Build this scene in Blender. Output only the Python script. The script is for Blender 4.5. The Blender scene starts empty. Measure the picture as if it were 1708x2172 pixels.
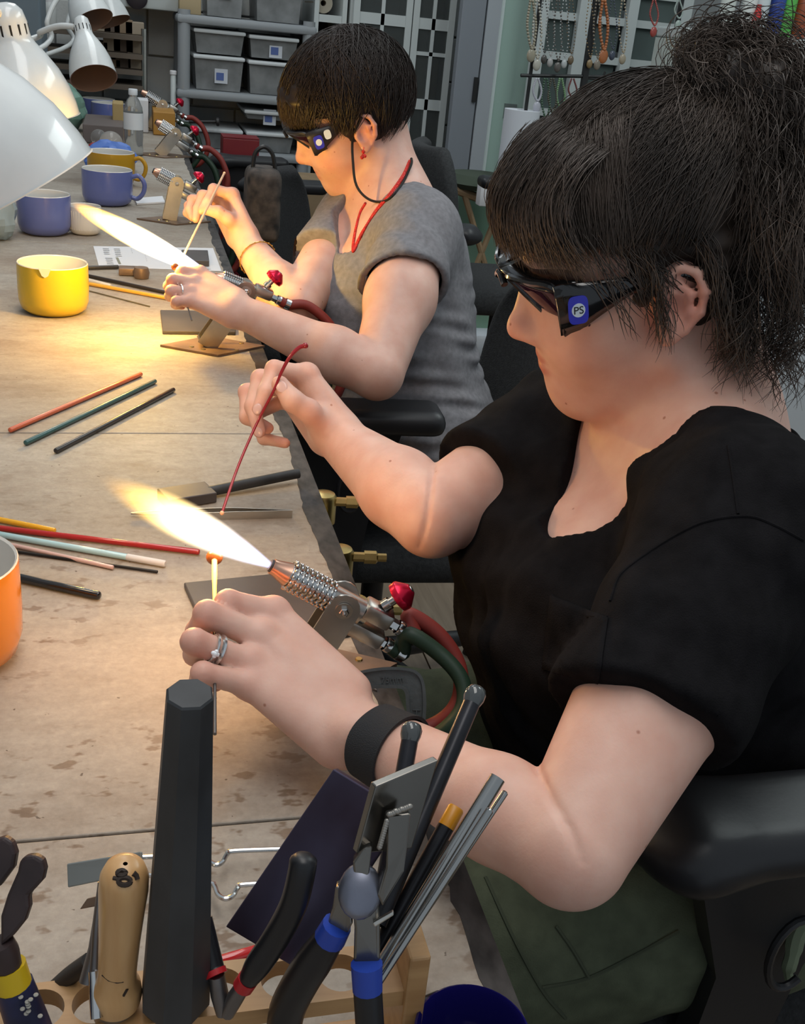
import bpy, bmesh, math, random
import numpy as np
from mathutils import Vector, Matrix

# ------------------------------------------------------------------ camera
SC = bpy.context.scene
COL = SC.collection
F = 2260.7                                   # focal length in pixels of the 1708 x 2172 frame
RW = np.array([[0.96908818, -0.01423312, 0.2463037],
               [-0.22866341, -0.42666346, 0.87502648],
               [0.09263443, -0.90429846, -0.41672911]])   # rows: world axes in camera (right, down, forward)
CAM = np.array([0.0, 0.0, 1.25])
cam_d = bpy.data.cameras.new('camera'); cam = bpy.data.objects.new('camera', cam_d); COL.objects.link(cam)
cam_d.sensor_fit = 'HORIZONTAL'; cam_d.sensor_width = 36.0; cam_d.lens = F / 1708 * 36.0
cam_d.clip_start = 0.01
_m = Matrix(((RW[0][0], -RW[0][1], -RW[0][2]), (RW[1][0], -RW[1][1], -RW[1][2]), (RW[2][0], -RW[2][1], -RW[2][2])))
cam.matrix_world = Matrix.Translation(CAM.tolist()) @ _m.to_4x4()
SC.camera = cam
SC.view_settings.view_transform = 'Standard'; SC.view_settings.look = 'None'
SC.view_settings.exposure = 0.0; SC.view_settings.gamma = 1.0; SC.view_settings.use_curve_mapping = False

SC.cycles.max_bounces = 5; SC.cycles.diffuse_bounces = 2; SC.cycles.glossy_bounces = 3; SC.cycles.transmission_bounces = 6; SC.cycles.volume_bounces = 0; SC.cycles.transparent_max_bounces = 6
SC.cycles.use_adaptive_sampling = True; SC.cycles.adaptive_threshold = 0.08; SC.cycles.caustics_reflective = False; SC.cycles.caustics_refractive = False; SC.cycles.sample_clamp_indirect = 6.0

# ------------------------------------------------------------------ world and room lights
W = bpy.data.worlds.new('World'); SC.world = W; W.use_nodes = True
W.node_tree.nodes['Background'].inputs[0].default_value = (0.80, 0.90, 1.0, 1)
W.node_tree.nodes['Background'].inputs[1].default_value = 0.46
def area_light(name, loc, target, sx, sy, power, col):
    d = bpy.data.lights.new(name, 'AREA'); d.shape = 'RECTANGLE'; d.size = sx; d.size_y = sy; d.energy = power; d.color = col
    o = bpy.data.objects.new(name, d); COL.objects.link(o); o.location = loc
    o.rotation_euler = (Vector(target) - Vector(loc)).to_track_quat('-Z', 'Y').to_euler()
    return o
area_light('ceiling_fluorescent', (0.1, 0.9, 2.7), (0.1, 0.9, 0), 0.7, 2.2, 21, (1.0, 0.97, 0.93))
area_light('ceiling_fluorescent', (0.1, 3.9, 2.7), (0.1, 3.9, 0), 0.6, 2.0, 13, (0.95, 1.0, 1.0))
area_light('ceiling_fluorescent', (1.9, 2.2, 2.7), (1.9, 2.2, 0), 0.6, 2.0, 20, (0.90, 1.0, 0.98))

# ------------------------------------------------------------------ pixel / depth bookkeeping -> world metres
def ray(x, y): return RW @ np.array([x - 854, y - 1086, F]) / F
def at(x, y, d): return CAM + ray(x, y) * d
def onz(x, y, z=0.75): r = ray(x, y); return CAM + r * ((z - CAM[2]) / r[2])
def ony(x, y, Y): r = ray(x, y); return CAM + r * (Y / r[1])
def onx(x, y, X): r = ray(x, y); return CAM + r * (X / r[0])
TZ = 0.75                                    # table top

# ------------------------------------------------------------------ materials
MATS = {}
def mat(name, col, rough=0.5, metal=0.0, var=0.0, vscale=20, bump=0.0, bscale=80, spec=0.5, sss=0.0, trans=0.0, ior=1.45,
        emit=None, estr=0.0, coat=0.0, alpha=1.0, stretch=(1, 1, 1), var2=None):
    if name in MATS: return MATS[name]
    m = bpy.data.materials.new(name); m.use_nodes = True; MATS[name] = m
    nt = m.node_tree; b = nt.nodes['Principled BSDF']; L = nt.links.new
    c = (col[0], col[1], col[2], 1)
    b.inputs['Base Color'].default_value = c; b.inputs['Roughness'].default_value = rough; b.inputs['Metallic'].default_value = metal
    b.inputs['Specular IOR Level'].default_value = spec; b.inputs['IOR'].default_value = ior
    b.inputs['Transmission Weight'].default_value = trans; b.inputs['Alpha'].default_value = alpha
    b.inputs['Coat Weight'].default_value = coat
    if sss > 0:
        b.inputs['Subsurface Weight'].default_value = sss; b.inputs['Subsurface Radius'].default_value = (1.0, 0.35, 0.2); b.inputs['Subsurface Scale'].default_value = 0.006
    if emit: b.inputs['Emission Color'].default_value = (*emit, 1); b.inputs['Emission Strength'].default_value = estr
    if var > 0 or bump > 0:
        tc = nt.nodes.new('ShaderNodeTexCoord'); mp = nt.nodes.new('ShaderNodeMapping'); mp.inputs['Scale'].default_value = stretch
        L(tc.outputs['Object'], mp.inputs[0])
    if var > 0:
        n = nt.nodes.new('ShaderNodeTexNoise'); n.inputs['Scale'].default_value = vscale; n.inputs['Detail'].default_value = 5
        L(mp.outputs[0], n.inputs['Vector'])
        r = nt.nodes.new('ShaderNodeValToRGB'); r.color_ramp.elements[0].position = 0.3; r.color_ramp.elements[1].position = 0.7
        k0 = var2 if var2 else tuple(max(0, v * (1 - var)) for v in col); k1 = tuple(min(1, v * (1 + var)) for v in col)
        r.color_ramp.elements[0].color = (*k0, 1); r.color_ramp.elements[1].color = (*k1, 1)
        L(n.outputs['Fac'], r.inputs[0]); L(r.outputs[0], b.inputs['Base Color'])
    if bump > 0:
        n2 = nt.nodes.new('ShaderNodeTexNoise'); n2.inputs['Scale'].default_value = bscale; n2.inputs['Detail'].default_value = 4
        L(mp.outputs[0], n2.inputs['Vector'])
        bp = nt.nodes.new('ShaderNodeBump'); bp.inputs['Strength'].default_value = bump; bp.inputs['Distance'].default_value = 0.002
        L(n2.outputs['Fac'], bp.inputs['Height']); L(bp.outputs[0], b.inputs['Normal'])
    return m

# ------------------------------------------------------------------ mesh helpers
def tag(o, label=None, cat=None, group=None, kind=None):
    if label: o['label'] = label
    if cat: o['category'] = cat
    if group: o['group'] = group
    if kind: o['kind'] = kind
    return o
def mesh_obj(name, V, Fc, m, parent=None, smooth=True):
    me = bpy.data.meshes.new(name)
    V = np.asarray(V, dtype=np.float64)
    me.from_pydata(V.tolist(), [], Fc if isinstance(Fc, list) else Fc.tolist())
    o = bpy.data.objects.new(name, me); COL.objects.link(o)
    if m: me.materials.append(m)
    if smooth: me.polygons.foreach_set('use_smooth', [True] * len(me.polygons))
    if parent: o.parent = parent; 
    if parent: o.matrix_parent_inverse = pm(parent).inverted()
    return o
def pm(o):                                   # world matrix from location / rotation (no depsgraph needed)
    m = Matrix.LocRotScale(o.location, o.rotation_euler, o.scale)
    return (pm(o.parent) @ o.matrix_parent_inverse @ m) if o.parent else m
def empty(name, loc, label=None, cat=None, group=None):
    o = bpy.data.objects.new(name, None); COL.objects.link(o); o.location = loc; o.empty_display_size = 0.02
    return tag(o, label, cat, group)
class MB:                                    # collects shapes, in world metres, for ONE mesh object
    def __init__(s): s.V = []; s.F = []; s.n = 0
    def add(s, V, Fc):
        V = np.asarray(V, float); s.V.append(V); s.F += [tuple(i + s.n for i in f) for f in Fc]; s.n += len(V); return s
    def box(s, c, size, ax=None, bev=0.0):
        h = np.array(size, float) / 2; c = np.array(c, float)
        A = np.eye(3) if ax is None else np.array(ax, float)      # rows = local axes
        if bev <= 0:
            P = np.array([[x, y, z] for x in (-1, 1) for y in (-1, 1) for z in (-1, 1)]) * h
            Fc = [(0, 1, 3, 2), (4, 6, 7, 5), (0, 4, 5, 1), (2, 3, 7, 6), (0, 2, 6, 4), (1, 5, 7, 3)]
            return s.add(P @ A + c, Fc)
        bm = bmesh.new(); bmesh.ops.create_cube(bm, size=1)
        for v in bm.verts: v.co = Vector((v.co.x * size[0], v.co.y * size[1], v.co.z * size[2]))
        bmesh.ops.bevel(bm, geom=bm.edges[:], offset=min(bev, min(size) * 0.49), segments=2, affect='EDGES', profile=0.5)
        bm.verts.index_update(); P = np.array([v.co[:] for v in bm.verts]); Fc = [tuple(v.index for v in f.verts) for f in bm.faces]; bm.free()
        return s.add(P @ A + c, Fc)
    def tube(s, pts, r, n=10, cap=True, closed=False, flat=None):
        V, Fc = tube_geo(pts, r, n, cap, closed); return s.add(V, Fc)
    def lathe(s, prof, o, axis=(0, 0, 1), n=32, ref=None, capb=False, capt=False):
        # prof: (radius, height) pairs
        ax = np.array(axis, float); ax /= np.linalg.norm(ax); u = np.array(ref if ref is not None else ((1, 0, 0) if abs(ax[0]) < .9 else (0, 1, 0)), float)
        u -= u.dot(ax) * ax; u /= np.linalg.norm(u); w = np.cross(ax, u); o = np.array(o, float); V = []; Fc = []
        k = len(prof); a = np.linspace(0, 2 * np.pi, n, endpoint=False)
        for r, h in prof:
            for t in a: V.append(o + ax * h + (u * math.cos(t) + w * math.sin(t)) * r)
        for i in range(k - 1):
            for j in range(n): Fc.append((i * n + j, i * n + (j + 1) % n, (i + 1) * n + (j + 1) % n, (i + 1) * n + j))
        if capb: Fc.append(tuple(range(n - 1, -1, -1)))
        if capt: Fc.append(tuple((k - 1) * n + j for j in range(n)))
        return s.add(V, Fc)
    def prism(s, poly, o, u, v, w):          # polygon in the (u, v) plane, thickness vector w
        o, u, v, w = [np.array(q, float) for q in (o, u, v, w)]; n = len(poly)
        A = [o + u * p[0] + v * p[1] for p in poly]; V = A + [p + w for p in A]
        Fc = [tuple(range(n - 1, -1, -1)), tuple(range(n, 2 * n))] + [(i, (i + 1) % n, (i + 1) % n + n, i + n) for i in range(n)]
        return s.add(V, Fc)
    def ball(s, c, r, ax=None, nu=16, nv=10):
        A = np.eye(3) if ax is None else np.array(ax, float); r = np.array(r, float) * np.ones(3); V = []; Fc = []
        for i in range(nv + 1):
            p = math.pi * i / nv
            for j in range(nu):
                t = 2 * math.pi * j / nu; V.append(np.array([math.sin(p) * math.cos(t), math.sin(p) * math.sin(t), math.cos(p)]) * r @ A + np.array(c))
        for i in range(nv):
            for j in range(nu): Fc.append((i * nu + j, (i + 1) * nu + j, (i + 1) * nu + (j + 1) % nu, i * nu + (j + 1) % nu))
        return s.add(V, Fc)
    def obj(s, name, m, parent=None, smooth=True, angle=None):
        o = mesh_obj(name, np.concatenate(s.V), s.F, m, parent, smooth)
        bm = bmesh.new(); bm.from_mesh(o.data); bmesh.ops.recalc_face_normals(bm, faces=bm.faces)
        if smooth:
            lim = math.radians(angle if angle else 38)
            for e in bm.edges:
                if len(e.link_faces) == 2 and e.calc_face_angle(0) > lim: e.smooth = False
        bm.to_mesh(o.data); bm.free()
        return o
def tube_geo(pts, r, n=10, cap=True, closed=False):
    P = np.array(pts, float); k = len(P); r = np.ones(k) * np.array(r, float)
    T = np.roll(P, -1, 0) - np.roll(P, 1, 0) if closed else np.gradient(P, axis=0)
    T /= np.linalg.norm(T, axis=1)[:, None] + 1e-12
    u = np.array([0, 0, 1.0]) if abs(T[0][2]) < .9 else np.array([1.0, 0, 0]); V = []
    a = np.linspace(0, 2 * np.pi, n, endpoint=False)
    for i in range(k):
        u = u - u.dot(T[i]) * T[i]; u /= np.linalg.norm(u); w = np.cross(T[i], u)
        V += [P[i] + (u * math.cos(t) + w * math.sin(t)) * r[i] for t in a]
    Fc = []
    for i in range(k if closed else k - 1):
        i2 = (i + 1) % k
        for j in range(n): Fc.append((i * n + j, i * n + (j + 1) % n, i2 * n + (j + 1) % n, i2 * n + j))
    if cap and not closed: Fc.append(tuple(range(n - 1, -1, -1))); Fc.append(tuple((k - 1) * n + j for j in range(n)))
    return V, Fc
def spline(pts, n=40):                       # Catmull-Rom through points
    P = np.array(pts, float); P = np.vstack([2 * P[0] - P[1], P, 2 * P[-1] - P[-2]]); out = []; seg = len(P) - 3
    for t in np.linspace(0, seg - 1e-6, n):
        i = int(t); u = t - i; p0, p1, p2, p3 = P[i:i + 4]
        out.append(0.5 * (2 * p1 + (p2 - p0) * u + (2 * p0 - 5 * p1 + 4 * p2 - p3) * u * u + (3 * p1 - p0 - 3 * p2 + p3) * u ** 3))
    return np.array(out)
def frame(axis, up=(0, 0, 1)):               # rows: axis, side, up'
    a = np.array(axis, float); a /= np.linalg.norm(a); s = np.cross(np.array(up, float), a); s /= np.linalg.norm(s)
    return np.array([a, s, np.cross(a, s)])
def text_obj(name, body, size, loc, ax_x, ax_y, m, parent=None, depth=0.0003, align='CENTER'):
    c = bpy.data.curves.new(name, 'FONT'); c.body = body; c.size = size; c.extrude = depth; c.align_x = align; c.align_y = 'CENTER'
    t = bpy.data.objects.new(name, c); COL.objects.link(t)
    bpy.context.view_layer.update()
    me = bpy.data.meshes.new_from_object(t); bpy.data.objects.remove(t)
    x = np.array(ax_x, float); x /= np.linalg.norm(x); y = np.array(ax_y, float); y -= y.dot(x) * x; y /= np.linalg.norm(y); z = np.cross(x, y)
    A = np.array([x, y, z]); n = len(me.vertices); co = np.zeros(n * 3); me.vertices.foreach_get('co', co)
    me.vertices.foreach_set('co', (co.reshape(-1, 3) @ A + np.array(loc)).ravel())
    me.materials.clear(); me.materials.append(m); o = bpy.data.objects.new(name, me); COL.objects.link(o)
    if parent: o.parent = parent; o.matrix_parent_inverse = pm(parent).inverted()
    return o
# ------------------------------------------------------------------ implicit surfaces (bodies, hair masses, cloth): sums of tapered capsules and ellipsoids, meshed by surface nets
class Sd:
    def __init__(s, fn, c, r): s.fn = fn; s.c = np.array(c, float); s.r = r
    def __call__(s, P, cc=None, cr=0): return s.fn(P, cc, cr)
def cone(a, b, ra, rb=None):                 # points come as (3, N) arrays
    a = np.array(a, float); b = np.array(b, float); rb = ra if rb is None else rb; ab = b - a; l2 = max(ab.dot(ab), 1e-12)
    A = a.astype(np.float32); D = ab.astype(np.float32); E = (ab / l2).astype(np.float32); ra = np.float32(ra); dr = np.float32(rb - ra)
    def f(P, cc, cr):
        x = P[0] - A[0]; y = P[1] - A[1]; z = P[2] - A[2]
        t = x * E[0]; t += y * E[1]; t += z * E[2]; np.clip(t, 0, 1, out=t)
        x -= t * D[0]; y -= t * D[1]; z -= t * D[2]; x *= x; y *= y; z *= z; x += y; x += z; np.sqrt(x, out=x)
        t *= dr; t += ra; x -= t
        return x
    return Sd(f, (a + b) / 2, math.sqrt(l2) / 2 + max(ra, rb))
def ell(c, r, A=None):                       # A rows = axes
    c = np.array(c, float); r = np.array(r, float) * np.ones(3); M = (np.eye(3) if A is None else np.array(A, float)) / r[:, None]
    M = M.astype(np.float32); C = c.astype(np.float32); I = (1 / r).astype(np.float32); diag = A is None
    def f(P, cc, cr):
        x = P[0] - C[0]; y = P[1] - C[1]; z = P[2] - C[2]
        if diag: u = x * M[0, 0]; v = y * M[1, 1]; w = z * M[2, 2]
        else: u = x * M[0, 0] + y * M[0, 1] + z * M[0, 2]; v = x * M[1, 0] + y * M[1, 1] + z * M[1, 2]; w = x * M[2, 0] + y * M[2, 1] + z * M[2, 2]
        k0 = np.sqrt(u * u + v * v + w * w); u *= I[0]; v *= I[1]; w *= I[2]; k1 = np.sqrt(u * u + v * v + w * w); np.maximum(k1, 1e-6, out=k1)
        return k0 * (k0 - 1) / k1
    return Sd(f, c, max(r))
def rbox(c, h, A=None, rad=0.005):
    c = np.array(c, float); h = np.array(h, float) - rad; A = np.eye(3) if A is None else np.array(A, float)
    def f(P, cc, cr):
        q = np.abs(A @ (P - c[:, None])) - h[:, None]
        return np.linalg.norm(np.maximum(q, 0), axis=0) + np.minimum(q.max(0), 0) - rad
    return Sd(f, c, float(np.linalg.norm(h)) + rad * 2)
def chain(pts, rad, k=0.004): return U(k, *[cone(pts[i], pts[i + 1], rad[i], rad[i + 1]) for i in range(len(pts) - 1)])
def smin(a, b, k):
    if k <= 0: return np.minimum(a, b)
    h = np.maximum(k - np.abs(a - b), 0) / k
    return np.minimum(a, b) - h * h * k * 0.25
def U(k, *it):
    c = np.mean([s.c for s in it], 0); r = max(np.linalg.norm(s.c - c) + s.r for s in it) + k
    def f(P, cc, cr):
        if cc is None or len(it) == 1: use = [(s, None) for s in it]
        else:
            lb = [np.linalg.norm(s.c - cc) - s.r - cr for s in it]; j = int(np.argmin(lb)); e0 = it[j](P, cc, cr); dm = float(e0.max()) + 1.6 * k
            use = [(s, e0 if i == j else None) for i, s in enumerate(it) if i == j or lb[i] <= dm]
        d = None
        for s, e in use:
            if e is None: e = s(P, cc, cr)
            d = e if d is None else smin(d, e, k)
        return d
    return Sd(f, c, r)
def Sub(a, b, k=0.0):                        # a minus b
    def f(P, cc, cr):
        d = a(P, cc, cr)
        if cc is not None and np.linalg.norm(b.c - cc) - b.r - cr > k + max(0.0, -float(d.min())): return d
        return -smin(-d, b(P, cc, cr), k)
    return Sd(f, a.c, a.r)
def And(a, b, k=0.0):
    return Sd(lambda P, cc, cr: -smin(-a(P, cc, cr), -b(P, cc, cr), k), a.c, a.r)
def half(p, n):                              # half space on the side opposite to n
    p = np.array(p, float); n = np.array(n, float); n /= np.linalg.norm(n)
    return Sd(lambda P, cc, cr: n[0] * (P[0] - p[0]) + n[1] * (P[1] - p[1]) + n[2] * (P[2] - p[2]), p, 1e3)
def Off(a, fn, pad): return Sd(lambda P, cc, cr: a(P, cc, cr) - fn(P), a.c, a.r + pad)
def Xf(a, A, t):                             # local -> world, A columns = local axes in world
    A = np.array(A); t = np.array(t)
    return Sd(lambda P, cc, cr: a((A.T @ (P - t[:, None])).astype(np.float32), None if cc is None else (cc - t) @ A, cr), A @ a.c + t, a.r)
VS = 1.0                                     # voxel size factor
def surf(sd, lo, hi, h, B=8, SB=6):
    h = h * VS
    lo = np.array(lo, float); hi = np.array(hi, float); nb = np.ceil((hi - lo) / (h * B)).astype(int); ns = -(-nb // SB)
    N = (ns * SB * B + 8).astype(np.int64); off = 4
    key = lambda c: ((c[..., 0] + off) * N[1] + c[..., 1] + off) * N[2] + c[..., 2] + off
    g = np.arange(B + 1); G = np.stack(np.meshgrid(g, g, g, indexing='ij'), -1).reshape(-1, 3)
    sg = np.stack(np.meshgrid(*[np.arange(SB)] * 3, indexing='ij'), -1).reshape(-1, 3)
    CK = []; CV = []; E = [[], [], []]; done = set()
    def work(job):
        sup, blk = job
        if blk is None:
            cc = lo + (np.array(sup) + 0.5) * SB * B * h; cr = SB * B * h * 0.87
            blk = np.array(sup) * SB + sg; d = sd(np.ascontiguousarray((lo + (blk + 0.5) * B * h).T, dtype=np.float32), cc, cr); blk = blk[np.abs(d) < B * h * 0.87 * 1.05]
            if len(blk) == 0: return None
        gi = blk[:, None, :] * B + G[None]; P = lo + gi.reshape(-1, 3) * h; n = len(blk)
        cc = (P.min(0) + P.max(0)) / 2; D = sd(np.ascontiguousarray(P.T, dtype=np.float32), cc, float(np.linalg.norm(P.max(0) - cc))).reshape(n, B + 1, B + 1, B + 1)
        ins = D < 0
        cnt = sum(ins[:, x:B + x, y:B + y, z:B + z].astype(np.int8) for x in (0, 1) for y in (0, 1) for z in (0, 1))
        w = np.argwhere((cnt > 0) & (cnt < 8))
        if len(w) == 0: return blk, None, None, None
        q, x, y, z = w.T; acc = np.zeros((len(w), 3)); num = np.zeros(len(w))
        for ax in range(3):
            o1, o2 = [k for k in range(3) if k != ax]
            for u in (0, 1):
                for v in (0, 1):
                    d0 = np.zeros(3, int); d0[o1] = u; d0[o2] = v; d1 = d0.copy(); d1[ax] = 1
                    A = D[q, x + d0[0], y + d0[1], z + d0[2]]; C = D[q, x + d1[0], y + d1[1], z + d1[2]]
                    s = (A < 0) != (C < 0); t = np.where(s, A / np.where(s, A - C, 1), 0)
                    p = np.zeros((len(w), 3)) + d0; p[:, ax] += t; acc += p * s[:, None]; num += s
        cell = blk[q] * B + np.stack([x, y, z], -1); ed = []
        for ax in range(3):
            sl0 = [slice(0, B)] * 3; sl1 = list(sl0); sl1[ax] = slice(1, B + 1)
            s0 = ins[(slice(None), *sl0)]; s1 = ins[(slice(None), *sl1)]; e = np.argwhere(s0 != s1)
            ed.append(np.concatenate([blk[e[:, 0]] * B + e[:, 1:], s0[tuple(e.T)][:, None]], 1) if len(e) else np.zeros((0, 4), int))
        return blk, key(cell), lo + (cell + acc / num[:, None]) * h, ed
    allsup = np.stack(np.meshgrid(*[np.arange(n) for n in ns], indexing='ij'), -1).reshape(-1, 3)
    d0 = np.abs(sd(np.ascontiguousarray((lo + (allsup + 0.5) * SB * B * h).T, dtype=np.float32)))
    jobs = [(tuple(q), None) for q in allsup[d0 < SB * B * h * 0.87 * 1.4 + 0.01]]
    lut = None
    for rnd in range(8):
        res = [work(j) for j in jobs]
        for r in res:
            if r is None: continue
            done.update(map(tuple, r[0].tolist()))
            if r[1] is None: continue
            CK.append(r[1]); CV.append(r[2])
            for ax in range(3): E[ax].append(r[3][ax])
        K = np.concatenate(CK); o = np.argsort(K); Ks = K[o]; Q = []; miss = []
        for ax in range(3):
            e = np.concatenate(E[ax]).astype(np.int64); o1, o2 = [(1, 2), (2, 0), (0, 1)][ax]; ids = []
            for (u, v) in ((0, 0), (-1, 0), (-1, -1), (0, -1)):
                c = e[:, :3].copy(); c[:, o1] += u; c[:, o2] += v; kk = key(c); j = np.clip(np.searchsorted(Ks, kk), 0, len(Ks) - 1)
                hit = Ks[j] == kk; ids.append(np.where(hit, j, -1)); miss.append(c[~hit] // B)
            ids = np.stack(ids, 1); ok = (ids >= 0).all(1); ids = ids[ok]; s = e[ok, 3] > 0
            ids[~s] = ids[~s][:, ::-1]; Q.append(ids)
        # also the blocks across any face where the surface leaves a block (surface cells on the block border)
        for ax in range(3):
            e = np.concatenate(E[ax])[:, :3].astype(np.int64)
            for k in range(3):
                if k == ax: continue
                top = e[e[:, k] % B == B - 1].copy(); top[:, k] += 1; miss.append(top // B)
            top = e.copy(); top[:, ax] += 1; miss.append((top // B))
        ms = np.unique(np.concatenate(miss), axis=0); ms = ms[(ms >= 0).all(1) & (ms < ns * SB).all(1)]
        ms = [m for m in map(tuple, ms.tolist()) if m not in done]
        if not ms: break
        ms = np.array(ms); jobs = [(None, ms[i:i + 16]) for i in range(0, len(ms), 16)]
    return np.concatenate(CV)[o], np.concatenate(Q)
def fast_mesh(name, V, Q, m, parent=None):
    me = bpy.data.meshes.new(name); n = len(V); k = len(Q); w = Q.shape[1]
    me.vertices.add(n); me.vertices.foreach_set('co', np.ascontiguousarray(V, dtype=np.float32).ravel())
    me.loops.add(k * w); me.loops.foreach_set('vertex_index', np.ascontiguousarray(Q, dtype=np.int32).ravel())
    me.polygons.add(k); me.polygons.foreach_set('loop_start', np.arange(0, k * w, w, dtype=np.int32))
    me.polygons.foreach_set('use_smooth', np.ones(k, bool)); me.update(calc_edges=True)
    if m: me.materials.append(m)
    o = bpy.data.objects.new(name, me); COL.objects.link(o)
    if parent: o.parent = parent; o.matrix_parent_inverse = pm(parent).inverted()
    return o
def strands(name, lines, r, m, parent, n=3):  # many thin tapered tubes of equal point count in ONE mesh
    P = np.array(lines, float); k, s, _ = P.shape; r = np.broadcast_to(np.array(r, float), (k, s))
    T = np.gradient(P, axis=1); T /= np.linalg.norm(T, axis=2)[..., None] + 1e-12
    u = np.cross(T, np.array([0.31, 0.52, 0.79])); u /= np.linalg.norm(u, axis=2)[..., None] + 1e-9; w = np.cross(T, u)
    a = np.arange(n) * 2 * np.pi / n
    V = P[:, :, None, :] + (u[:, :, None, :] * np.cos(a)[:, None] + w[:, :, None, :] * np.sin(a)[:, None]) * r[:, :, None, None]
    idx = np.arange(k * s * n).reshape(k, s, n); j = np.roll(idx, -1, 2)
    Q = np.stack([idx[:, :-1], j[:, :-1], j[:, 1:], idx[:, 1:]], -1).reshape(-1, 4)
    return fast_mesh(name, V.reshape(-1, 3), Q, m, parent)
def paint(o, col):                            # per-vertex natural skin / nail / lip colour
    a = o.data.color_attributes.new('tint', 'FLOAT_COLOR', 'POINT')
    c = np.ones((len(o.data.vertices), 4), np.float32); c[:, :3] = col; a.data.foreach_set('color', c.ravel())
def euler_np(y, p, r):
    y, p, r = [math.radians(v) for v in (y, p, r)]
    cz, sz = math.cos(y), math.sin(y); Rz = np.array([[cz, -sz, 0], [sz, cz, 0], [0, 0, 1]])
    c, s = math.cos(p), math.sin(p); Ry = np.array([[c, 0, s], [0, 1, 0], [-s, 0, c]])
    c, s = math.cos(r), math.sin(r); Rx = np.array([[1, 0, 0], [0, c, -s], [0, s, c]])
    return Rz @ Ry @ Rx
def hand_sd(W, fingers, thumb, wr, mc_r=0.0115, fr=(0.0092, 0.0085, 0.0078, 0.0066), tr=(0.015, 0.0115, 0.0105, 0.0088), kp=0.010, web=0.0):
    # W wrist point; fingers: 4 lists [mcp, pip, dip, tip]; thumb [cmc, mcp, ip, tip]
    W = np.array(W); mc = []; fs = []; kn = []
    for i, f in enumerate(fingers):
        f = [np.array(p) for p in f]; base = W + (f[0] - W) * 0.12 + (f[0] - np.mean([q[0] for q in fingers], 0)) * 0.55
        s = [1.0, 1.04, 0.98, 0.85][i]
        mc.append(cone(base, f[0], wr * 0.74, mc_r * s * 0.96))
        r = fr; fs.append(U(0.004, cone(f[0], f[1], r[0] * s * 1.08, r[0] * s), cone(f[1], f[2], r[1] * s * 1.03, r[2] * s * 1.02), cone(f[2], f[3], r[2] * s, r[3] * s)))
        kn.append(ell(f[0], (mc_r * s * 1.10,) * 3)); kn.append(ell(f[1], (r[0] * s * 1.08,) * 3))
    palm = U(kp, *mc)
    t = [np.array(p) for p in thumb]
    th = U(0.006, cone(t[0], t[1], tr[0], tr[1]), cone(t[1], t[2], tr[1], tr[2]), cone(t[2], t[3], tr[2], tr[3]))
    return U(0.0045, U(0.012, palm, th), U(0.0012, *fs, *kn[1::2]), U(0.002, *kn[0::2]))
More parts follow.
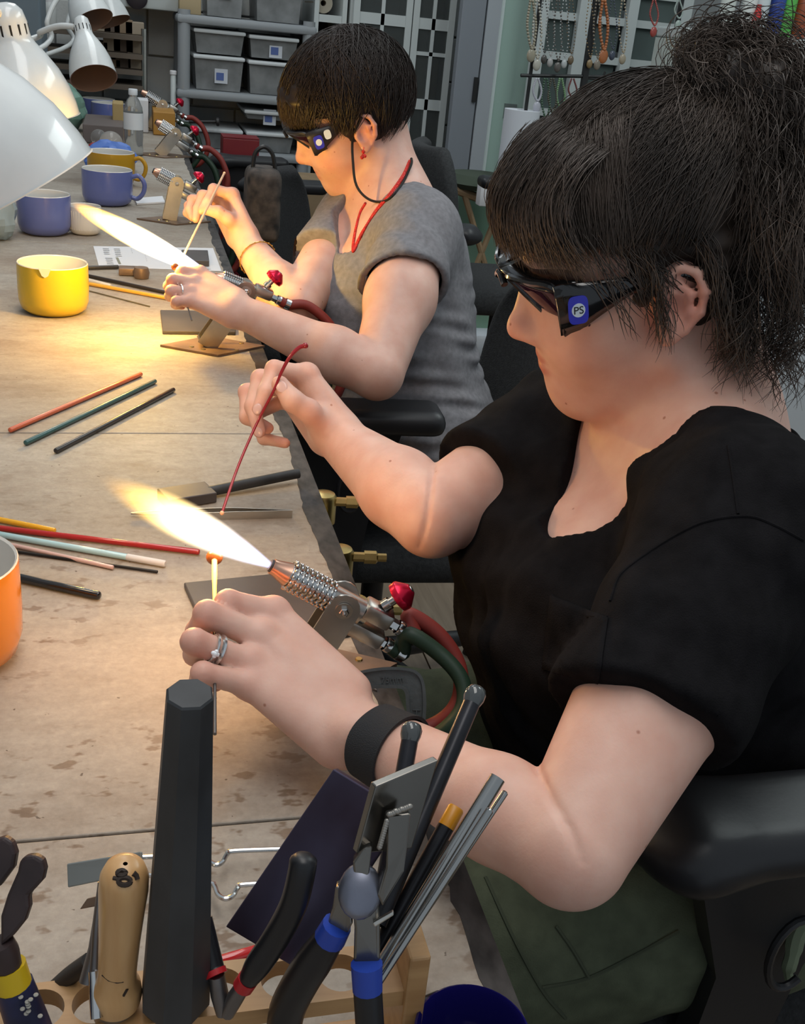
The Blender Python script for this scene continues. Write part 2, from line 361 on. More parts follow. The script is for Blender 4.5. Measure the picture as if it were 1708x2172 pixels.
# ------------------------------------------------------------------ the room
def struct(o): o['kind'] = 'structure'; return o
def table_mat():
    m = bpy.data.materials.new('cement_board'); m.use_nodes = True; nt = m.node_tree; b = nt.nodes['Principled BSDF']; L = nt.links.new; N = nt.nodes.new
    tc = N('ShaderNodeTexCoord')
    def noise(scale, detail, st=(1, 1, 1), rough=0.6):
        mp = N('ShaderNodeMapping'); mp.inputs['Scale'].default_value = st; L(tc.outputs['Object'], mp.inputs[0])
        n = N('ShaderNodeTexNoise'); n.inputs['Scale'].default_value = scale; n.inputs['Detail'].default_value = detail; n.inputs['Roughness'].default_value = rough; L(mp.outputs[0], n.inputs['Vector']); return n
    def ramp(src, a, b_, ca, cb):
        r = N('ShaderNodeValToRGB'); r.color_ramp.elements[0].position = a; r.color_ramp.elements[1].position = b_; r.color_ramp.elements[0].color = (*ca, 1); r.color_ramp.elements[1].color = (*cb, 1); L(src, r.inputs[0]); return r
    def mix(a, b_, f, mode='MULTIPLY'):
        x = N('ShaderNodeMix'); x.data_type = 'RGBA'; x.blend_type = mode
        if isinstance(f, float): x.inputs[0].default_value = f
        else: L(f, x.inputs[0])
        L(a, x.inputs[6])
        if isinstance(b_, tuple): x.inputs[7].default_value = (*b_, 1)
        else: L(b_, x.inputs[7])
        return x.outputs[2]
    base = ramp(noise(2.6, 5).outputs[0], .35, .68, (0.335, 0.285, 0.235), (0.445, 0.40, 0.345)).outputs[0]
    grain = ramp(noise(30, 5, (1.0, 2.2, 1)).outputs[0], .30, .70, (0.88, 0.86, 0.84), (1.06, 1.06, 1.06)).outputs[0]
    c = mix(base, grain, 1.0)
    weave = ramp(noise(190, 3, (1, 1, 1)).outputs[0], .30, .72, (0.88, 0.88, 0.87), (1.07, 1.07, 1.06)).outputs[0]
    c = mix(c, weave, 1.0)
    spots = ramp(noise(44, 3, (0.75, 1.25, 1)).outputs[0], .57, .63, (0, 0, 0), (1, 1, 1)).outputs[0]
    zone = ramp(noise(3.5, 2).outputs[0], .36, .54, (0, 0, 0), (0.85, 0.85, 0.85)).outputs[0]
    sx = N('ShaderNodeSeparateXYZ'); L(tc.outputs['Object'], sx.inputs[0]); mr = N('ShaderNodeMapRange'); mr.inputs[1].default_value = 0.80; mr.inputs[2].default_value = 1.15; mr.inputs[3].default_value = 1.0; mr.inputs[4].default_value = 0.22; L(sx.outputs[1], mr.inputs[0])
    f = mix(mix(spots, zone, 1.0), mr.outputs[0], 1.0)
    c = mix(c, (0.50, 0.39, 0.31), f)
    smear = ramp(noise(5, 6, (0.9, 2.2, 1)).outputs[0], .50, .72, (0, 0, 0), (0.6, 0.6, 0.6)).outputs[0]
    c = mix(c, (0.66, 0.55, 0.47), smear)
    sp = ramp(noise(120, 2).outputs[0], .72, .75, (0, 0, 0), (0.8, 0.8, 0.8)).outputs[0]
    c = mix(c, (0.25, 0.2, 0.17), sp)
    L(c, b.inputs['Base Color']); b.inputs['Roughness'].default_value = 0.62; b.inputs['Specular IOR Level'].default_value = 0.35
    bp = N('ShaderNodeBump'); bp.inputs['Strength'].default_value = 0.25; bp.inputs['Distance'].default_value = 0.001; L(noise(260, 3).outputs[0], bp.inputs['Height']); L(bp.outputs[0], b.inputs['Normal'])
    return m
def wood_mat(name, c0, c1, st=(1, 12, 12), scale=8, rough=0.5):
    m = bpy.data.materials.new(name); m.use_nodes = True; nt = m.node_tree; b = nt.nodes['Principled BSDF']; L = nt.links.new
    tc = nt.nodes.new('ShaderNodeTexCoord'); mp = nt.nodes.new('ShaderNodeMapping'); mp.inputs['Scale'].default_value = st; L(tc.outputs['Object'], mp.inputs[0])
    n = nt.nodes.new('ShaderNodeTexNoise'); n.inputs['Scale'].default_value = scale; n.inputs['Detail'].default_value = 6; n.inputs['Distortion'].default_value = 0.6; L(mp.outputs[0], n.inputs['Vector'])
    r = nt.nodes.new('ShaderNodeValToRGB'); r.color_ramp.elements[0].position = .3; r.color_ramp.elements[1].position = .7; r.color_ramp.elements[0].color = (*c0, 1); r.color_ramp.elements[1].color = (*c1, 1)
    L(n.outputs[0], r.inputs[0]); L(r.outputs[0], b.inputs['Base Color']); b.inputs['Roughness'].default_value = rough; MATS[name] = m
    return m
PLANKM = [wood_mat('laminate_a', (0.20, 0.145, 0.098), (0.285, 0.215, 0.15), (14, 1.2, 1), 5, 0.4), wood_mat('laminate_b', (0.18, 0.13, 0.088), (0.26, 0.195, 0.135), (14, 1.2, 1), 6, 0.4), wood_mat('laminate_c', (0.22, 0.16, 0.11), (0.30, 0.23, 0.16), (14, 1.2, 1), 4, 0.4)]
fl = struct(MB().box((0.4, 2.6, -0.03), (5.2, 7.4, 0.04)).obj('floor', mat('floor_gap', (0.10, 0.075, 0.05), 0.7), smooth=False))
random.seed(3); pl_mesh = [None, None, None]
for i in range(14):
    for j in range(5):
        x = 0.30 + i * 0.190 - 0.35; y = 0.2 + j * 1.22 + (i % 3) * 0.40
        if x > 2.2: continue
        k = (i * 2 + j) % 3
        if pl_mesh[k] is None:
            o = MB().box((0, 0, -0.004), (0.187, 1.217, 0.012), bev=0.0012).obj('plank', PLANKM[k], smooth=False); pl_mesh[k] = o.data
        else: o = bpy.data.objects.new('plank', pl_mesh[k]); COL.objects.link(o)
        o.location = (x, y, 0); o.parent = fl
# back wall of painted blocks
BY = 5.42
BLK = mat('painted_block', (0.56, 0.57, 0.55), 0.75, var=0.07, vscale=6, bump=0.5, bscale=120); MORT = mat('mortar', (0.44, 0.45, 0.44), 0.9)
wb_ = struct(MB().box((0.4, BY + 0.06, 1.3), (5.2, 0.1, 2.6)).obj('wall_back', MORT, smooth=False)); blk = None
for r in range(13):
    for c in range(9):
        if blk is None: o = MB().box((0, 0, 0), (0.392, 0.03, 0.192), bev=0.004).obj('block', BLK, smooth=False); blk = o.data
        else: o = bpy.data.objects.new('block', blk); COL.objects.link(o)
        o.location = (-1.5 + c * 0.4 + (r % 2) * 0.2, BY, 0.1 + r * 0.2); o.parent = wb_
WHITE = mat('white_paint', (0.62, 0.65, 0.65), 0.6, var=0.04, vscale=5)
struct(MB().box((-1.85, 2.6, 1.3), (0.1, 7.4, 2.6)).obj('wall_left', mat('grey_paint', (0.42, 0.44, 0.45), 0.7), smooth=False))
struct(MB().box((2.95, 2.6, 1.3), (0.1, 7.4, 2.6)).obj('wall_right', WHITE, smooth=False))
# ------------------------------------------------------------------ the bench
TAB = table_mat()
bench = empty('workbench', (-0.3, 2.2, 0), 'long cement-board workbench with dark taped edge running under both torches', 'workbench')
EX = 0.2085
for y0, y1 in ((-0.16, 0.5645), (0.5665, 1.2905), (1.2925, 2.4185), (2.4205, 3.50), (3.502, 4.9)):
    MB().box(((EX - 0.85) / 2, (y0 + y1) / 2, TZ - 0.009), (EX + 0.85, y1 - y0, 0.018), bev=0.0012).obj('bench_board', TAB, bench, smooth=False)
TAPE = mat('worn_edge_tape', (0.040, 0.036, 0.034), 0.55, var=0.9, vscale=70, stretch=(1, 0.5, 1), bump=0.3)
rr = random.Random(5); n = 420; V = []; ins_ = 0.019
for i in range(n + 1):
    y = -0.1 + 5.05 * i / n; ins_ = max(0.014, min(0.027, ins_ + rr.uniform(-0.0016, 0.0016) + (0.019 - ins_) * .05)); wob = rr.uniform(0, 0.002) if y < 2.5 else 0
    V += [(EX - ins_ - wob, y, TZ + 0.0007), (EX + 0.0012, y, TZ + 0.0008), (EX + 0.0012, y, TZ - 0.021)]
Fc = [(i * 3 + k, i * 3 + k + 1, i * 3 + k + 4, i * 3 + k + 3) for i in range(n) for k in (0, 1)]
o = mesh_obj('edge_tape', V, Fc, TAPE, bench, smooth=False); s = o.modifiers.new('s', 'SOLIDIFY'); s.thickness = 0.0006; s.offset = -1
DARKW = mat('dark_timber', (0.045, 0.034, 0.026), 0.7, var=0.4, vscale=12)
MB().box((EX - 0.035, 2.45, 0.695), (0.04, 5.0, 0.072)).obj('apron', DARKW, bench, smooth=False)
for x, y in ((-0.75, 0.0), (0.12, 0.05), (-0.75, 2.45), (0.12, 2.45), (-0.75, 4.9), (0.12, 4.9)): MB().box((x, y, 0.365), (0.08, 0.08, 0.73)).obj('leg', DARKW, bench, smooth=False)
MB().box((-0.32, 2.45, 0.30), (0.8, 4.8, 0.02)).obj('under_shelf', DARKW, bench, smooth=False)
# ------------------------------------------------------------------ flames: glowing gas volumes with a lamp each
def flame(name, base, tip, R, label, k, power, bend=0.0, lampcol=(1.0, 0.46, 0.10), axp=None):
    base = np.array(base); tip = np.array(tip); Ln = np.linalg.norm(tip - base); A = frame(tip - base)
    prof = [(0.05, -0.01), (0.16, 0.0), (0.30, 0.06), (0.62, 0.2), (0.92, 0.4), (1.0, 0.55), (0.86, 0.74), (0.5, 0.92), (0.12, 1.03)]
    pts = spline([(a, b, 0) for a, b in prof], 22); b = MB(); b.lathe([(max(p[0], .01) * R * 1.25, p[1]) for p in pts], (0, 0, 0), (0, 0, 1), 20, capb=True, capt=True)
    o = b.obj(name, None)
    V = np.zeros(len(o.data.vertices) * 3); o.data.vertices.foreach_get('co', V); V = V.reshape(-1, 3); V[:, 2] *= Ln
    V[:, 0] += bend * (np.clip(V[:, 2] / Ln, 0, 1) ** 2); o.data.vertices.foreach_set('co', V.ravel())
    z = A[0]; x = np.array([0, 0, 1.0]) - z * z[2]; x /= np.linalg.norm(x); y = np.cross(z, x)
    o.matrix_world = Matrix(((x[0], y[0], z[0], base[0]), (x[1], y[1], z[1], base[1]), (x[2], y[2], z[2], base[2]), (0, 0, 0, 1)))
    m = bpy.data.materials.new(name + '_gas'); m.use_nodes = True; nt = m.node_tree; N = nt.nodes.new; L = nt.links.new
    nt.nodes.remove(nt.nodes['Principled BSDF']); out = nt.nodes['Material Output']; tc = N('ShaderNodeTexCoord'); sp = N('ShaderNodeSeparateXYZ'); L(tc.outputs['Object'], sp.inputs[0])
    def mth(op, a, b_=None, clamp=False):
        n = N('ShaderNodeMath'); n.operation = op; n.use_clamp = clamp
        for i, v in enumerate((a, b_)):
            if v is None: continue
            if isinstance(v, (int, float)): n.inputs[i].default_value = v
            else: L(v, n.inputs[i])
        return n.outputs[0]
    def fcurve(src, pts):
        n = N('ShaderNodeFloatCurve'); c = n.mapping.curves[0]
        for i, (a, b_) in enumerate(pts):
            if i < 2: c.points[i].location = (a, b_)
            else: c.points.new(a, b_)
        n.mapping.update(); L(src, n.inputs['Value']); return n.outputs[0]
    s = mth('DIVIDE', sp.outputs[2], Ln, True); bx = mth('SUBTRACT', sp.outputs[0], mth('MULTIPLY', mth('MULTIPLY', s, s), bend))
    r = mth('SQRT', mth('ADD', mth('MULTIPLY', bx, bx), mth('MULTIPLY', sp.outputs[1], sp.outputs[1])))
    Rl = mth('MULTIPLY', fcurve(s, [(0, .16), (1, .12), (.2, .62), (.4, .92), (.55, 1.0), (.74, .86), (.92, .5)]), R * 1.25)
    q = mth('DIVIDE', r, Rl, True); fall = mth('POWER', mth('SUBTRACT', 1.0, mth('MULTIPLY', q, q), True), 1.5)
    ax = fcurve(s, axp or [(0, 1.0), (1, 0.0), (.12, .95), (.45, .80), (.65, .38), (.82, .10), (.93, .02)])
    cr = N('ShaderNodeValToRGB'); e = cr.color_ramp.elements; e[0].position = 0.0; e[0].color = (0.45, 0.55, 1.0, 1); e[1].position = 1.0; e[1].color = (1.0, 0.42, 0.03, 1)
    for p, c in ((.18, (0.80, 0.82, 1.0)), (.34, (1.0, 0.86, 0.66)), (.55, (1.0, 0.70, 0.28)), (.78, (1.0, 0.55, 0.07))): q_ = e.new(p); q_.color = (*c, 1)
    L(s, cr.inputs[0])
    em = N('ShaderNodeEmission'); L(cr.outputs[0], em.inputs['Color']); L(mth('MULTIPLY', mth('MULTIPLY', fall, ax), k), em.inputs['Strength']); L(em.outputs[0], out.inputs['Volume'])
    m.cycles.volume_step_rate = 0.6
    o.data.materials.clear(); o.data.materials.append(m); tag(o, label, 'flame')
    for t, w in ((0.28, 0.4), (0.55, 0.6)):
        d = bpy.data.lights.new(name + '_light', 'POINT'); d.energy = power * w; d.color = lampcol; d.shadow_soft_size = R * 0.9
        lo = bpy.data.objects.new(name + '_light', d); COL.objects.link(lo); p = base + (tip - base) * t + x * bend * t * t; lo.location = p
    return o
nz1 = ony(577, 1201, 0.750); nz2 = ony(452, 588, 1.66)
FL1 = flame('torch_flame', nz1, ony(205, 1010, 0.785), 0.0135, 'white to yellow torch flame pointing left at the nearer bench torch', 620, 0.85, lampcol=(1.0, .50, .15))
FL2 = flame('torch_flame', nz2, ony(150, 430, 1.70), 0.0145, 'glaring yellow torch flame in front of the person in grey', 2200, 4.8, lampcol=(1.0, .55, .045), axp=[(0, 1.0), (1, 0.0), (.12, .95), (.55, .85), (.75, .5), (.90, .14), (.96, .03)])
# ------------------------------------------------------------------ heads
def head_sd(full=1.0, nose_len=1.0):
    f = full; P = []
    skull = U(0.03, ell((-0.010, 0, 0.035), (0.096, 0.076, 0.088)), ell((0.040, 0, 0.055), (0.054, 0.060, 0.058)))
    face = U(0.03, ell((0.034, 0, -0.012), (0.060, 0.060 * f, 0.070)), ell((0.060, 0, -0.045), (0.034, 0.036 * f, 0.042)))
    jaw = U(0.02, cone((0.004, 0.050 * f, -0.052), (0.066, 0.014, -0.086), 0.020 * f, 0.017), cone((0.004, -0.050 * f, -0.052), (0.066, -0.014, -0.086), 0.020 * f, 0.017), ell((0.070, 0, -0.086), (0.020, 0.022, 0.018)))
    under = ell((0.030, 0, -0.086), (0.046, 0.044 * f, 0.022 * f))
    cheeks = U(0.02, ell((0.054, 0.036 * f, -0.024), (0.032, 0.027, 0.030)), ell((0.054, -0.036 * f, -0.024), (0.032, 0.027, 0.030)))
    base = U(0.03, skull, face, jaw, under, cheeks)
    brow = U(0.012, base, cone((0.086, -0.026, 0.040), (0.086, 0.026, 0.040), 0.010))
    sock = Sub(Sub(brow, ell((0.103, 0.034, 0.022), (0.018, 0.019, 0.013)), 0.012), ell((0.103, -0.034, 0.022), (0.018, 0.019, 0.013)), 0.012)
    lids = U(0.006, sock, ell((0.078, 0.032, 0.021), 0.0130), ell((0.078, -0.032, 0.021), 0.0130))
    nose = U(0.010, cone((0.088, 0, 0.030), (0.106, 0, -0.010), 0.0080, 0.0104), ell((0.1095, 0, -0.0175), (0.0118, 0.0118, 0.0100)), ell((0.099, 0.0118, -0.0222), (0.0104, 0.0068, 0.0080)), ell((0.099, -0.0118, -0.0222), (0.0104, 0.0068, 0.0080)))
    withnose = U(0.011, lids, nose)
    nost = Sub(Sub(withnose, ell((0.1030, 0.0066, -0.0295), (0.0052, 0.0030, 0.0050)), 0.002), ell((0.1030, -0.0066, -0.0295), (0.0052, 0.0030, 0.0050)), 0.002)
    up = U(0.004, cone((0.0935, 0.006, -0.0462), (0.0805, 0.0215, -0.0505), 0.0052, 0.0028), cone((0.0935, -0.006, -0.0462), (0.0805, -0.0215, -0.0505), 0.0052, 0.0028), cone((0.0935, 0.006, -0.0462), (0.0935, -0.006, -0.0462), 0.005))
    lo = U(0.004, cone((0.0920, 0.006, -0.0570), (0.0805, 0.0205, -0.0522), 0.0060, 0.0028), cone((0.0920, -0.006, -0.0570), (0.0805, -0.0205, -0.0522), 0.0060, 0.0028), cone((0.0920, 0.006, -0.0570), (0.0920, -0.006, -0.0570), 0.006))
    mouth = U(0.0045, U(0.006, nost, lo), up)
    slit = U(0.001, cone((0.0985, 0.0, -0.0512), (0.0925, 0.012, -0.0514), 0.0012), cone((0.0925, 0.012, -0.0514), (0.0835, 0.0225, -0.0516), 0.0012), cone((0.0985, 0, -0.0512), (0.0925, -0.012, -0.0514), 0.0012), cone((0.0925, -0.012, -0.0514), (0.0835, -0.0225, -0.0516), 0.0012))
    h = Sub(mouth, slit, 0.003)
    for s in (1, -1):
        # ear: outer rim, inner fold, bowl and lobe
        y = 0.0775 * s; t = 0.34
        def e(a, b, o=0.0): return (0.001 + a * math.cos(t) - b * math.sin(t), y + s * o, 0.002 + a * math.sin(t) + b * math.cos(t))
        plate = ell(e(-0.003, 0.0, -0.001), (0.0185, 0.0080, 0.0295), np.array([[math.cos(t), 0.35 * s, math.sin(t)], [-0.35, s, 0.0], [-math.sin(t), 0, math.cos(t)]]) / np.array([[1.06], [1.06], [1.0]]))
        rim = chain([e(0.013, 0.004, -0.002), e(0.013, 0.018, 0.002), e(0.004, 0.029, 0.005), e(-0.009, 0.027, 0.009), e(-0.0175, 0.013, 0.012), e(-0.018, -0.003, 0.011), e(-0.011, -0.019, 0.007), e(-0.002, -0.027, 0.004)], [0.0030, 0.0036, 0.0038, 0.0038, 0.0038, 0.0036, 0.0036, 0.005], 0.003)
        anti = chain([e(0.002, 0.017, 0.004), e(-0.008, 0.010, 0.008), e(-0.010, -0.004, 0.007), e(-0.003, -0.014, 0.004)], [0.0024, 0.0032, 0.0034, 0.003], 0.003)
        lobe = ell(e(0.000, -0.026, 0.003), (0.0085, 0.0045, 0.009))
        trag = ell(e(0.012, -0.006, 0.001), (0.0050, 0.0045, 0.0065))
        ear = U(0.004, plate, rim, anti, lobe, trag)
        ear = Sub(ear, ell(e(0.003, -0.003, 0.0085), (0.0090, 0.0060, 0.0105)), 0.003)
        h = U(0.006, h, ear)
    return h
def skin_mat(name, base):
    m = bpy.data.materials.new(name); m.use_nodes = True; nt = m.node_tree; b = nt.nodes['Principled BSDF']; L = nt.links.new
    at_ = nt.nodes.new('ShaderNodeAttribute'); at_.attribute_name = 'tint'
    tc = nt.nodes.new('ShaderNodeTexCoord')
    n = nt.nodes.new('ShaderNodeTexNoise'); n.inputs['Scale'].default_value = 38; n.inputs['Detail'].default_value = 6; L(tc.outputs['Object'], n.inputs['Vector'])
    r = nt.nodes.new('ShaderNodeValToRGB'); r.color_ramp.elements[0].position = 0.32; r.color_ramp.elements[1].position = 0.70
    r.color_ramp.elements[0].color = (base[0] * 0.93, base[1] * 0.83, base[2] * 0.80, 1); r.color_ramp.elements[1].color = (base[0] * 1.03, base[1] * 1.04, base[2] * 1.04, 1)
    L(n.outputs['Fac'], r.inputs[0])
    mx = nt.nodes.new('ShaderNodeMix'); mx.data_type = 'RGBA'; mx.blend_type = 'MULTIPLY'; mx.inputs[0].default_value = 1.0
    L(r.outputs[0], mx.inputs[6]); L(at_.outputs['Color'], mx.inputs[7])
    # sparse freckles
    v = nt.nodes.new('ShaderNodeTexVoronoi'); v.inputs['Scale'].default_value = 55; L(tc.outputs['Object'], v.inputs['Vector'])
    cr = nt.nodes.new('ShaderNodeValToRGB'); cr.color_ramp.elements[0].position = 0.05; cr.color_ramp.elements[0].color = (0.62, 0.45, 0.38, 1); cr.color_ramp.elements[1].position = 0.10; cr.color_ramp.elements[1].color = (1, 1, 1, 1)
    L(v.outputs['Distance'], cr.inputs[0])
    wn = nt.nodes.new('ShaderNodeMath'); wn.operation = 'GREATER_THAN'; wn.inputs[1].default_value = 0.68
    sp = nt.nodes.new('ShaderNodeSeparateColor'); L(v.outputs['Color'], sp.inputs[0]); L(sp.outputs[0], wn.inputs[0])
    m2 = nt.nodes.new('ShaderNodeMix'); m2.data_type = 'RGBA'; m2.blend_type = 'MULTIPLY'; L(wn.outputs[0], m2.inputs[0]); L(mx.outputs[2], m2.inputs[6]); L(cr.outputs[0], m2.inputs[7])
    L(m2.outputs[2], b.inputs['Base Color'])
    b.inputs['Roughness'].default_value = 0.48; b.inputs['Specular IOR Level'].default_value = 0.35
    b.inputs['Subsurface Weight'].default_value = 0.22; b.inputs['Subsurface Radius'].default_value = (1.0, 0.35, 0.2); b.inputs['Subsurface Scale'].default_value = 0.005
    n2 = nt.nodes.new('ShaderNodeTexNoise'); n2.inputs['Scale'].default_value = 420; n2.inputs['Detail'].default_value = 3; L(tc.outputs['Object'], n2.inputs['Vector'])
    bp = nt.nodes.new('ShaderNodeBump'); bp.inputs['Strength'].default_value = 0.12; bp.inputs['Distance'].default_value = 0.001; L(n2.outputs['Fac'], bp.inputs['Height']); L(bp.outputs[0], b.inputs['Normal'])
    return m
def smooth01(x): x = np.clip(x, 0, 1); return x * x * (3 - 2 * x)
def blob(V, c, r): return smooth01(1 - np.linalg.norm((V - np.array(c)) / r, axis=1))
def face_tint(V, A, t, col):
    L = (V - np.array(t)) @ A
    on = (np.linalg.norm(L, axis=1) < 0.14)[:, None]
    c = col
    def mixc(w, k):
        nonlocal c
        c = c * (1 - w[:, None] * (1 - np.array(k)))
    lip = np.maximum(blob(L, (0.096, 0, -0.0465), np.array([0.022, 0.026, 0.0075])), blob(L, (0.094, 0, -0.057), np.array([0.022, 0.025, 0.0085])))
    mixc(np.clip(lip * 1.8, 0, 1), (0.80, 0.52, 0.50))
    for s in (1, -1):
        mixc(blob(L, (0.068, 0.045 * s, -0.020), 0.038) * 0.9, (0.98, 0.78, 0.76))
        mixc(blob(L, (-0.008, 0.080 * s, 0.002), 0.045), (0.98, 0.70, 0.66))
    mixc(blob(L, (0.114, 0, -0.019), 0.026), (0.98, 0.76, 0.74))
    return c
def nail_and_knuckle(V, col, fingers, nails, rk=0.013):
    for f in fingers:
        for p in f[:2]: col = col * (1 - blob(V, p, rk * 1.5)[:, None] * (1 - np.array((0.98, 0.80, 0.77))))
        col = col * (1 - blob(V, f[3], 0.016)[:, None] * (1 - np.array((1.0, 0.82, 0.80))))
    return col
# ------------------------------------------------------------------ the woman in the black shirt (near)
SKIN1 = skin_mat('skin_fair', (0.76, 0.475, 0.375))
N_A = euler_np(172.0, 19.4, -4.7); N_T = np.array([0.417, 0.815, 1.078])
def nh(x, y, z): return N_A @ np.array([x, y, z]) + N_T            # head-local -> world
def px(*a): return [at(*q) for q in a]
n_Lsh = at(1578, 1120, 0.765); n_Lel = at(1210, 1800, 0.625); n_Lwr = at(745, 1545, 0.742)
n_Rsh = at(1195, 930, 1.09); n_Rel = at(918, 1095, 0.985); n_Rwr = at(712, 925, 1.115)
LF = [px((581, 1300, .785), (484, 1278, .768), (452, 1308, .790), (466, 1345, .800)),
      px((551, 1350, .766), (440, 1302, .752), (418, 1340, .772), (446, 1368, .790)),
      px((530, 1406, .752), (412, 1361, .732), (413, 1388, .756), (450, 1405, .768)),
      px((528, 1452, .742), (430, 1428, .724), (424, 1440, .744), (456, 1452, .756))]
LT = px((660, 1420, .790), (590, 1370, .822), (520, 1322, .822), (468, 1290, .812))
RF = [px((652, 795, 1.105), (582, 783, 1.095), (563, 832, 1.082), (548, 868, 1.078)),
      px((632, 798, 1.125), (552, 803, 1.120), (536, 862, 1.105), (550, 915, 1.095)),
      px((618, 815, 1.145), (524, 832, 1.140), (524, 885, 1.125), (568, 908, 1.120)),
      px((610, 845, 1.160), (535, 880, 1.155), (560, 930, 1.135), (605, 940, 1.120))]
RT = px((684, 905, 1.095), (655, 872, 1.070), (621, 850, 1.062), (594, 815, 1.066))
def project_many(sd, P, D):                  # march many points along their directions at once
    P = np.array(P, float); D = np.array(D, float); D /= np.linalg.norm(D, axis=1)[:, None]
    for _ in range(45):
        v = sd(np.ascontiguousarray(P.T, dtype=np.float32)); P = P + D * (np.clip(v, -.05, .05) * 0.8)[:, None]
    return P
def on_surface(sd, q, lift):                 # pixel + rough depth -> points just off the surface seen there
    R_ = np.array([ray(*p[:2]) for p in q]); R_ /= np.linalg.norm(R_, axis=1)[:, None]
    return project_many(sd, CAM + R_ * (np.array([p[2] for p in q]) * 0.92)[:, None], R_) - R_ * lift
def body_near():
    nb = np.array([0.482, 0.795, 0.950])
    neck = cone(nh(-0.034, 0, -0.03), nb, 0.056, 0.060)
    sh = U(0.06, cone(nb, n_Lsh, 0.052, 0.056), cone(nb, n_Rsh, 0.052, 0.054))
    torso = U(0.08, ell((0.478, 0.785, 0.840), (0.116, 0.172, 0.110)), ell((0.480, 0.780, 0.715), (0.155, 0.180, 0.120)), ell((0.530, 0.765, 0.585), (0.170, 0.190, 0.110)), ell((0.375, 0.705, 0.800), (0.075, 0.075, 0.075)), ell((0.385, 0.860, 0.790), (0.075, 0.075, 0.075)))
    ua = (n_Lsh + n_Lel) / 2
    arm_l = U(0.014, cone(n_Lsh, ua, 0.058, 0.0505), cone(ua, n_Lel, 0.0505, 0.0345))
    fl = n_Lel + (n_Lwr - n_Lel) * 0.30
    fore_l = U(0.012, cone(n_Lel, fl, 0.0330, 0.0312), cone(fl, n_Lwr, 0.0312, 0.0218))
    fr_ = n_Rel + (n_Rwr - n_Rel) * 0.32
    arm_r = cone(n_Rsh, n_Rel, 0.056, 0.0385); fore_r = U(0.012, cone(n_Rel, fr_, 0.0385, 0.0385), cone(fr_, n_Rwr, 0.0385, 0.0232))
    ul = ell(at(742, 1552, 0.720), 0.0105)
    hl = hand_sd(n_Lwr, LF, LT, 0.0225); hr = hand_sd(n_Rwr, RF, RT, 0.0225, kp=0.018)
    L = U(0.012, U(0.0035, arm_l, fore_l), U(0.010, hl, ul)); Rr = U(0.014, U(0.003, arm_r, fore_r), hr)
    gl = on_surface(L, spline([(1140, 1632, .65), (1168, 1690, .63), (1212, 1765, .62), (1236, 1826, .61)], 9), -0.0002); L = Sub(L, chain(gl, [.0018, .0018, .0018, .0018, .0018, .0017, .0015, .0011, .0005], .001), .0035)
    gr = on_surface(Rr, spline([(918, 992, 1.0), (912, 1055, 1.0), (903, 1115, 1.0), (888, 1165, 1.0)], 9), -0.0002); Rr = Sub(Rr, chain(gr, [.0018, .0018, .0018, .0018, .0018, .0017, .0015, .0011, .0005], .001), .0035)
    trunk = U(0.05, torso, sh, neck)
    trunk = U(0.014, trunk, Xf(head_sd(1.07), N_A, N_T))
    return U(0.012, trunk, L, Rr), U(0.06, torso, sh), arm_l, arm_r
n_body, n_torso, n_arml, n_armr = body_near()
NEAR = empty('person', (0.50, 0.77, 0.45), 'person in black pocket t-shirt and green trousers with curly tied-up hair', 'person')
V, Q = surf(n_body, (-0.02, 0.34, 0.47), (0.72, 1.25, 1.24), 0.0024)
o = fast_mesh('body', V, Q, SKIN1, NEAR)
c = np.ones((len(V), 3)); c = face_tint(V, N_A, N_T, c); c = nail_and_knuckle(V, c, LF + RF + [LT, RT], None)
paint(o, c)
NAIL = mat('fingernail', (0.72, 0.47, 0.42), 0.22, spec=0.6)
for (qx, qy, dd, rx, ry, tip, mid) in ((597, 820, 1.03, .0056, .0068, RT[3], RT[2]), (546, 868, 1.05, .0046, .0058, RF[0][3], RF[0][2]), (548, 917, 1.06, .0044, .0054, RF[1][3], RF[1][2])):
    p = on_surface(n_body, [(qx, qy, dd)], 0.0)[0]; e_ = 0.001
    g = np.array([float(n_body((p + v * e_)[:, None].astype(np.float32))[0] - n_body((p - v * e_)[:, None].astype(np.float32))[0]) for v in np.eye(3)]); g /= np.linalg.norm(g)
    ax_ = np.array(tip) - np.array(mid); ax_ -= ax_.dot(g) * g; ax_ /= np.linalg.norm(ax_)
    b = MB(); b.ball(p - g * .0004, (rx, ry, .0012), np.array([np.cross(ax_, g), ax_, g]), nu=16, nv=10); b.obj('fingernail', NAIL, NEAR)
# --- clothes
BLACK = mat('black_cotton', (0.0095, 0.0088, 0.0096), 0.95, var=0.25, vscale=60, bump=0.35, bscale=900, spec=0.08)
hemL = n_Lsh + (n_Lel - n_Lsh) * 0.655; hemR = n_Rsh + (n_Rel - n_Rsh) * 0.66
def dirn(a, b): v = np.array(b) - np.array(a); return v / np.linalg.norm(v)
def n_fold(P):
    x, y, z = P
    w = np.sin((x * 0.55 + y * 0.25 + z * 0.95) * 95 + np.sin(y * 25) * 1.3) * 0.0026 + np.sin((y * 0.9 - z * 0.5 + x * 0.2) * 120 + np.sin(z * 30) * 1.5) * 0.0022 + np.sin(z * 40 + x * 60 + y * 15) * 0.0022
    return 0.0075 + w
def n_sfold(P):
    x, y, z = P
    return 0.0015 * np.sin((z + y * .5) * 90 + x * 40) + 0.0012 * np.sin(x * 130 - y * 70)
slL = Off(And(cone(n_Lsh, hemL + (hemL - n_Lsh) * .3, 0.068, 0.0600), half(hemL, dirn(n_Lsh, n_Lel) + 0.16 * np.array([1, 0, 0])), 0.004), n_sfold, 0.004)
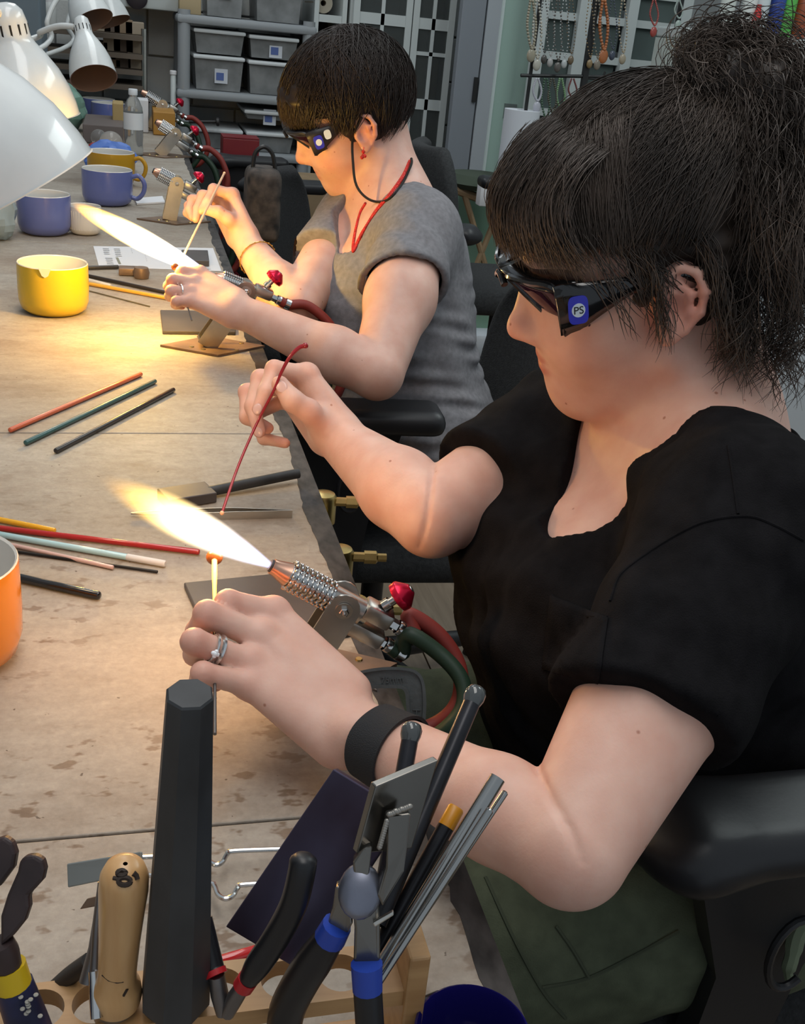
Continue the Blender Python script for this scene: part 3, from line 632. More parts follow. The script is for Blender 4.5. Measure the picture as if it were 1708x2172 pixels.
slR = Off(And(cone(n_Rsh, hemR + (hemR - n_Rsh) * .3, 0.066, 0.060), half(hemR, dirn(n_Rsh, n_Rel)), 0.004), n_sfold, 0.004)
shirt = U(0.035, Off(n_torso, n_fold, 0.012), slL, slR)
scoop = at(1246, 1058, 0.885)
cutter = U(0.035, cone(nh(-0.03, 0, -0.06), np.array([0.470, 0.783, 0.962]), 0.090, 0.094), cone(np.array([0.430, 0.768, 0.955]), scoop, 0.078, 0.044))
shirt = And(Sub(shirt, cutter, 0.004), half((0, 0, 0.50), (0, 0, -1)), 0.01)
V, Q = surf(shirt, (0.2, 0.40, 0.48), (0.78, 1.10, 1.06), 0.0042)
n_shirt = fast_mesh('shirt', V, Q, BLACK, NEAR); n_shirt['label'] = 'black short-sleeved cotton t-shirt'
# pocket on the left breast: a thin patch lifted off the shirt surface
def project(sd, p, d, lim=0.3):              # march from p along d to the surface
    p = np.array(p, float).copy(); d = np.array(d, float); d /= np.linalg.norm(d); s = 0
    for _ in range(80):
        v = float(sd(p[:, None].astype(np.float32))[0])
        if abs(v) < 2e-4 or s > lim: break
        p = p + d * v * 0.8; s += abs(v) * .8
    return p
def patch(sd, corners, nu, nv, lift, name, m, parent, thick=0.0015):   # corners in pixels (tl, tr, br, bl), cast on to sd
    g = []
    for j in range(nv + 1):
        for i in range(nu + 1):
            u, v = i / nu, j / nv; c = np.array(corners, float)
            q = c[0] * (1 - u) * (1 - v) + c[1] * u * (1 - v) + c[2] * u * v + c[3] * (1 - u) * v
            g.append(q)
    g = on_surface(sd, g, lift)
    idx = lambda i, j: j * (nu + 1) + i
    Fc = [(idx(i, j), idx(i, j + 1), idx(i + 1, j + 1), idx(i + 1, j)) for j in range(nv) for i in range(nu)]
    o = mesh_obj(name, g, Fc, m, parent); s = o.modifiers.new('s', 'SOLIDIFY'); s.thickness = thick; s.offset = 0
    return o
patch(shirt, [(1168, 1262, .80), (1290, 1310, .76), (1270, 1450, .76), (1150, 1420, .78)], 10, 10, 0.0016, 'pocket', BLACK, NEAR)
for pts in ([(1704, 1146, .74), (1640, 1112, .74), (1585, 1095, .74), (1500, 1105, .74), (1427, 1139, .74), (1350, 1190, .74), (1312, 1225, .75), (1295, 1275, .75)], [(1545, 945, .78), (1555, 1010, .76), (1566, 1090, .75)], [(1170, 1262, .80), (1200, 1290, .79), (1240, 1306, .78), (1288, 1310, .77)]):
    MB().tube(on_surface(shirt, spline(pts, 30), 0.0003), 0.0011, 6).obj('seam', BLACK, NEAR)
GREEN = mat('olive_cotton', (0.088, 0.100, 0.062), 0.85, var=0.22, vscale=45, bump=0.3, bscale=700, spec=0.2)
def t_fold(P):
    x, y, z = P
    return 0.0022 * np.sin(x * 55 + y * 40 + np.sin(z * 40)) + 0.0016 * np.sin(y * 110 - x * 35) + 0.0012 * np.sin(z * 120 + x * 60)
kl = np.array([0.10, 0.635, 0.535]); kr = np.array([0.10, 0.92, 0.535])
trou = U(0.03, cone((0.545, 0.655, 0.545), kl, 0.104, 0.076), cone((0.545, 0.865, 0.545), kr, 0.104, 0.076), ell((0.56, 0.76, 0.545), (0.14, 0.175, 0.10)), cone(kl, (0.16, 0.63, 0.10), 0.072, 0.052), cone(kr, (0.16, 0.93, 0.10), 0.072, 0.052))
trou = Off(trou, t_fold, 0.006)
V, Q = surf(trou, (-0.02, 0.48, 0.03), (0.74, 1.06, 0.70), 0.006)
o = fast_mesh('trousers', V, Q, GREEN, NEAR); o['label'] = 'olive green cotton trousers'
SEAM = mat('olive_seam', (0.060, 0.070, 0.042), 0.9)
for nm, pts in (('seam', [(1180, 1965, .80), (1215, 2015, .79), (1250, 2075, .785)]), ('seam', [(1150, 2095, .78), (1245, 2075, .785), (1340, 2030, .79), (1440, 1975, .80)]), ('seam', [(1030, 1860, .86), (1090, 1990, .84), (1150, 2100, .82), (1200, 2160, .81)])):
    P = on_surface(trou, spline(pts, 24), 0.0004)
    MB().tube(P, 0.0016, 6).obj(nm, SEAM, NEAR)
P = spline([at(1706, 1955, .86), at(1690, 1985, .86), at(1680, 2030, .86), at(1672, 2060, .86), at(1678, 2085, .86)], 14)
b = MB(); b.tube(P, [.0075] * 6 + [.006] * 4 + [.004] * 4, 8); b.obj('drawstring', mat('pale_olive', (.16, .19, .12), .9), NEAR)
SHOE = mat('dark_shoe', (0.02, 0.02, 0.022), 0.6)
for y in (0.63, 0.93):
    b = MB(); b.ball((0.13, y, 0.045), (0.065, 0.045, 0.045)); b.ball((0.06, y, 0.035), (0.085, 0.045, 0.034)); b.box((0.09, y, 0.010), (0.25, 0.085, 0.02), bev=0.008); b.obj('shoe', SHOE, NEAR)
# --- hair
HAIR1 = mat('dark_brown_hair', (0.030, 0.021, 0.016), 0.42, var=0.5, vscale=30, spec=0.45)
HAIR1S = mat('dark_brown_strand', (0.062, 0.045, 0.035), 0.45, var=0.55, vscale=14, spec=0.55)
rng = np.random.default_rng(4)
CC = np.array([-0.008, 0.0, 0.042]); CR = np.array([0.110, 0.090, 0.110])
TIE = np.array([-0.070, -0.006, 0.127])
cap = ell(CC, CR - 0.006)
cap = U(0.02, cap, ell((0.062, 0, 0.082), (0.041, 0.062, 0.032)))
cap = Sub(cap, rbox((0.130, 0, -0.061), (0.098, 0.2, 0.118), None, 0.02), 0.012)
for s in (1, -1): cap = Sub(cap, ell((-0.004, 0.094 * s, -0.002), (0.032, 0.030, 0.044)), 0.008)
cap = And(cap, half((0, 0, -0.070), (0.25, 0, -1)), 0.02)
tail = U(0.03, ell(TIE + np.array([-0.010, 0, 0.004]), (0.032, 0.032, 0.026)), ell((-0.100, 0.000, 0.118), (0.034, 0.038, 0.030)), ell((-0.118, 0.020, 0.060), (0.040, 0.046, 0.056)), ell((-0.104, 0.044, 0.006), (0.030, 0.036, 0.046)))
def h_fold(P):
    x, y, z = P
    return 0.0016 * np.sin(y * 260 + x * 40 + np.sin(z * 60) * 2) + 0.0014 * np.sin(z * 330 + y * 120 + np.sin(x * 50) * 2)
def t2_fold(P):
    x, y, z = P
    return 0.004 * np.sin(x * 130 + np.sin(z * 90) * 2) * np.sin(z * 110 + y * 60) + 0.003 * np.sin(y * 170 + x * 90 + z * 40)
hsd = Xf(U(0.012, Off(cap, h_fold, 0.004), Off(tail, t2_fold, 0.008)), N_A, N_T)
V, Q = surf(hsd, (0.26, 0.72, 0.98), (0.66, 1.02, 1.30), 0.0030)
n_hair = fast_mesh('hair', V, Q, HAIR1, NEAR); n_hair['label'] = 'dark brown curly hair gathered in a high loose bun'
def W_(L): return np.asarray(L) @ N_A.T + N_T
S = 18; u = np.linspace(0, 1, S)
lines = []; rad = []
def on_cap(d, k=1.0): d = d / np.linalg.norm(d, axis=-1, keepdims=True); return CC + d * CR * k
def comb(n, roots, k0, k1, wav, curl=0.0, end=TIE, endspread=0.016, r=0.00036):
    for i in range(n):
        a = roots(); a = (a - CC) / CR; a /= np.linalg.norm(a); e = (end + rng.normal(0, endspread, 3) - CC) / CR; e /= np.linalg.norm(e)
        om = math.acos(np.clip(a.dot(e), -1, 1)); 
        if om < .15: continue
        d = (np.sin((1 - u) * om)[:, None] * a + np.sin(u * om)[:, None] * e) / math.sin(om)
        side = np.cross(a, e); side /= np.linalg.norm(side)
        ph = rng.uniform(0, 6.28); fq = rng.uniform(3, 7)
        d = d + side * (wav * np.sin(u * fq + ph) * np.sin(u * math.pi))[:, None]
        L = on_cap(d) - CC; kk = rng.uniform(k0, k1) + 0.030 * np.sin(u * 2.6 + ph) * rng.uniform(0.2, 1)
        L = CC + L * (kk * (0.97 + 0.03 * np.sin(math.pi * np.clip(u * 1.2, 0, 1))))[:, None]
        lines.append(W_(L)); rad.append(r * rng.uniform(.6, 1.3) * np.clip(np.minimum(u * 12 + .3, (1 - u) * 6 + .25), 0, 1))
def r_side():
    s = rng.choice([1, 1, 1, -1]); t = rng.uniform(0, 1)
    return np.array([0.075 - 0.095 * t, s * 0.085, 0.070 - 0.020 * t + rng.normal(0, .006)])
def r_front(): return np.array([0.075, rng.uniform(-0.075, 0.075), 0.110 + rng.normal(0, .010)])
def r_back(): s = rng.choice([1, 1, -1]); return np.array([rng.uniform(-0.10, -0.038), s * 0.080, rng.uniform(-0.065, 0.03)])
def r_all(): v = rng.normal(0, 1, 3); v[2] = abs(v[2]); return CC + CR * v / np.linalg.norm(v)
comb(1500, r_side, 0.965, 1.05, 0.06); comb(1300, r_front, 0.98, 1.06, 0.07); comb(700, r_back, 0.96, 1.05, 0.06); comb(1000, r_all, 0.98, 1.07, 0.10)
# fringe
for i in range(1500):
    y0 = rng.uniform(-0.064, 0.078); r0 = np.array([0.040 + rng.normal(0, .010), y0 * 0.8, 0.142 - 3.0 * y0 * y0])
    ye = y0 * 1.22 + rng.normal(0, .006); lowz = rng.uniform(0.050, 0.066) - abs(y0) * .12
    r1 = np.array([0.100 - 4.5 * y0 * y0 + rng.normal(0, .003), y0 * 1.05, 0.108 - 2.0 * y0 * y0]); r2 = np.array([0.111 - 5.2 * ye * ye + rng.normal(0, .003), ye, lowz])
    L = np.array([(1 - t) ** 2 * r0 + 2 * t * (1 - t) * (2 * r1 - (r0 + r2) / 2) + t * t * r2 for t in u])
    L[:, 1] += 0.003 * np.sin(u * rng.uniform(2, 6) + rng.uniform(0, 6)); lines.append(W_(L)); rad.append(0.00036 * rng.uniform(.6, 1.3) * np.clip(np.minimum(u * 12 + .3, (1 - u) * 5 + .2), 0, 1))
for i in range(650):                         # hair swept from the parting down over the temple
    t0 = rng.uniform(0, 1); a = np.array([0.062 - 0.055 * t0, 0.030 + 0.020 * rng.uniform() , 0.138 + .004 * t0]); b = np.array([0.078 - 0.045 * t0 + rng.normal(0, .004), 0.078 + .006 * t0, 0.062 - 0.006 * t0 + rng.normal(0, .005)])
    a_ = (a - CC) / CR; a_ /= np.linalg.norm(a_); e_ = (b - CC) / CR; e_ /= np.linalg.norm(e_); om = math.acos(np.clip(a_.dot(e_), -1, 1))
    d = (np.sin((1 - u) * om)[:, None] * a_ + np.sin(u * om)[:, None] * e_) / math.sin(om); L = CC + d * CR * (rng.uniform(1.0, 1.07) + 0.03 * np.sin(u * 3.14))[:, None]
    L[:, 0] += 0.005 * np.sin(u * rng.uniform(2, 5) + rng.uniform(0, 6)); lines.append(W_(L)); rad.append(0.00036 * rng.uniform(.6, 1.3) * np.clip(np.minimum(u * 12 + .3, (1 - u) * 5 + .2), 0, 1))
# temple wisps in front of the ear and long ones over the glasses arm
for i in range(70):
    a = np.array([rng.uniform(0.010, 0.066), 0.080, rng.uniform(0.050, 0.075)]); b = np.array([a[0] - rng.uniform(0.005, 0.035), 0.083, rng.uniform(-0.02, 0.035)])
    m_ = (a + b) / 2 + np.array([rng.normal(0, .006), 0.008, 0]); L = np.array([(1 - t) ** 2 * a + 2 * t * (1 - t) * m_ + t * t * b for t in u])
    L[:, 0] += 0.004 * np.sin(u * rng.uniform(4, 10) + rng.uniform(0, 6)) * u; lines.append(W_(L)); rad.append(0.00042 * np.clip(np.minimum(u * 12 + .3, (1 - u) * 5 + .2), 0, 1))
strands('hair_strands', lines, rad, HAIR1S, n_hair)
# curls of the bun and loose locks at the nape
lines = []; rad = []; S = 28; u = np.linspace(0, 1, S)
def curl(p0, p1, p2, amp, turns, n, spread, r=0.00038):
    for i in range(n):
        q0, q1, q2 = [np.array(p) + rng.normal(0, spread * w, 3) for p, w in ((p0, .6), (p1, 1), (p2, 1))]
        B = ((1 - u) ** 2)[:, None] * q0 + (2 * u * (1 - u))[:, None] * q1 + (u ** 2)[:, None] * q2
        ax = q2 - q0; ax /= np.linalg.norm(ax); s1 = np.cross(ax, (0.3, 0.8, 0.5)); s1 /= np.linalg.norm(s1); s2 = np.cross(ax, s1)
        A = amp * rng.uniform(.4, 1.3) * np.clip(u * 3, 0, 1); ph = rng.uniform(0, 6.28); tn = turns * rng.uniform(.7, 1.4)
        L = B + s1 * (A * np.cos(u * tn * 6.28 + ph))[:, None] + s2 * (A * np.sin(u * tn * 6.28 + ph))[:, None]
        lines.append(W_(L)); rad.append(r * rng.uniform(.6, 1.3) * np.clip((1 - u) * 6 + .25, 0, 1))
T_ = TIE + np.array([-0.01, 0, 0.01])
curl(T_, (-0.08, 0.01, 0.170), (-0.134, -0.005, 0.115), 0.009, 1.6, 520, 0.016)
curl(T_, (-0.125, 0.02, 0.140), (-0.138, 0.035, 0.045), 0.010, 2.0, 640, 0.024)
curl(T_, (-0.110, 0.055, 0.120), (-0.115, 0.070, 0.000), 0.010, 2.2, 560, 0.022)
curl(T_, (-0.080, 0.075, 0.110), (-0.080, 0.092, -0.015), 0.009, 2.2, 420, 0.018)
curl((-0.05, 0.03, 0.14), (-0.05, 0.0, 0.177), (-0.100, -0.02, 0.146), 0.010, 1.4, 380, 0.015)
curl((-0.105, 0.06, 0.03), (-0.085, 0.085, -0.03), (-0.070, 0.088, -0.080), 0.012, 1.7, 170, 0.014)
curl((-0.06, 0.075, 0.02), (-0.05, 0.085, -0.03), (-0.040, 0.085, -0.060), 0.007, 1.3, 160, 0.012)
curl((-0.02, 0.082, 0.055), (-0.03, 0.094, 0.01), (-0.036, 0.088, -0.040), 0.005, 1.2, 70, 0.008)
curl((0.02, 0.082, 0.045), (0.010, 0.092, 0.015), (0.018, 0.088, -0.022), 0.004, 1.0, 50, 0.007, 0.00036)
curl((-0.10, 0.05, 0.10), (-0.15, 0.03, 0.02), (-0.140, 0.055, -0.065), 0.014, 2.3, 60, 0.02, 0.00034)
curl(T_, (-0.09, -0.01, 0.190), (-0.165, -0.01, 0.11), 0.013, 1.5, 55, 0.02, 0.00034)
strands('hair_curls', lines, rad, HAIR1S, n_hair)
# --- safety glasses (worn on the head: a thing of her own that she wears, kept as her part)
GLOSS = mat('glossy_black_plastic', (0.010, 0.010, 0.011), 0.12, spec=0.6, coat=0.3)
LENS = mat('violet_lens', (0.10, 0.03, 0.09), 0.05, trans=0.75, ior=1.2, spec=0.6)
BADGE = mat('badge_blue', (0.045, 0.05, 0.55), 0.25); BWHITE = mat('badge_white', (0.75, 0.85, 0.9), 0.4)
def grid_obj(name, fn, nu, nv, m, parent, thick=0.002, closed=False):
    g = [fn(i / nu, j / nv) for j in range(nv + 1) for i in range(nu + 1)]
    idx = lambda i, j: j * (nu + 1) + i
    o = mesh_obj(name, g, [(idx(i, j), idx(i + 1, j), idx(i + 1, j + 1), idx(i, j + 1)) for j in range(nv) for i in range(nu)], m, parent)
    s = o.modifiers.new('s', 'SOLIDIFY'); s.thickness = thick; s.offset = 0
    return o
def glasses(hw, parent, frame_m, second=False, ox=0.0, oz=0.0, wy=0.0745):
    g = empty('safety_glasses', hw(0.11, 0, 0.03)); g.parent = parent; g.matrix_parent_inverse = pm(parent).inverted()
    def fx(y): return 0.116 + ox - 3.6 * y * y - 320 * y ** 4          # wrap of the front
    def loc(x, y, z): return hw(x, y, z + oz)
    def fz(y, z): return fx(y) + 0.004 - (0.046 - z) * 0.62
    # frame rims
    for s in (1, -1):
        ys = np.array([0.012, 0.030, 0.055, wy - .004, wy - .002, 0.055, 0.032, 0.014]) * s; zs = np.array([0.044, 0.047, 0.0485, 0.045, 0.014, 0.006, 0.006, 0.022])
        pts = [(fz(a, b), a, b) for a, b in zip(ys, zs)]; pts.append(pts[0])
        P = [loc(*p) for p in spline(pts, 48)[:-1]]
        MB().tube(P, 0.0030, 8, closed=True).obj('lens_rim', frame_m, g)
        def lf(a, b):
            y = s * (0.013 + (wy - .018) * a); z = (0.007 + 0.015 * max(0, 1 - a * 3)) * (1 - b) + 0.046 * b
            return loc(fz(y, z) - 0.001, y, z)
        grid_obj('lens', lf, 10, 6, LENS, g, 0.0018)
        # brow shield on top
        grid_obj('brow_shield', lambda a, b: loc((fx(s * wy * a) + 0.006) * (1 - b) + (0.090 - 0.9 * abs(wy * a) * .35) * b + 0.0, s * (wy * a), 0.0475 - 0.006 * a ** 3 + 0.004 * b), 10, 3, frame_m, g, 0.002)
        # side panel / temple arm
        arm = [(0.094, 0.047, 0.007), (0.088, 0.048, 0.008), (0.080, 0.0475, 0.010), (0.062, 0.045, 0.018), (0.040, 0.042, 0.027), (0.020, 0.039, 0.031), (-0.004, 0.036, 0.029), (-0.022, 0.026, 0.018)]
        def af(a, b):
            t = a * (len(arm) - 1); i = min(int(t), len(arm) - 2); f = t - i; q = np.array(arm[i]) * (1 - f) + np.array(arm[i + 1]) * f
            y = (wy - .002) + 0.006 * min(1, a * 3) + 0.0015 * math.sin(math.pi * b)
            return loc(q[0] + ox, s * y, q[1] * b + q[2] * (1 - b))
        grid_obj('temple_arm', af, 28, 4, frame_m, g, 0.0032)
        grid_obj('hinge_corner', lambda a, b: loc(fz(s * (wy - .003), 0.010 * (1 - b) + 0.0455 * b) * (1 - a) + (0.092 + ox) * a, s * (wy - .003 + .003 * a), (0.006 + .006 * (1 - a)) * (1 - b) + 0.0465 * b), 4, 4, frame_m, g, 0.003)
    MB().tube([loc(fx(0) + .006, y, 0.043 - 30 * abs(y) ** 2) for y in np.linspace(-.014, .014, 9)], 0.003, 8).obj('bridge', frame_m, g)
    # round-cornered badge on the near side panel
    def disc(name, m, cx, cz, rx, rz, lift, pw=4, rot=0.10):
        b = MB(); n = 28; V = []
        for l in (0, lift):
            for k in range(n):
                t = 2 * math.pi * k / n; c, s_ = math.cos(t), math.sin(t); dx = rx * np.sign(c) * abs(c) ** (2 / pw); dz = rz * np.sign(s_) * abs(s_) ** (2 / pw)
                V.append(loc(cx + ox + dx * math.cos(rot) - dz * math.sin(rot), wy + .0062 + l, cz + dx * math.sin(rot) + dz * math.cos(rot)))
        Fc = [tuple(range(n, 2 * n)), tuple(range(n - 1, -1, -1))] + [(k, (k + 1) % n, n + (k + 1) % n, n + k) for k in range(n)]
        return b.add(V, Fc).obj(name, m, g)
    disc('blue_badge', BADGE, 0.0795, 0.027, 0.0078, 0.0112, 0.0010)
    disc('badge_disc', BWHITE, 0.0795, 0.027, 0.0052, 0.0055, 0.0014, 2)
    if second: disc('white_badge', BWHITE, 0.0610, 0.0325, 0.0058, 0.0078, 0.0012, 3)
    return g, loc
n_gl, n_loc = glasses(nh, NEAR, GLOSS, oz=-0.009, ox=-0.004)
INK = mat('black_ink', (0.01, 0.01, 0.012), 0.5)
text_obj('badge_lettering', 'PS', 0.0085, n_loc(0.0755, 0.0745 + .0062 + .0016, 0.0268), N_A @ np.array([-1, 0, -0.12]), N_A @ np.array([0.35, 0, 1]), INK, n_gl, 0.0001)
# ------------------------------------------------------------------ the woman in the grey shirt (further along the bench)
SKIN2 = skin_mat('skin_pale', (0.70, 0.44, 0.355))
F_A = euler_np(177.0, 29.2, -9.7); F_T = np.array([0.385, 1.925, 1.0855])
def fh(x, y, z): return F_A @ np.array([x, y, z]) + F_T
f_Lsh = at(893, 492, 1.75); f_Lel = at(800, 792, 1.575); f_Lwr = at(505, 658, 1.60)
f_Rsh = at(745, 470, 1.95); f_Rel = at(627, 655, 1.74); f_Rwr = at(516, 508, 1.86)
FLF = [px((424, 580, 1.630), (386, 577, 1.615), (374, 592, 1.635), (384, 606, 1.645)),
       px((412, 600, 1.615), (367, 594, 1.598), (358, 607, 1.620), (375, 618, 1.635)),
       px((404, 620, 1.602), (364, 617, 1.585), (360, 628, 1.605), (376, 634, 1.620)),
       px((402, 638, 1.590), (374, 639, 1.575), (372, 646, 1.592), (386, 650, 1.605))]
FLT = px((470, 620, 1.640), (440, 600, 1.665), (410, 588, 1.670), (384, 578, 1.660))
FRF = [px((493, 413, 1.850), (453, 401, 1.838), (440, 427, 1.822), (427, 447, 1.815)),
       px((480, 418, 1.868), (430, 415, 1.860), (420, 442, 1.848), (415, 465, 1.840)),
       px((466, 425, 1.885), (408, 424, 1.880), (402, 445, 1.868), (408, 462, 1.860)),
       px((455, 435, 1.900), (400, 436, 1.895), (396, 452, 1.885), (406, 462, 1.878))]
FRT = px((502, 478, 1.845), (484, 464, 1.826), (463, 450, 1.818), (440, 446, 1.818))
def body_far():
    nb = np.array([0.455, 1.880, 0.962])
    neck = cone(fh(-0.034, 0, -0.03), nb, 0.050, 0.053)
    sh = U(0.05, cone(nb, f_Lsh, 0.045, 0.050), cone(nb, f_Rsh, 0.045, 0.050))
    torso = U(0.07, ell((0.465, 1.835, 0.865), (0.110, 0.160, 0.110)), ell((0.470, 1.795, 0.740), (0.122, 0.155, 0.115)), ell((0.495, 1.760, 0.600), (0.145, 0.170, 0.110)), ell((0.385, 1.765, 0.800), (0.062, 0.064, 0.064)), ell((0.385, 1.890, 0.790), (0.062, 0.064, 0.064)))
    ua = (f_Lsh + f_Lel) / 2
    arm_l = U(0.03, cone(f_Lsh, ua, 0.052, 0.051), cone(ua, f_Lel, 0.051, 0.0395))
    fl = f_Lel + (f_Lwr - f_Lel) * 0.3; fore_l = U(0.02, cone(f_Lel, fl, 0.039, 0.0385), cone(fl, f_Lwr, 0.0385, 0.0235))
    fr_ = f_Rel + (f_Rwr - f_Rel) * 0.3
    arm_r = cone(f_Rsh, f_Rel, 0.052, 0.039); fore_r = U(0.02, cone(f_Rel, fr_, 0.039, 0.038), cone(fr_, f_Rwr, 0.038, 0.0235))
    hl = hand_sd(f_Lwr, FLF, FLT, 0.0215); hr = hand_sd(f_Rwr, FRF, FRT, 0.0215)
    trunk = U(0.014, U(0.05, torso, sh, neck), Xf(head_sd(0.99), F_A, F_T))
    return U(0.012, trunk, U(0.018, U(0.006, arm_l, fore_l), hl), U(0.018, U(0.006, arm_r, fore_r), hr)), U(0.05, torso, sh), arm_l
f_body, f_torso, f_arml = body_far()
FAR = empty('person', (0.50, 1.77, 0.45), 'person in grey t-shirt with short dark hair and red beaded necklace', 'person')
V, Q = surf(f_body, (0.04, 1.40, 0.62), (0.66, 2.10, 1.24), 0.0031)
o = fast_mesh('body', V, Q, SKIN2, FAR)
c = np.ones((len(V), 3)); c = face_tint(V, F_A, F_T, c); c = nail_and_knuckle(V, c, FLF + FRF + [FLT, FRT], None); paint(o, c)
GREY = mat('heather_grey_cotton', (0.215, 0.210, 0.222), 0.9, var=0.16, vscale=120, bump=0.3, bscale=900, spec=0.15)
fhL = f_Lsh + (f_Lel - f_Lsh) * 0.40; fhR = f_Rsh + (f_Rel - f_Rsh) * 0.50
def f_fold(P):
    x, y, z = P
    lw = 1 / (1 + np.exp((z - 0.83) * 40))
    w = 0.0042 * np.sin(z * 190 + np.sin(y * 22 + x * 14) * 1.6 + y * 18) * lw * 0.95 * (0.5 + 0.5 * np.sin(y * 31 + z * 47 + x * 25)) + 0.0012 * np.sin(x * 90 + z * 50 + y * 30)
    return 0.009 + w
slL = And(cone(f_Lsh + np.array([0, 0.01, 0.005]), fhL + (fhL - f_Lsh) * .4, 0.060, 0.073), half(fhL, dirn(f_Lsh, f_Lel) + np.array([.25, -.1, .0])), 0.004)
slL = Off(slL, lambda P: 0.002 * np.sin(P[0] * 90 + P[1] * 70 + P[2] * 30), 0.003)
slL = Sub(slL, cone(fhL - dirn(f_Lsh, f_Lel) * 0.03, fhL + dirn(f_Lsh, f_Lel) * 0.08, 0.055, 0.069), 0.002)
slR = And(cone(f_Rsh, fhR + (fhR - f_Rsh) * .4, 0.060, 0.067), half(fhR, dirn(f_Rsh, f_Rel)), 0.004)
fshirt = U(0.025, Off(f_torso, f_fold, 0.014), slL, slR)
fcut = U(0.02, cone(fh(-0.03, 0, -0.06), np.array([0.455, 1.860, 0.968]), 0.078, 0.080), cone(np.array([0.400, 1.830, 0.960]), at(762, 520, 1.80), 0.072, 0.036))
fshirt = And(Sub(fshirt, fcut, 0.003), half((0, 0, 0.53), (0, 0, -1)), 0.01)
V, Q = surf(fshirt, (0.28, 1.52, 0.50), (0.68, 2.10, 1.06), 0.0044)
f_sh = fast_mesh('shirt', V, Q, GREY, FAR); f_sh['label'] = 'heather grey short-sleeved t-shirt'
patch(fshirt, [(776, 585, 1.72), (812, 575, 1.70), (806, 660, 1.70), (768, 650, 1.72)], 6, 6, 0.0015, 'pocket', GREY, FAR)
NAVY = mat('dark_denim', (0.02, 0.022, 0.03), 0.85, var=0.3, vscale=60)
ftr = U(0.03, cone((0.50, 1.69, 0.55), (0.10, 1.68, 0.54), 0.095, 0.07), cone((0.50, 1.87, 0.55), (0.10, 1.90, 0.54), 0.095, 0.07), ell((0.50, 1.78, 0.56), (0.15, 0.165, 0.10)), cone((0.10, 1.68, 0.54), (0.14, 1.68, 0.08), 0.066, 0.05), cone((0.10, 1.90, 0.54), (0.14, 1.90, 0.08), 0.066, 0.05))
V, Q = surf(ftr, (0, 1.55, 0.02), (0.70, 2.02, 0.70), 0.008)
o = fast_mesh('trousers', V, Q, NAVY, FAR); o['label'] = 'dark trousers'
for y in (1.68, 1.90):
    b = MB(); b.ball((0.11, y, 0.045), (0.065, 0.043, 0.045)); b.ball((0.04, y, 0.035), (0.085, 0.043, 0.034)); b.box((0.07, y, 0.010), (0.25, 0.08, 0.02), bev=0.008); b.obj('shoe', SHOE, FAR)
# hair: short crop with a side-swept fringe
HAIR2 = mat('short_dark_hair', (0.014, 0.009, 0.007), 0.45, var=0.5, vscale=30, spec=0.4)
HAIR2S = mat('short_dark_strand', (0.020, 0.0125, 0.0095), 0.45, var=0.5, vscale=14, spec=0.5)
rng = np.random.default_rng(9)
CC2 = np.array([-0.008, 0, 0.044]); CR2 = np.array([0.112, 0.091, 0.104])
cap2 = U(0.02, ell(CC2, CR2 - 0.004), ell((0.066, 0.0, 0.082), (0.040, 0.060, 0.032)))
cap2 = Sub(cap2, rbox((0.132, 0, -0.075), (0.100, 0.2, 0.122), None, 0.02), 0.012)
for s in (1, -1): cap2 = Sub(cap2, ell((-0.002, 0.096 * s, -0.012), (0.026, 0.030, 0.040)), 0.006)
cap2 = And(cap2, half((-0.06, 0, -0.068), (0.35, 0, -1)), 0.012)
hsd2 = Xf(Off(cap2, h_fold, 0.004), F_A, F_T)
V, Q = surf(hsd2, (0.24, 1.80, 0.98), (0.54, 2.06, 1.26), 0.0036)
f_hair = fast_mesh('hair', V, Q, HAIR2, FAR); f_hair['label'] = 'short dark brown cropped hair with fringe'
def W2(L): return np.asarray(L) @ F_A.T + F_T
lines = []; rad = []; S = 12; u = np.linspace(0, 1, S); CROWN = np.array([-0.055, -0.01, 0.140])
for i in range(2500):
    k = rng.uniform()
    if k < 0.42: tgt = np.array([0.108 - 6 * (y_ := rng.uniform(-0.065, 0.075)) ** 2, y_, rng.uniform(0.048, 0.075) - 0.30 * max(0, y_)])
    elif k < 0.60: s = rng.choice([1, 1, -1]); tgt = np.array([rng.uniform(0.015, 0.055), 0.086 * s, rng.uniform(0.005, 0.045)])
    elif k < 0.72: s = rng.choice([1, 1, -1]); tgt = np.array([rng.uniform(-0.035, 0.01), 0.088 * s, rng.uniform(0.030, 0.050)])
    else: a = rng.uniform(-1.6, 1.6); tgt = np.array([-0.105 * math.cos(a) * 0.98 + 0.0, 0.088 * math.sin(a), rng.uniform(-0.066, 0.03)]); tgt[0] = min(tgt[0], -0.028)
    st = CROWN + rng.normal(0, 0.030, 3); a = (st - CC2) / CR2; a /= np.linalg.norm(a); e = (tgt - CC2) / CR2; e /= np.linalg.norm(e); om = math.acos(np.clip(a.dot(e), -1, 1))
    if om < .3: continue
    t0 = rng.uniform(0, 0.45); v = t0 + (1 - t0) * u
    d = (np.sin((1 - v) * om)[:, None] * a + np.sin(v * om)[:, None] * e) / math.sin(om); d /= np.linalg.norm(d, axis=1)[:, None]
    L = CC2 + d * CR2 * (rng.uniform(0.985, 1.05) + 0.02 * np.sin(v * 3 + rng.uniform(0, 6)))[:, None]
    if k < 0.42: L += np.array([0.007, 0, 0.0]) * (v ** 2)[:, None]
    lines.append(W2(L)); rad.append(0.0006 * rng.uniform(.6, 1.3) * np.clip(np.minimum(u * 12 + .3, (1 - u) * 5 + .2), 0, 1))
strands('hair_strands', lines, rad, HAIR2S, f_hair)
MATTE = mat('matte_black_plastic', (0.014, 0.013, 0.016), 0.4)
f_gl, f_loc = glasses(fh, FAR, MATTE, True, oz=-0.006, ox=-0.003)
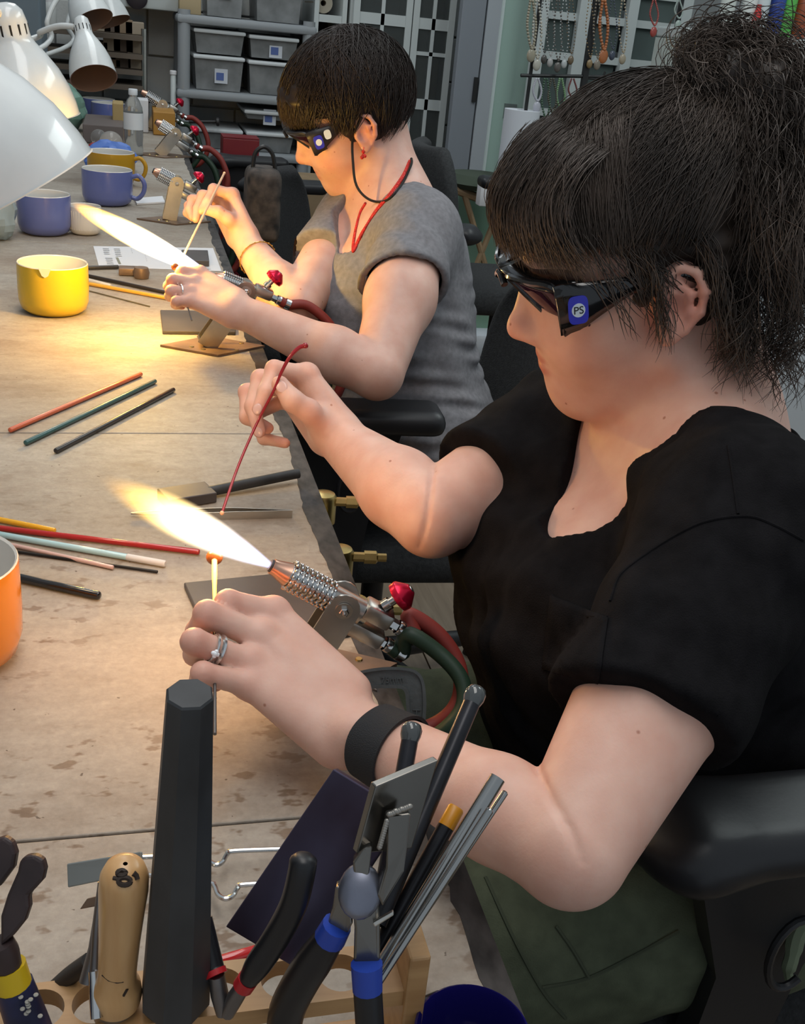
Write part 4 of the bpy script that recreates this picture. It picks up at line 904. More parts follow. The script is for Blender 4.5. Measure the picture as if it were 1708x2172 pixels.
# eyewear cord, earring, necklace, bracelet, ring
CORD = mat('black_cord', (0.012, 0.010, 0.010), 0.8); RED = mat('red_beads', (0.55, 0.02, 0.015), 0.25, var=0.3, vscale=200); GOLD = mat('gold', (0.75, 0.45, 0.12), 0.3, metal=1.0); SILV = mat('silver', (0.75, 0.75, 0.74), 0.25, metal=1.0)
P = spline([fh(-0.005, 0.080, 0.026), at(749, 290, 1.79), at(749, 345, 1.785), at(757, 395, 1.785), at(785, 424, 1.785), at(820, 425, 1.79), at(850, 395, 1.80), at(872, 350, 1.81), at(873, 336, 1.835)], 50)
f_all = U(0.0, f_body, fshirt); R_ = P - CAM; L_ = np.linalg.norm(R_, axis=1)[:, None]; R_ = R_ / L_
hit = project_many(f_all, CAM + R_ * (L_ - 0.12), R_); dh = np.linalg.norm(hit - CAM, axis=1)[:, None]; P = CAM + R_ * np.minimum(L_, dh - 0.003)
MB().tube(P, 0.0022, 8).obj('eyewear_cord', CORD, FAR)
b = MB()
for q in [(771, 322), (771, 330), (768, 334), (774, 331)]: b.ball(at(*q, 1.785), 0.0032, nu=10, nv=6)
b.tube([at(772, 312, 1.785), at(771, 322, 1.785)], 0.0006, 5); b.obj('earring', RED, FAR)
b = MB(); f_all = U(0.0, f_body, fshirt)
for off in (0, 1):
    P = spline([at(871 - off * 2, 342, 1.83), at(858 - off * 3, 372, 1.80), at(832 - off * 4, 410, 1.80), at(800 - off * 3, 447, 1.80), at(770, 490 + off * 3, 1.812), at(750, 528 + off * 5, 1.815), at(752, 500 + off * 5, 1.85), at(763, 455, 1.875), at(775, 432, 1.89)], 100)
    R_ = P - CAM; L_ = np.linalg.norm(R_, axis=1)[:, None]; R_ = R_ / L_
    for q in project_many(f_all, CAM + R_ * (L_ - 0.10), R_) - R_ * 0.0018: b.ball(q, 0.0026, nu=8, nv=5)
b.obj('necklace', RED, FAR)
wd = dirn(f_Rwr, f_Rel); bc = f_Rwr + wd * 0.062; A = frame(wd)
ring = [bc + (A[1] * math.cos(t) + A[2] * math.sin(t)) * 0.0325 for t in np.linspace(0, 2 * math.pi, 40, endpoint=False)]
b = MB(); b.tube(ring, 0.0011, 6, closed=True)
for t in np.linspace(0, 6.28, 24): b.ball(bc + (A[1] * math.cos(t) + A[2] * math.sin(t)) * 0.0328, 0.0017, nu=6, nv=4)
br = b.obj('bracelet', GOLD, FAR)
b = MB(); b.ball(at(518, 603, 1.765), (0.010, 0.006, 0.009)); b.ball(at(527, 608, 1.765), (0.008, 0.006, 0.010)); b.obj('bracelet_charm', mat('amber', (0.55, 0.10, 0.01), 0.15), br)
b = MB(); b.ball(at(514, 615, 1.765), (0.005, 0.004, 0.008)); b.obj('bracelet_bead', mat('milk_glass', (0.8, 0.78, 0.75), 0.2), br)
def finger_ring(a, b_, t, r, tr, m, nm, par):
    a = np.array(a); b_ = np.array(b_); c = a + (b_ - a) * t; A = frame(b_ - a)
    return MB().tube([c + (A[1] * math.cos(k) + A[2] * math.sin(k)) * r for k in np.linspace(0, 2 * math.pi, 28, endpoint=False)], tr, 6, closed=True).obj(nm, m, par)
finger_ring(FLF[2][0], FLF[2][1], 0.55, 0.0102, 0.0014, SILV, 'ring', FAR)
# rings and watch of the near person
rg = finger_ring(LF[2][0], LF[2][1], 0.58, 0.0104, 0.0016, SILV, 'ring', NEAR); finger_ring(LF[2][0], LF[2][1], 0.68, 0.0102, 0.0011, SILV, 'ring', NEAR)
a, b_ = LF[2][0], LF[2][1]; A = frame(b_ - a); c0 = a + (b_ - a) * 0.70
sd_ = dirn(CAM * 0 + c0, at(436, 1398, 0.70)); v = sd_ - sd_.dot(A[0]) * A[0]; v /= np.linalg.norm(v)
b = MB(); 
for dx, dy in ((0, 0), (1, 0), (-1, 0), (0, 1), (0, -1)): b.ball(c0 + v * 0.0118 + A[0] * dx * .0016 + np.cross(A[0], v) * dy * .0016, 0.0017 if (dx or dy) else 0.0023, nu=8, nv=6)
b.obj('ring_stone', mat('diamond', (0.95, 0.97, 1), 0.03, spec=1.0, coat=1.0), rg)
wd = dirn(n_Lwr, n_Lel); wc = n_Lwr + wd * 0.036; A = frame(wd)
WB = mat('woven_band', (0.020, 0.021, 0.024), 0.75, bump=0.6, bscale=1500)
w0 = n_body
b = MB(); V = []; n = 56
_D = np.array([A[1] * math.cos(2 * math.pi * k / n) + A[2] * math.sin(2 * math.pi * k / n) for k in range(n)])
rows = []
for s, lift in ((-0.013, 0), (-0.013, .0022), (0.013, .0022), (0.013, 0)):
    rows.append(project_many(n_body, wc + wd * s + _D * 0.05, -_D) + _D * (0.0012 + lift))
V = [p for r in rows for p in r]; Fc = [(i * n + k, i * n + (k + 1) % n, ((i + 1) % 4) * n + (k + 1) % n, ((i + 1) % 4) * n + k) for i in range(4) for k in range(n)]
wb = b.add(V, Fc).obj('watch_band', WB, NEAR)
# ------------------------------------------------------------------ torches, hoses and what lies round them
STEEL = mat('brushed_steel', (0.52, 0.50, 0.46), 0.32, metal=1.0, var=0.12, vscale=30); CHROME = mat('chrome', (0.60, 0.60, 0.59), 0.16, metal=1.0); BRASS = mat('brass', (0.62, 0.45, 0.17), 0.32, metal=1.0, var=0.2, vscale=30)
DSTEEL = mat('dark_steel', (0.17, 0.16, 0.16), 0.42, metal=0.9, var=0.25, vscale=25); REDAN = mat('red_anodised', (0.60, 0.012, 0.045), 0.25, metal=0.75); RUBR = mat('red_hose', (0.23, 0.030, 0.022), 0.55); RUBG = mat('green_hose', (0.018, 0.040, 0.022), 0.5)
RUST = mat('brown_steel_plate', (0.24, 0.16, 0.11), 0.5, metal=0.5, var=0.3, vscale=25); COPPER = mat('copper_nozzle', (0.62, 0.36, 0.26), 0.3, metal=1.0)
def torch(noz, piv, foot, label, bolt_side=-1, scale=1.0, knob=True, hose=True, hose_pts=None):
    """nozzle tip, pivot bolt, bracket foot on its base plate (world points)"""
    noz, piv, foot = [np.array(p, float) for p in (noz, piv, foot)]
    t = empty('bench_torch', foot, label, 'torch', 'bench torches along the table edge'); ax = piv - noz; L = np.linalg.norm(ax); ax /= L; A = frame(ax); s = scale
    up = A[2]; sd = A[1]
    P = lambda a, b=0, c=0: noz + ax * a + up * b * s + sd * c * s
    MB().lathe([(.0048 * s, -.002), (.0056 * s, 0.0), (.0056 * s, .004)], noz, ax, 20, capb=True).obj('flame_tip', mat('black_nozzle', (.02, .02, .03), .5), t)
    MB().lathe([(.0066 * s, .0), (.0068 * s, .003), (.0098 * s, L * .20), (.0102 * s, L * .22)], noz, ax, 24, capb=True, capt=True).obj('nozzle', COPPER, t)
    prof = []; n = 9; a0, a1 = L * .21, L * .82
    for i in range(n):
        b = a0 + (a1 - a0) * i / n; w = (a1 - a0) / n
        prof += [(.0092 * s, b), (.0092 * s, b + w * .35), (.0126 * s, b + w * .42), (.0126 * s, b + w * .88), (.0092 * s, b + w * .95)]
    brl = MB().lathe(prof, noz, ax, 28).obj('barrel', CHROME, t)
    b = MB()                                  # knurl dots round the fins
    for i in range(n):
        a = a0 + (a1 - a0) * (i + .65) / n
        for k in range(14): b.ball(noz + ax * a + (A[1] * math.cos(k * .4488) + A[2] * math.sin(k * .4488)) * .0122 * s, .0015 * s, nu=6, nv=4)
    o = b.obj('fin_dots', CHROME, brl)
    MB().lathe([(.0112 * s, L * .82), (.0112 * s, L * 1.25)], noz, ax, 24, capb=True, capt=True).obj('body_tube', STEEL, t)
    # bracket: two plates and a bolt
    bd = foot - piv; bl = np.linalg.norm(bd); bd /= bl; w = np.cross(bd, sd); w /= np.linalg.norm(w); w *= .0135 * s
    for c in (-.0125, .0105):
        poly = [(math.cos(k) * 1.0, math.sin(k)) for k in np.linspace(math.pi / 2, 3 * math.pi / 2, 9)] + [(bl / (.0135 * s), -1), (bl / (.0135 * s), 1)]
        MB().prism([(p[0] * .0135 * s, p[1]) for p in poly], piv + sd * c * s, bd, w, sd * .002 * s).obj('bracket_plate', STEEL, t)
    MB().box(foot - bd * .004 * s - sd * 0, (.028 * s, .023 * s, .003 * s), np.array([w / np.linalg.norm(w), sd, bd])).obj('bracket_foot', STEEL, t)
    for c in (-1, 1):
        o_ = piv + sd * c * .0125 * s
        MB().lathe([(.0072 * s, 0), (.0072 * s, .0012 * s)], o_, sd * c, 24, capb=True, capt=True).obj('washer', STEEL, t)
        MB().lathe([(.0042 * s, .0012 * s), (.0042 * s, .0040 * s), (.0034 * s, .0046 * s)], o_, sd * c, 6, capt=True).obj('bolt', CHROME, t)
        MB().lathe([(.0016 * s, .004 * s), (.0016 * s, .0066 * s), (.0008 * s, .0072 * s)], o_, sd * c, 10, capt=True).obj('bolt_end', STEEL, t)
    # base plate, turned like a diamond
    bp = np.array([foot[0], foot[1], TZ]); q = .048 * s
    pl = MB().prism([(-q * 1.5, 0), (0, -q * .95), (q * 1.5, 0), (0, q * .95)], bp + np.array([.012, 0, .0004]), (1, .06, 0), (-.06, 1, 0), (0, 0, .0035)).obj('base_plate', RUST, t)
    for dx, dy in ((-.03, -.012), (-.015, -.022), (.03, -.022), (.04, .012)): MB().lathe([(.0035 * s, 0), (.0028 * s, .0016)], bp + np.array([dx * s + .012, dy * s, .0038]), (0, 0, 1), 10, capt=True).obj('screw_head', BRASS, pl)
    # twin valve block behind the pivot
    vb = MB()
    a0 = L * 1.25
    vb.box(P(a0 + .013 * s, .006, 0), (.026 * s, .020 * s, .015 * s), A, .003 * s); vb.box(P(a0 + .013 * s, -.014, 0), (.034 * s, .018 * s, .014 * s), A, .003 * s)
    vb.tube([P(a0 - .002 * s, 0, 0), P(a0 + .006 * s, 0, 0)], .008 * s, 16)
    vb.obj('valve_block', STEEL, t)
    kd = up * .92 + ax * .38; kd /= np.linalg.norm(kd); ko = P(a0 + .014 * s, .014, 0)
    MB().lathe([(.0055 * s, 0), (.0055 * s, .006 * s), (.0038 * s, .006 * s), (.0038 * s, .013 * s)], ko, kd, 18, capt=True).obj('valve_stem', CHROME, t)
    MB().lathe([(.0085 * s, .012 * s), (.0125 * s, .0135 * s), (.0130 * s, .0180 * s), (.0125 * s, .0195 * s), (.0052 * s, .0270 * s), (.0045 * s, .0275 * s)], ko, kd, 24, capb=True, capt=True).obj('valve_knob', REDAN, t)
    MB().lathe([(.0030 * s, .0276 * s), (.0026 * s, .0282 * s)], ko, kd, 12, capt=True).obj('knob_screw', STEEL, t)
    for (h0, hm, hn, dy) in ((.004, RUBR, 'red_hose', 0), (-.015, RUBG, 'green_hose', .0)):
        p0 = P(a0 + .026 * s, h0, 0); e = ax * .99 - np.array([0, 0, 1]) * .05
        ft = MB(); ft.lathe([(.0052 * s, 0), (.0052 * s, .008 * s)], p0, e, 6, capb=True, capt=True); ft.lathe([(.0062 * s, .008 * s), (.0068 * s, .011 * s), (.0062 * s, .0145 * s)], p0, e, 16, capt=True); ft.obj('hose_fitting', CHROME, t)
        q0 = p0 + e * .0135 * s; path = [q0, q0 + e * .012 * s] + [np.array(p) for p in hose_pts[hn]]
        h = MB().tube(spline(path, 70), .0068 * s, 14).obj(hn, hm, t)
        c0 = q0 + e * .010 * s; MB().lathe([(.0074 * s, -.003 * s), (.0078 * s, -.003 * s), (.0078 * s, .004 * s), (.0074 * s, .004 * s)], c0, e, 18).obj('hose_clamp', CHROME, h)
    return t
pv1 = ony(728, 1279, 0.742)
h1 = {'red_hose': [at(868, 1305, .895), at(930, 1345, .90), at(972, 1410, .90), at(975, 1480, .89), at(935, 1530, .89), at(850, 1560, .90), at(760, 1565, .98)],
      'green_hose': [at(865, 1345, .885), at(930, 1385, .885), at(978, 1440, .88), at(982, 1500, .875), at(935, 1555, .875), at(850, 1600, .89), at(760, 1590, .97)]}
torch(nz1, pv1, np.array([0.134, 0.738, 0.7545]), 'silver bench torch with red knob and red and green hoses, nearest the camera', scale=1.0, hose_pts=h1)
pv2 = ony(508, 605, 1.66); d2 = np.array([0.37, 0, -0.1])
def hp(a, b, d0=0.03): return {'red_hose': [a + np.array([.035, 0, -.004]), a + np.array([.075, -.01, -.04]), a + np.array([.095, -.02, -.11]), a + np.array([.06, -.02, -.18]), a + np.array([-.02, 0, -.2])], 'green_hose': [b + np.array([.03, 0, -.008]), b + np.array([.065, -.01, -.05]), b + np.array([.075, -.02, -.12]), b + np.array([.03, -.02, -.18]), b + np.array([-.04, 0, -.2])]}
def far_torch(nz, pv, foot, label, sc=1.15, **k):
    nz, pv = np.array(nz), np.array(pv); ax = pv - nz; L = np.linalg.norm(ax); ax /= L; A = frame(ax); e = nz + ax * (L * 1.25 + .05 * sc)
    return torch(nz, pv, foot, label, scale=sc, hose_pts=hp(e + A[2] * .004 * sc, e - A[2] * .015 * sc), **k)
far_torch(ony(455, 588, 1.66), ony(520, 614, 1.66), np.array([0.118, 1.672, 0.7545]), 'bench torch half hidden behind the hands of the person in grey')
far_torch(ony(326, 362, 2.74), ony(375, 388, 2.74), np.array([0.100, 2.74, 0.7545]), 'unlit bench torch standing just beyond the glaring flame', 1.25)
far_torch(ony(331, 258, 3.95), ony(372, 284, 3.95), np.array([0.11, 3.95, 0.7545]), 'unlit bench torch beside the water bottle', 1.5)
far_torch(ony(300, 194, 4.75), ony(345, 222, 4.75), np.array([0.10, 4.75, 0.7545]), 'unlit bench torch at the far end of the bench', 1.5)
# grey graphite marver plates lying by the torches
GRAPH = mat('graphite', (0.075, 0.066, 0.064), 0.42, var=0.18, vscale=18, spec=0.5); GRAPHD = mat('graphite_dark', (0.042, 0.044, 0.047), 0.5, var=0.45, vscale=25, stretch=(1, 1, .4), spec=0.4)
def slab(name, c4, th, m, label, cat, group=None, z=TZ):
    P = [np.array(p) for p in c4]; b = MB(); b.add([(*p[:2], z + .0004) for p in P] + [(*p[:2], z + th) for p in P], [(3, 2, 1, 0), (4, 5, 6, 7)] + [(i, (i + 1) % 4, (i + 1) % 4 + 4, i + 4) for i in range(4)])
    o = b.obj(name, m, smooth=False); bv = o.modifiers.new('b', 'BEVEL'); bv.width = min(0.0012, th * .2); bv.segments = 2
    return tag(o, label, cat, group)
zt = TZ + .006
slab('marver_plate', [onz(390, 1235, zt), onz(462, 1395, zt), onz(752, 1338, zt), onz(660, 1208, zt)], .006, GRAPH, 'dark grey graphite marver plate under the near torch', 'plate', z=TZ)
slab('marver_plate', [onz(340, 657, zt), onz(345, 702, zt), onz(500, 704, zt), onz(500, 660, zt)], .006, GRAPH, 'flat grey marver plate beside the far torch stand', 'plate')
# ------------------------------------------------------------------ things on the bench, near to far
def glass(name, col, rough=0.12): return mat(name, col, rough, spec=0.6, coat=0.4)
def rod(name, a, b, r, m, label, cat='rod', group=None, parts=None, n=12, lift=0.0004):
    a = np.array(a, float); b = np.array(b, float); d = (b - a) / np.linalg.norm(b - a); L = np.linalg.norm(b - a)
    prof = [(r * .55, 0), (r * .9, r * .25), (r, r * .6), (r, L - r * .6), (r * .9, L - r * .25), (r * .55, L)]
    if parts is None: return tag(MB().lathe(prof, a, d, n, capb=True, capt=True).obj(name, m), label, cat, group)
    t = empty(name, a, label, cat, group)
    for nm, f0, f1, mm, rs in parts: MB().lathe([(r * rs * .8, f0 * L), (r * rs, f0 * L + r * .3), (r * rs, f1 * L - r * .3), (r * rs * .8, f1 * L)], a, d, n, capb=True, capt=True).obj(nm, mm, t)
    return t
def flat(x, y, r): return onz(x, y, TZ + r + .0006)
G = 'glass rods lying on the bench'
rod('glass_rod', onz(-12, 1100, TZ + .0035), onz(118, 1126, TZ + .0035), .0030, glass('yellow_glass', (.80, .42, .01)), 'yellow glass rod, uppermost of the bundle above the orange mug', 'glass rod', G)
rod('glass_rod', flat(-10, 1119, .0030), flat(424, 1171, .0030), .0030, glass('red_glass', (.42, .012, .008)), 'long red glass rod pointing at the near flame', 'glass rod', G)
rod('glass_rod', flat(-10, 1132, .0032), flat(351, 1196, .0032), .0032, None, 'pale blue glass rod with a white paper sleeve on its end', 'glass rod', G, [('blue_glass', 0, .78, glass('pale_blue_glass', (.42, .66, .72)), 1.0), ('paper_sleeve', .775, 1, mat('white_paper_sleeve', (.74, .72, .70), .8), 1.07)])
rod('glass_rod', flat(-10, 1148, .0022), flat(241, 1204, .0022), .0022, glass('pink_glass', (.62, .42, .38)), 'thin dusty pink glass rod beside the pale blue one', 'glass rod', G)
rod('mandrel_rod', flat(5, 1166, .0015), flat(335, 1213, .0015), .0015, mat('black_steel', (.03, .027, .025), .4, metal=.6), 'thin black steel mandrel lying under the pink glass rod', 'rod')
rod('glass_rod', flat(30, 1223, .0040), flat(213, 1264, .0040), .0040, glass('black_glass', (.012, .011, .011), .08), 'thick glossy black glass rod beside the orange mug', 'glass rod', G)
for (a, b, c, l) in (((20, 913), (300, 793), (.62, .13, .05), 'coral orange glass rod, left of three parallel rods on the lit bench'), ((53, 940), (330, 808), (.03, .095, .09), 'teal glass rod, middle of three parallel rods on the lit bench'), ((117, 957), (369, 826), (.02, .013, .010), 'black glass rod, right of three parallel rods on the lit bench')):
    rod('glass_rod', flat(*a, .0033), flat(*b, .0033), .0033, glass('glass_' + l[:5].strip(), c, .3), l, 'glass rod', G)
def mug(base, R, H, mo, label, handle=None, hm=None, inner=None, spout=None, name='mug', cat='mug', group=None, flute=0):
    t = empty(name, base, label, cat, group); base = np.array(base, float)
    prof = [(R * .62, 0), (R * .78, .002), (R * .92, H * .10), (R * .985, H * .25), (R, H * .5), (R * .995, H * .93), (R * .99, H * .99)]
    MB().lathe([(0.001, .001)] + prof, base, (0, 0, 1), 48, capb=True).obj('body', mo, t)
    i = inner or mat('white_glaze', (.72, .70, .66), .18, coat=.3)
    MB().lathe([(R * .99, H * .99), (R * .975, H * 1.005), (R * .945, H * .985), (R * .94, H * .5), (R * .90, H * .22), (R * .74, H * .07), (.001, H * .06)], base, (0, 0, 1), 48).obj('glazed_inside', i, t)
    if spout is not None:
        d = np.array([math.cos(spout), math.sin(spout), 0]); s = np.array([-d[1], d[0], 0]); c = base + d * R * 1.0 + np.array([0, 0, H])
        MB().prism([(-.010, .002), (.010, .002), (.005, -.010), (0, -.013), (-.005, -.010)], c - d * .0005, s, (0, 0, 1), d * .0022).obj('glaze_drip', i, t)
    if handle is not None:
        d = np.array([math.cos(handle), math.sin(handle), 0]); P = [base + d * (R * a) + np.array([0, 0, H * b]) for a, b in ((.97, .82), (1.25, .86), (1.46, .66), (1.42, .40), (1.20, .22), (.96, .24))]
        MB().tube(spline(P, 26), [.0058] * 26, 12).obj('handle', hm or mo, t)
    if flute:
        b = MB()
        for k in range(flute): a = 2 * math.pi * k / flute; d = np.array([math.cos(a), math.sin(a), 0]); b.tube([base + d * R * .95 + np.array([0, 0, H * .2]), base + d * R * .995 + np.array([0, 0, H * .85])], R * .035, 6)
        b.obj('fluting', mo, t)
    return t
ORANGE = mat('orange_glaze', (.72, .24, .015), .2, coat=.3); YELL = mat('yellow_glaze', (.62, .42, .02), .25, coat=.2); BLUE = mat('blue_glaze', (.13, .16, .40), .22, coat=.3); COB = mat('cobalt_glaze', (.010, .008, .10), .10, coat=.6); PORC = mat('white_porcelain', (.74, .70, .64), .3)
_r = onz(46, 1290, TZ + .045); mug((_r[0] - .0575, _r[1] + .004, TZ), .0575, .088, ORANGE, 'orange glazed mug with white inside, cut by the left picture edge')
mug((-0.122, 1.862, TZ), .0575, .083, YELL, 'yellow bowl with a white drip notch in its rim, lit by the far flame', spout=-1.72, name='bowl', cat='bowl')
p = onz(92, 505); mug((p[0], p[1] + .055, TZ), .0575, .086, BLUE, 'blue glazed mug left of the small white ramekin', cat='mug')
p = onz(180, 502); mug((p[0], p[1] + .034, TZ), .036, .062, PORC, 'small fluted white ramekin beside the blue mug', name='ramekin', cat='ramekin', flute=36)
p = onz(228, 441); mug((p[0], p[1] + .06, TZ), .0640, .088, BLUE, 'blue mug with a round handle standing before the yellow mug', handle=-.15)
p = onz(236, 405); mug((p[0], p[1] + .12, TZ), .0660, .090, mat('mustard_glaze', (.50, .27, .02), .25), 'mustard yellow mug hidden behind the handled blue mug', handle=-.2)
p = onz(210, 256); mug((p[0], p[1] + .05, TZ), .0680, .085, BLUE, 'blue mug under the green plastic bag far down the bench', handle=-.3)
mug((-0.07, 4.82, TZ), .0680, .085, BLUE, 'blue mug at the far end of the bench behind the bottle', handle=.1)
# tools by the near flame
t = empty('graphite_paddle', onz(395, 1060), 'graphite paddle with square head and black handle above the tweezers', 'paddle')
A_, B_ = onz(395, 1052, TZ + .006), onz(633, 1004, TZ + .012); A_[2] = TZ + .0065; d = B_ - A_; d[2] = 0; d /= np.linalg.norm(d); s_ = np.array([-d[1], d[0], 0])
MB().box(A_ + d * .001, (.056, .034, .012), np.array([d, s_, (0, 0, 1)]), .0012).obj('paddle_head', GRAPH, t, smooth=False)
MB().tube([A_ + d * .026 + np.array([0, 0, .0005]), B_ + np.array([0, 0, .0])], .0058, 14).obj('handle', GRAPHD, t)
t = empty('tweezers', onz(450, 1088), 'long steel tweezers lying below the graphite paddle', 'tweezers')
e0, e1 = onz(278, 1089, TZ + .004), onz(620, 1091, TZ + .004); dd = (e1 - e0); Ln = np.linalg.norm(dd); dd /= Ln; sn = np.array([-dd[1], dd[0], 0])
for s in (1, -1):
    V = []; n_ = 16
    for i in range(n_ + 1):
        u_ = i / n_; w = .0010 + .0042 * min(1, u_ * 1.6); off = s * (.0006 + .0050 * math.sin(math.pi * min(1, u_ * 1.02)) ** 1.2); c_ = e0 + dd * (Ln * u_) + sn * off
        V += [c_ + np.array([0, 0, -w]) + sn * .0004, c_ + np.array([0, 0, w]) + sn * .0004, c_ + np.array([0, 0, w]) - sn * .0006, c_ + np.array([0, 0, -w]) - sn * .0006]
    Fc = [(i * 4 + k, i * 4 + (k + 1) % 4, i * 4 + 4 + (k + 1) % 4, i * 4 + 4 + k) for i in range(n_) for k in range(4)] + [(3, 2, 1, 0), tuple(n_ * 4 + k for k in range(4))]
    MB().add(V, Fc).obj('tweezer_arm', STEEL, t)
# bead on its mandrel, red stringer (held in the hands)
HOT = mat('glowing_mandrel', (.8, .4, .1), .5, emit=(1.0, .50, .06), estr=2.6); WARM = mat('warm_glass_bead', (.16, .05, .015), .15, emit=(1.0, .30, .02), estr=.03); MSTEEL = mat('mandrel_steel', (.16, .15, .145), .4, metal=.8)
t = empty('bead_mandrel', at(455, 1300, .80), 'steel mandrel with a glowing glass bead held upright in the ringed hand', 'mandrel')
ma, mb_ = ony(455, 1182, .762), at(456, 1557, .682); md = dirn(ma, mb_); ml = np.linalg.norm(mb_ - ma)
MB().tube([ma, ma + md * ml * .12, ma + md * ml * .20, ma + md * ml * .36], [.0022, .0022, .0017, .0012], 10).obj('hot_end', HOT, t); MB().tube([ma + md * ml * .36, mb_], .0012, 10).obj('shaft', MSTEEL, t)
b = MB(); b.ball(ma, (.0068, .0068, .0052), np.array([frame(md)[1], frame(md)[2], md])); b.obj('glass_bead', WARM, t)
RG = glass('red_stringer_glass', (.30, .008, .012), .12)
t = empty('glass_stringer', at(545, 890, 1.075), 'bent thin red glass stringer held between thumb and fingers', 'stringer')
P = spline([at(648, 733, 1.052), at(634, 738, 1.052), at(615, 757, 1.052), at(597, 790, 1.055), at(580, 830, 1.058), at(545, 898, 1.060), at(505, 990, 1.03), at(471, 1088, .99)], 60)
MB().tube(P, np.concatenate([np.linspace(.0024, .0022, 8), np.linspace(.0022, .0016, 20), np.full(32, .0014)]), 10).obj('stringer', RG, t); b = MB(); b.ball(P[0], .0030); b.obj('bulb_end', RG, t); b = MB(); b.ball(P[-1] , .0022); b.obj('melted_tip', glass('clear_tip', (.75, .45, .3)), t)
t = empty('glass_stringer', at(430, 470, 1.80), 'pale thin glass stringer held over the far flame', 'stringer')
ST = mat('pale_stringer', (.72, .50, .34), .25); q0, q1 = at(476, 367, 1.80), at(388, 545, 1.655)
MB().tube([q0, q0 + (q1 - q0) * .5, q1], .0019, 8).obj('stringer', ST, t); b = MB(); b.ball(q0, .0024, nu=8, nv=6); b.obj('tip', ST, t)
t = empty('bead_mandrel', at(385, 600, 1.63), 'thin mandrel passing through the left fist of the person in grey', 'mandrel')
q0, q1 = ony(372, 566, 1.655), at(407, 680, 1.575); MB().tube([q0, q1], .0011, 8).obj('shaft', MSTEEL, t); b = MB(); b.ball(q0, .0062); b.obj('glass_bead', WARM, t)
# sticker and dark steel scrap by the clamp
PAPER = mat('paper', (.74, .73, .74), .8)
t = empty('paper_sticker', onz(708, 1410), 'small white paper tag with a pencilled arrow beside the clamp', 'paper tag')
mesh_obj('paper', [onz(690, 1392, TZ + .001), onz(716, 1393, TZ + .001), onz(728, 1432, TZ + .001), onz(700, 1430, TZ + .001)], [(0, 1, 2, 3)], PAPER, t, False).modifiers.new('s', 'SOLIDIFY').thickness = .0004
PENC = mat('pencil', (.12, .12, .13), .8)
MB().tube([onz(706, 1404, TZ + .0014), onz(706, 1414, TZ + .0014)], .00022, 5).tube([onz(703, 1410, TZ + .0014), onz(706, 1414, TZ + .0014), onz(710, 1410, TZ + .0014)], .00022, 5).tube([onz(712 + 5 * math.cos(k), 1418 + 4 * math.sin(k), TZ + .0014) for k in np.linspace(0, 6.28, 14)], .00022, 5).obj('pencil_mark', PENC, t)
slab('steel_offcut', [onz(715, 1394), onz(728, 1440), onz(800, 1470), onz(790, 1420)], .003, DSTEEL, 'dark steel offcut lying by the white paper tag', 'steel plate')
# C-clamp on the bench edge
CI = mat('cast_grey_iron', (.105, .115, .115), .42, metal=.35, var=.15, vscale=40, bump=.2, bscale=200)
t = empty('c_clamp', at(830, 1440, .80), 'grey cast-iron C-clamp gripping the bench edge behind the wrist', 'clamp')
def ribbon(pin, pout, dpt, w, m, nm, par):
    I = [at(*q, dpt) for q in spline(pin, 40)]; O = [at(*q, dpt) for q in spline(pout, 40)]
    nv = dirn(CAM, I[20]); V = [];
    for i_, o_ in zip(I, O): V += [i_ - nv * w / 2, o_ - nv * w / 2, o_ + nv * w / 2, i_ + nv * w / 2]
    Fc = [(i * 4 + k, i * 4 + (k + 1) % 4, i * 4 + 4 + (k + 1) % 4, i * 4 + 4 + k) for i in range(39) for k in range(4)] + [(3, 2, 1, 0), tuple(39 * 4 + k for k in range(4))]
    return MB().add(V, Fc).obj(nm, m, par)
cd = .80
ribbon([(700, 1476), (780, 1462), (835, 1460), (857, 1466), (862, 1500), (866, 1570), (866, 1620)], [(700, 1448), (770, 1422), (840, 1415), (890, 1428), (904, 1480), (900, 1570), (898, 1620)], cd, .010, CI, 'clamp_frame', t)
ribbon([(700, 1453), (772, 1428), (840, 1421), (886, 1433), (897, 1480), (893, 1570), (892, 1620)], [(700, 1448), (770, 1422), (840, 1415), (890, 1428), (904, 1480), (900, 1570), (898, 1620)], cd, .015, CI, 'outer_rib', t)
ribbon([(700, 1476), (780, 1462), (835, 1460), (857, 1466), (862, 1500), (866, 1570), (866, 1620)], [(700, 1470), (780, 1455), (838, 1453), (864, 1461), (869, 1500), (873, 1570), (873, 1620)], cd, .015, CI, 'inner_rib', t)
nv = -ray(830, 1440); text_obj('cast_lettering', '75mm', .0068, at(832, 1442, cd - .0056), at(860, 1438, cd) - at(800, 1442, cd), at(830, 1400, cd) - at(830, 1440, cd), CI, t, .0005)
text_obj('cast_lettering', 'CH', .0085, at(884, 1520, cd - .0056), at(884, 1480, cd) - at(882, 1520, cd), at(850, 1520, cd) - at(884, 1520, cd), CI, t, .0005)
MB().tube([at(720, 1466, cd), at(715, 1560, cd + .02)], .005, 12).obj('screw', STEEL, t)
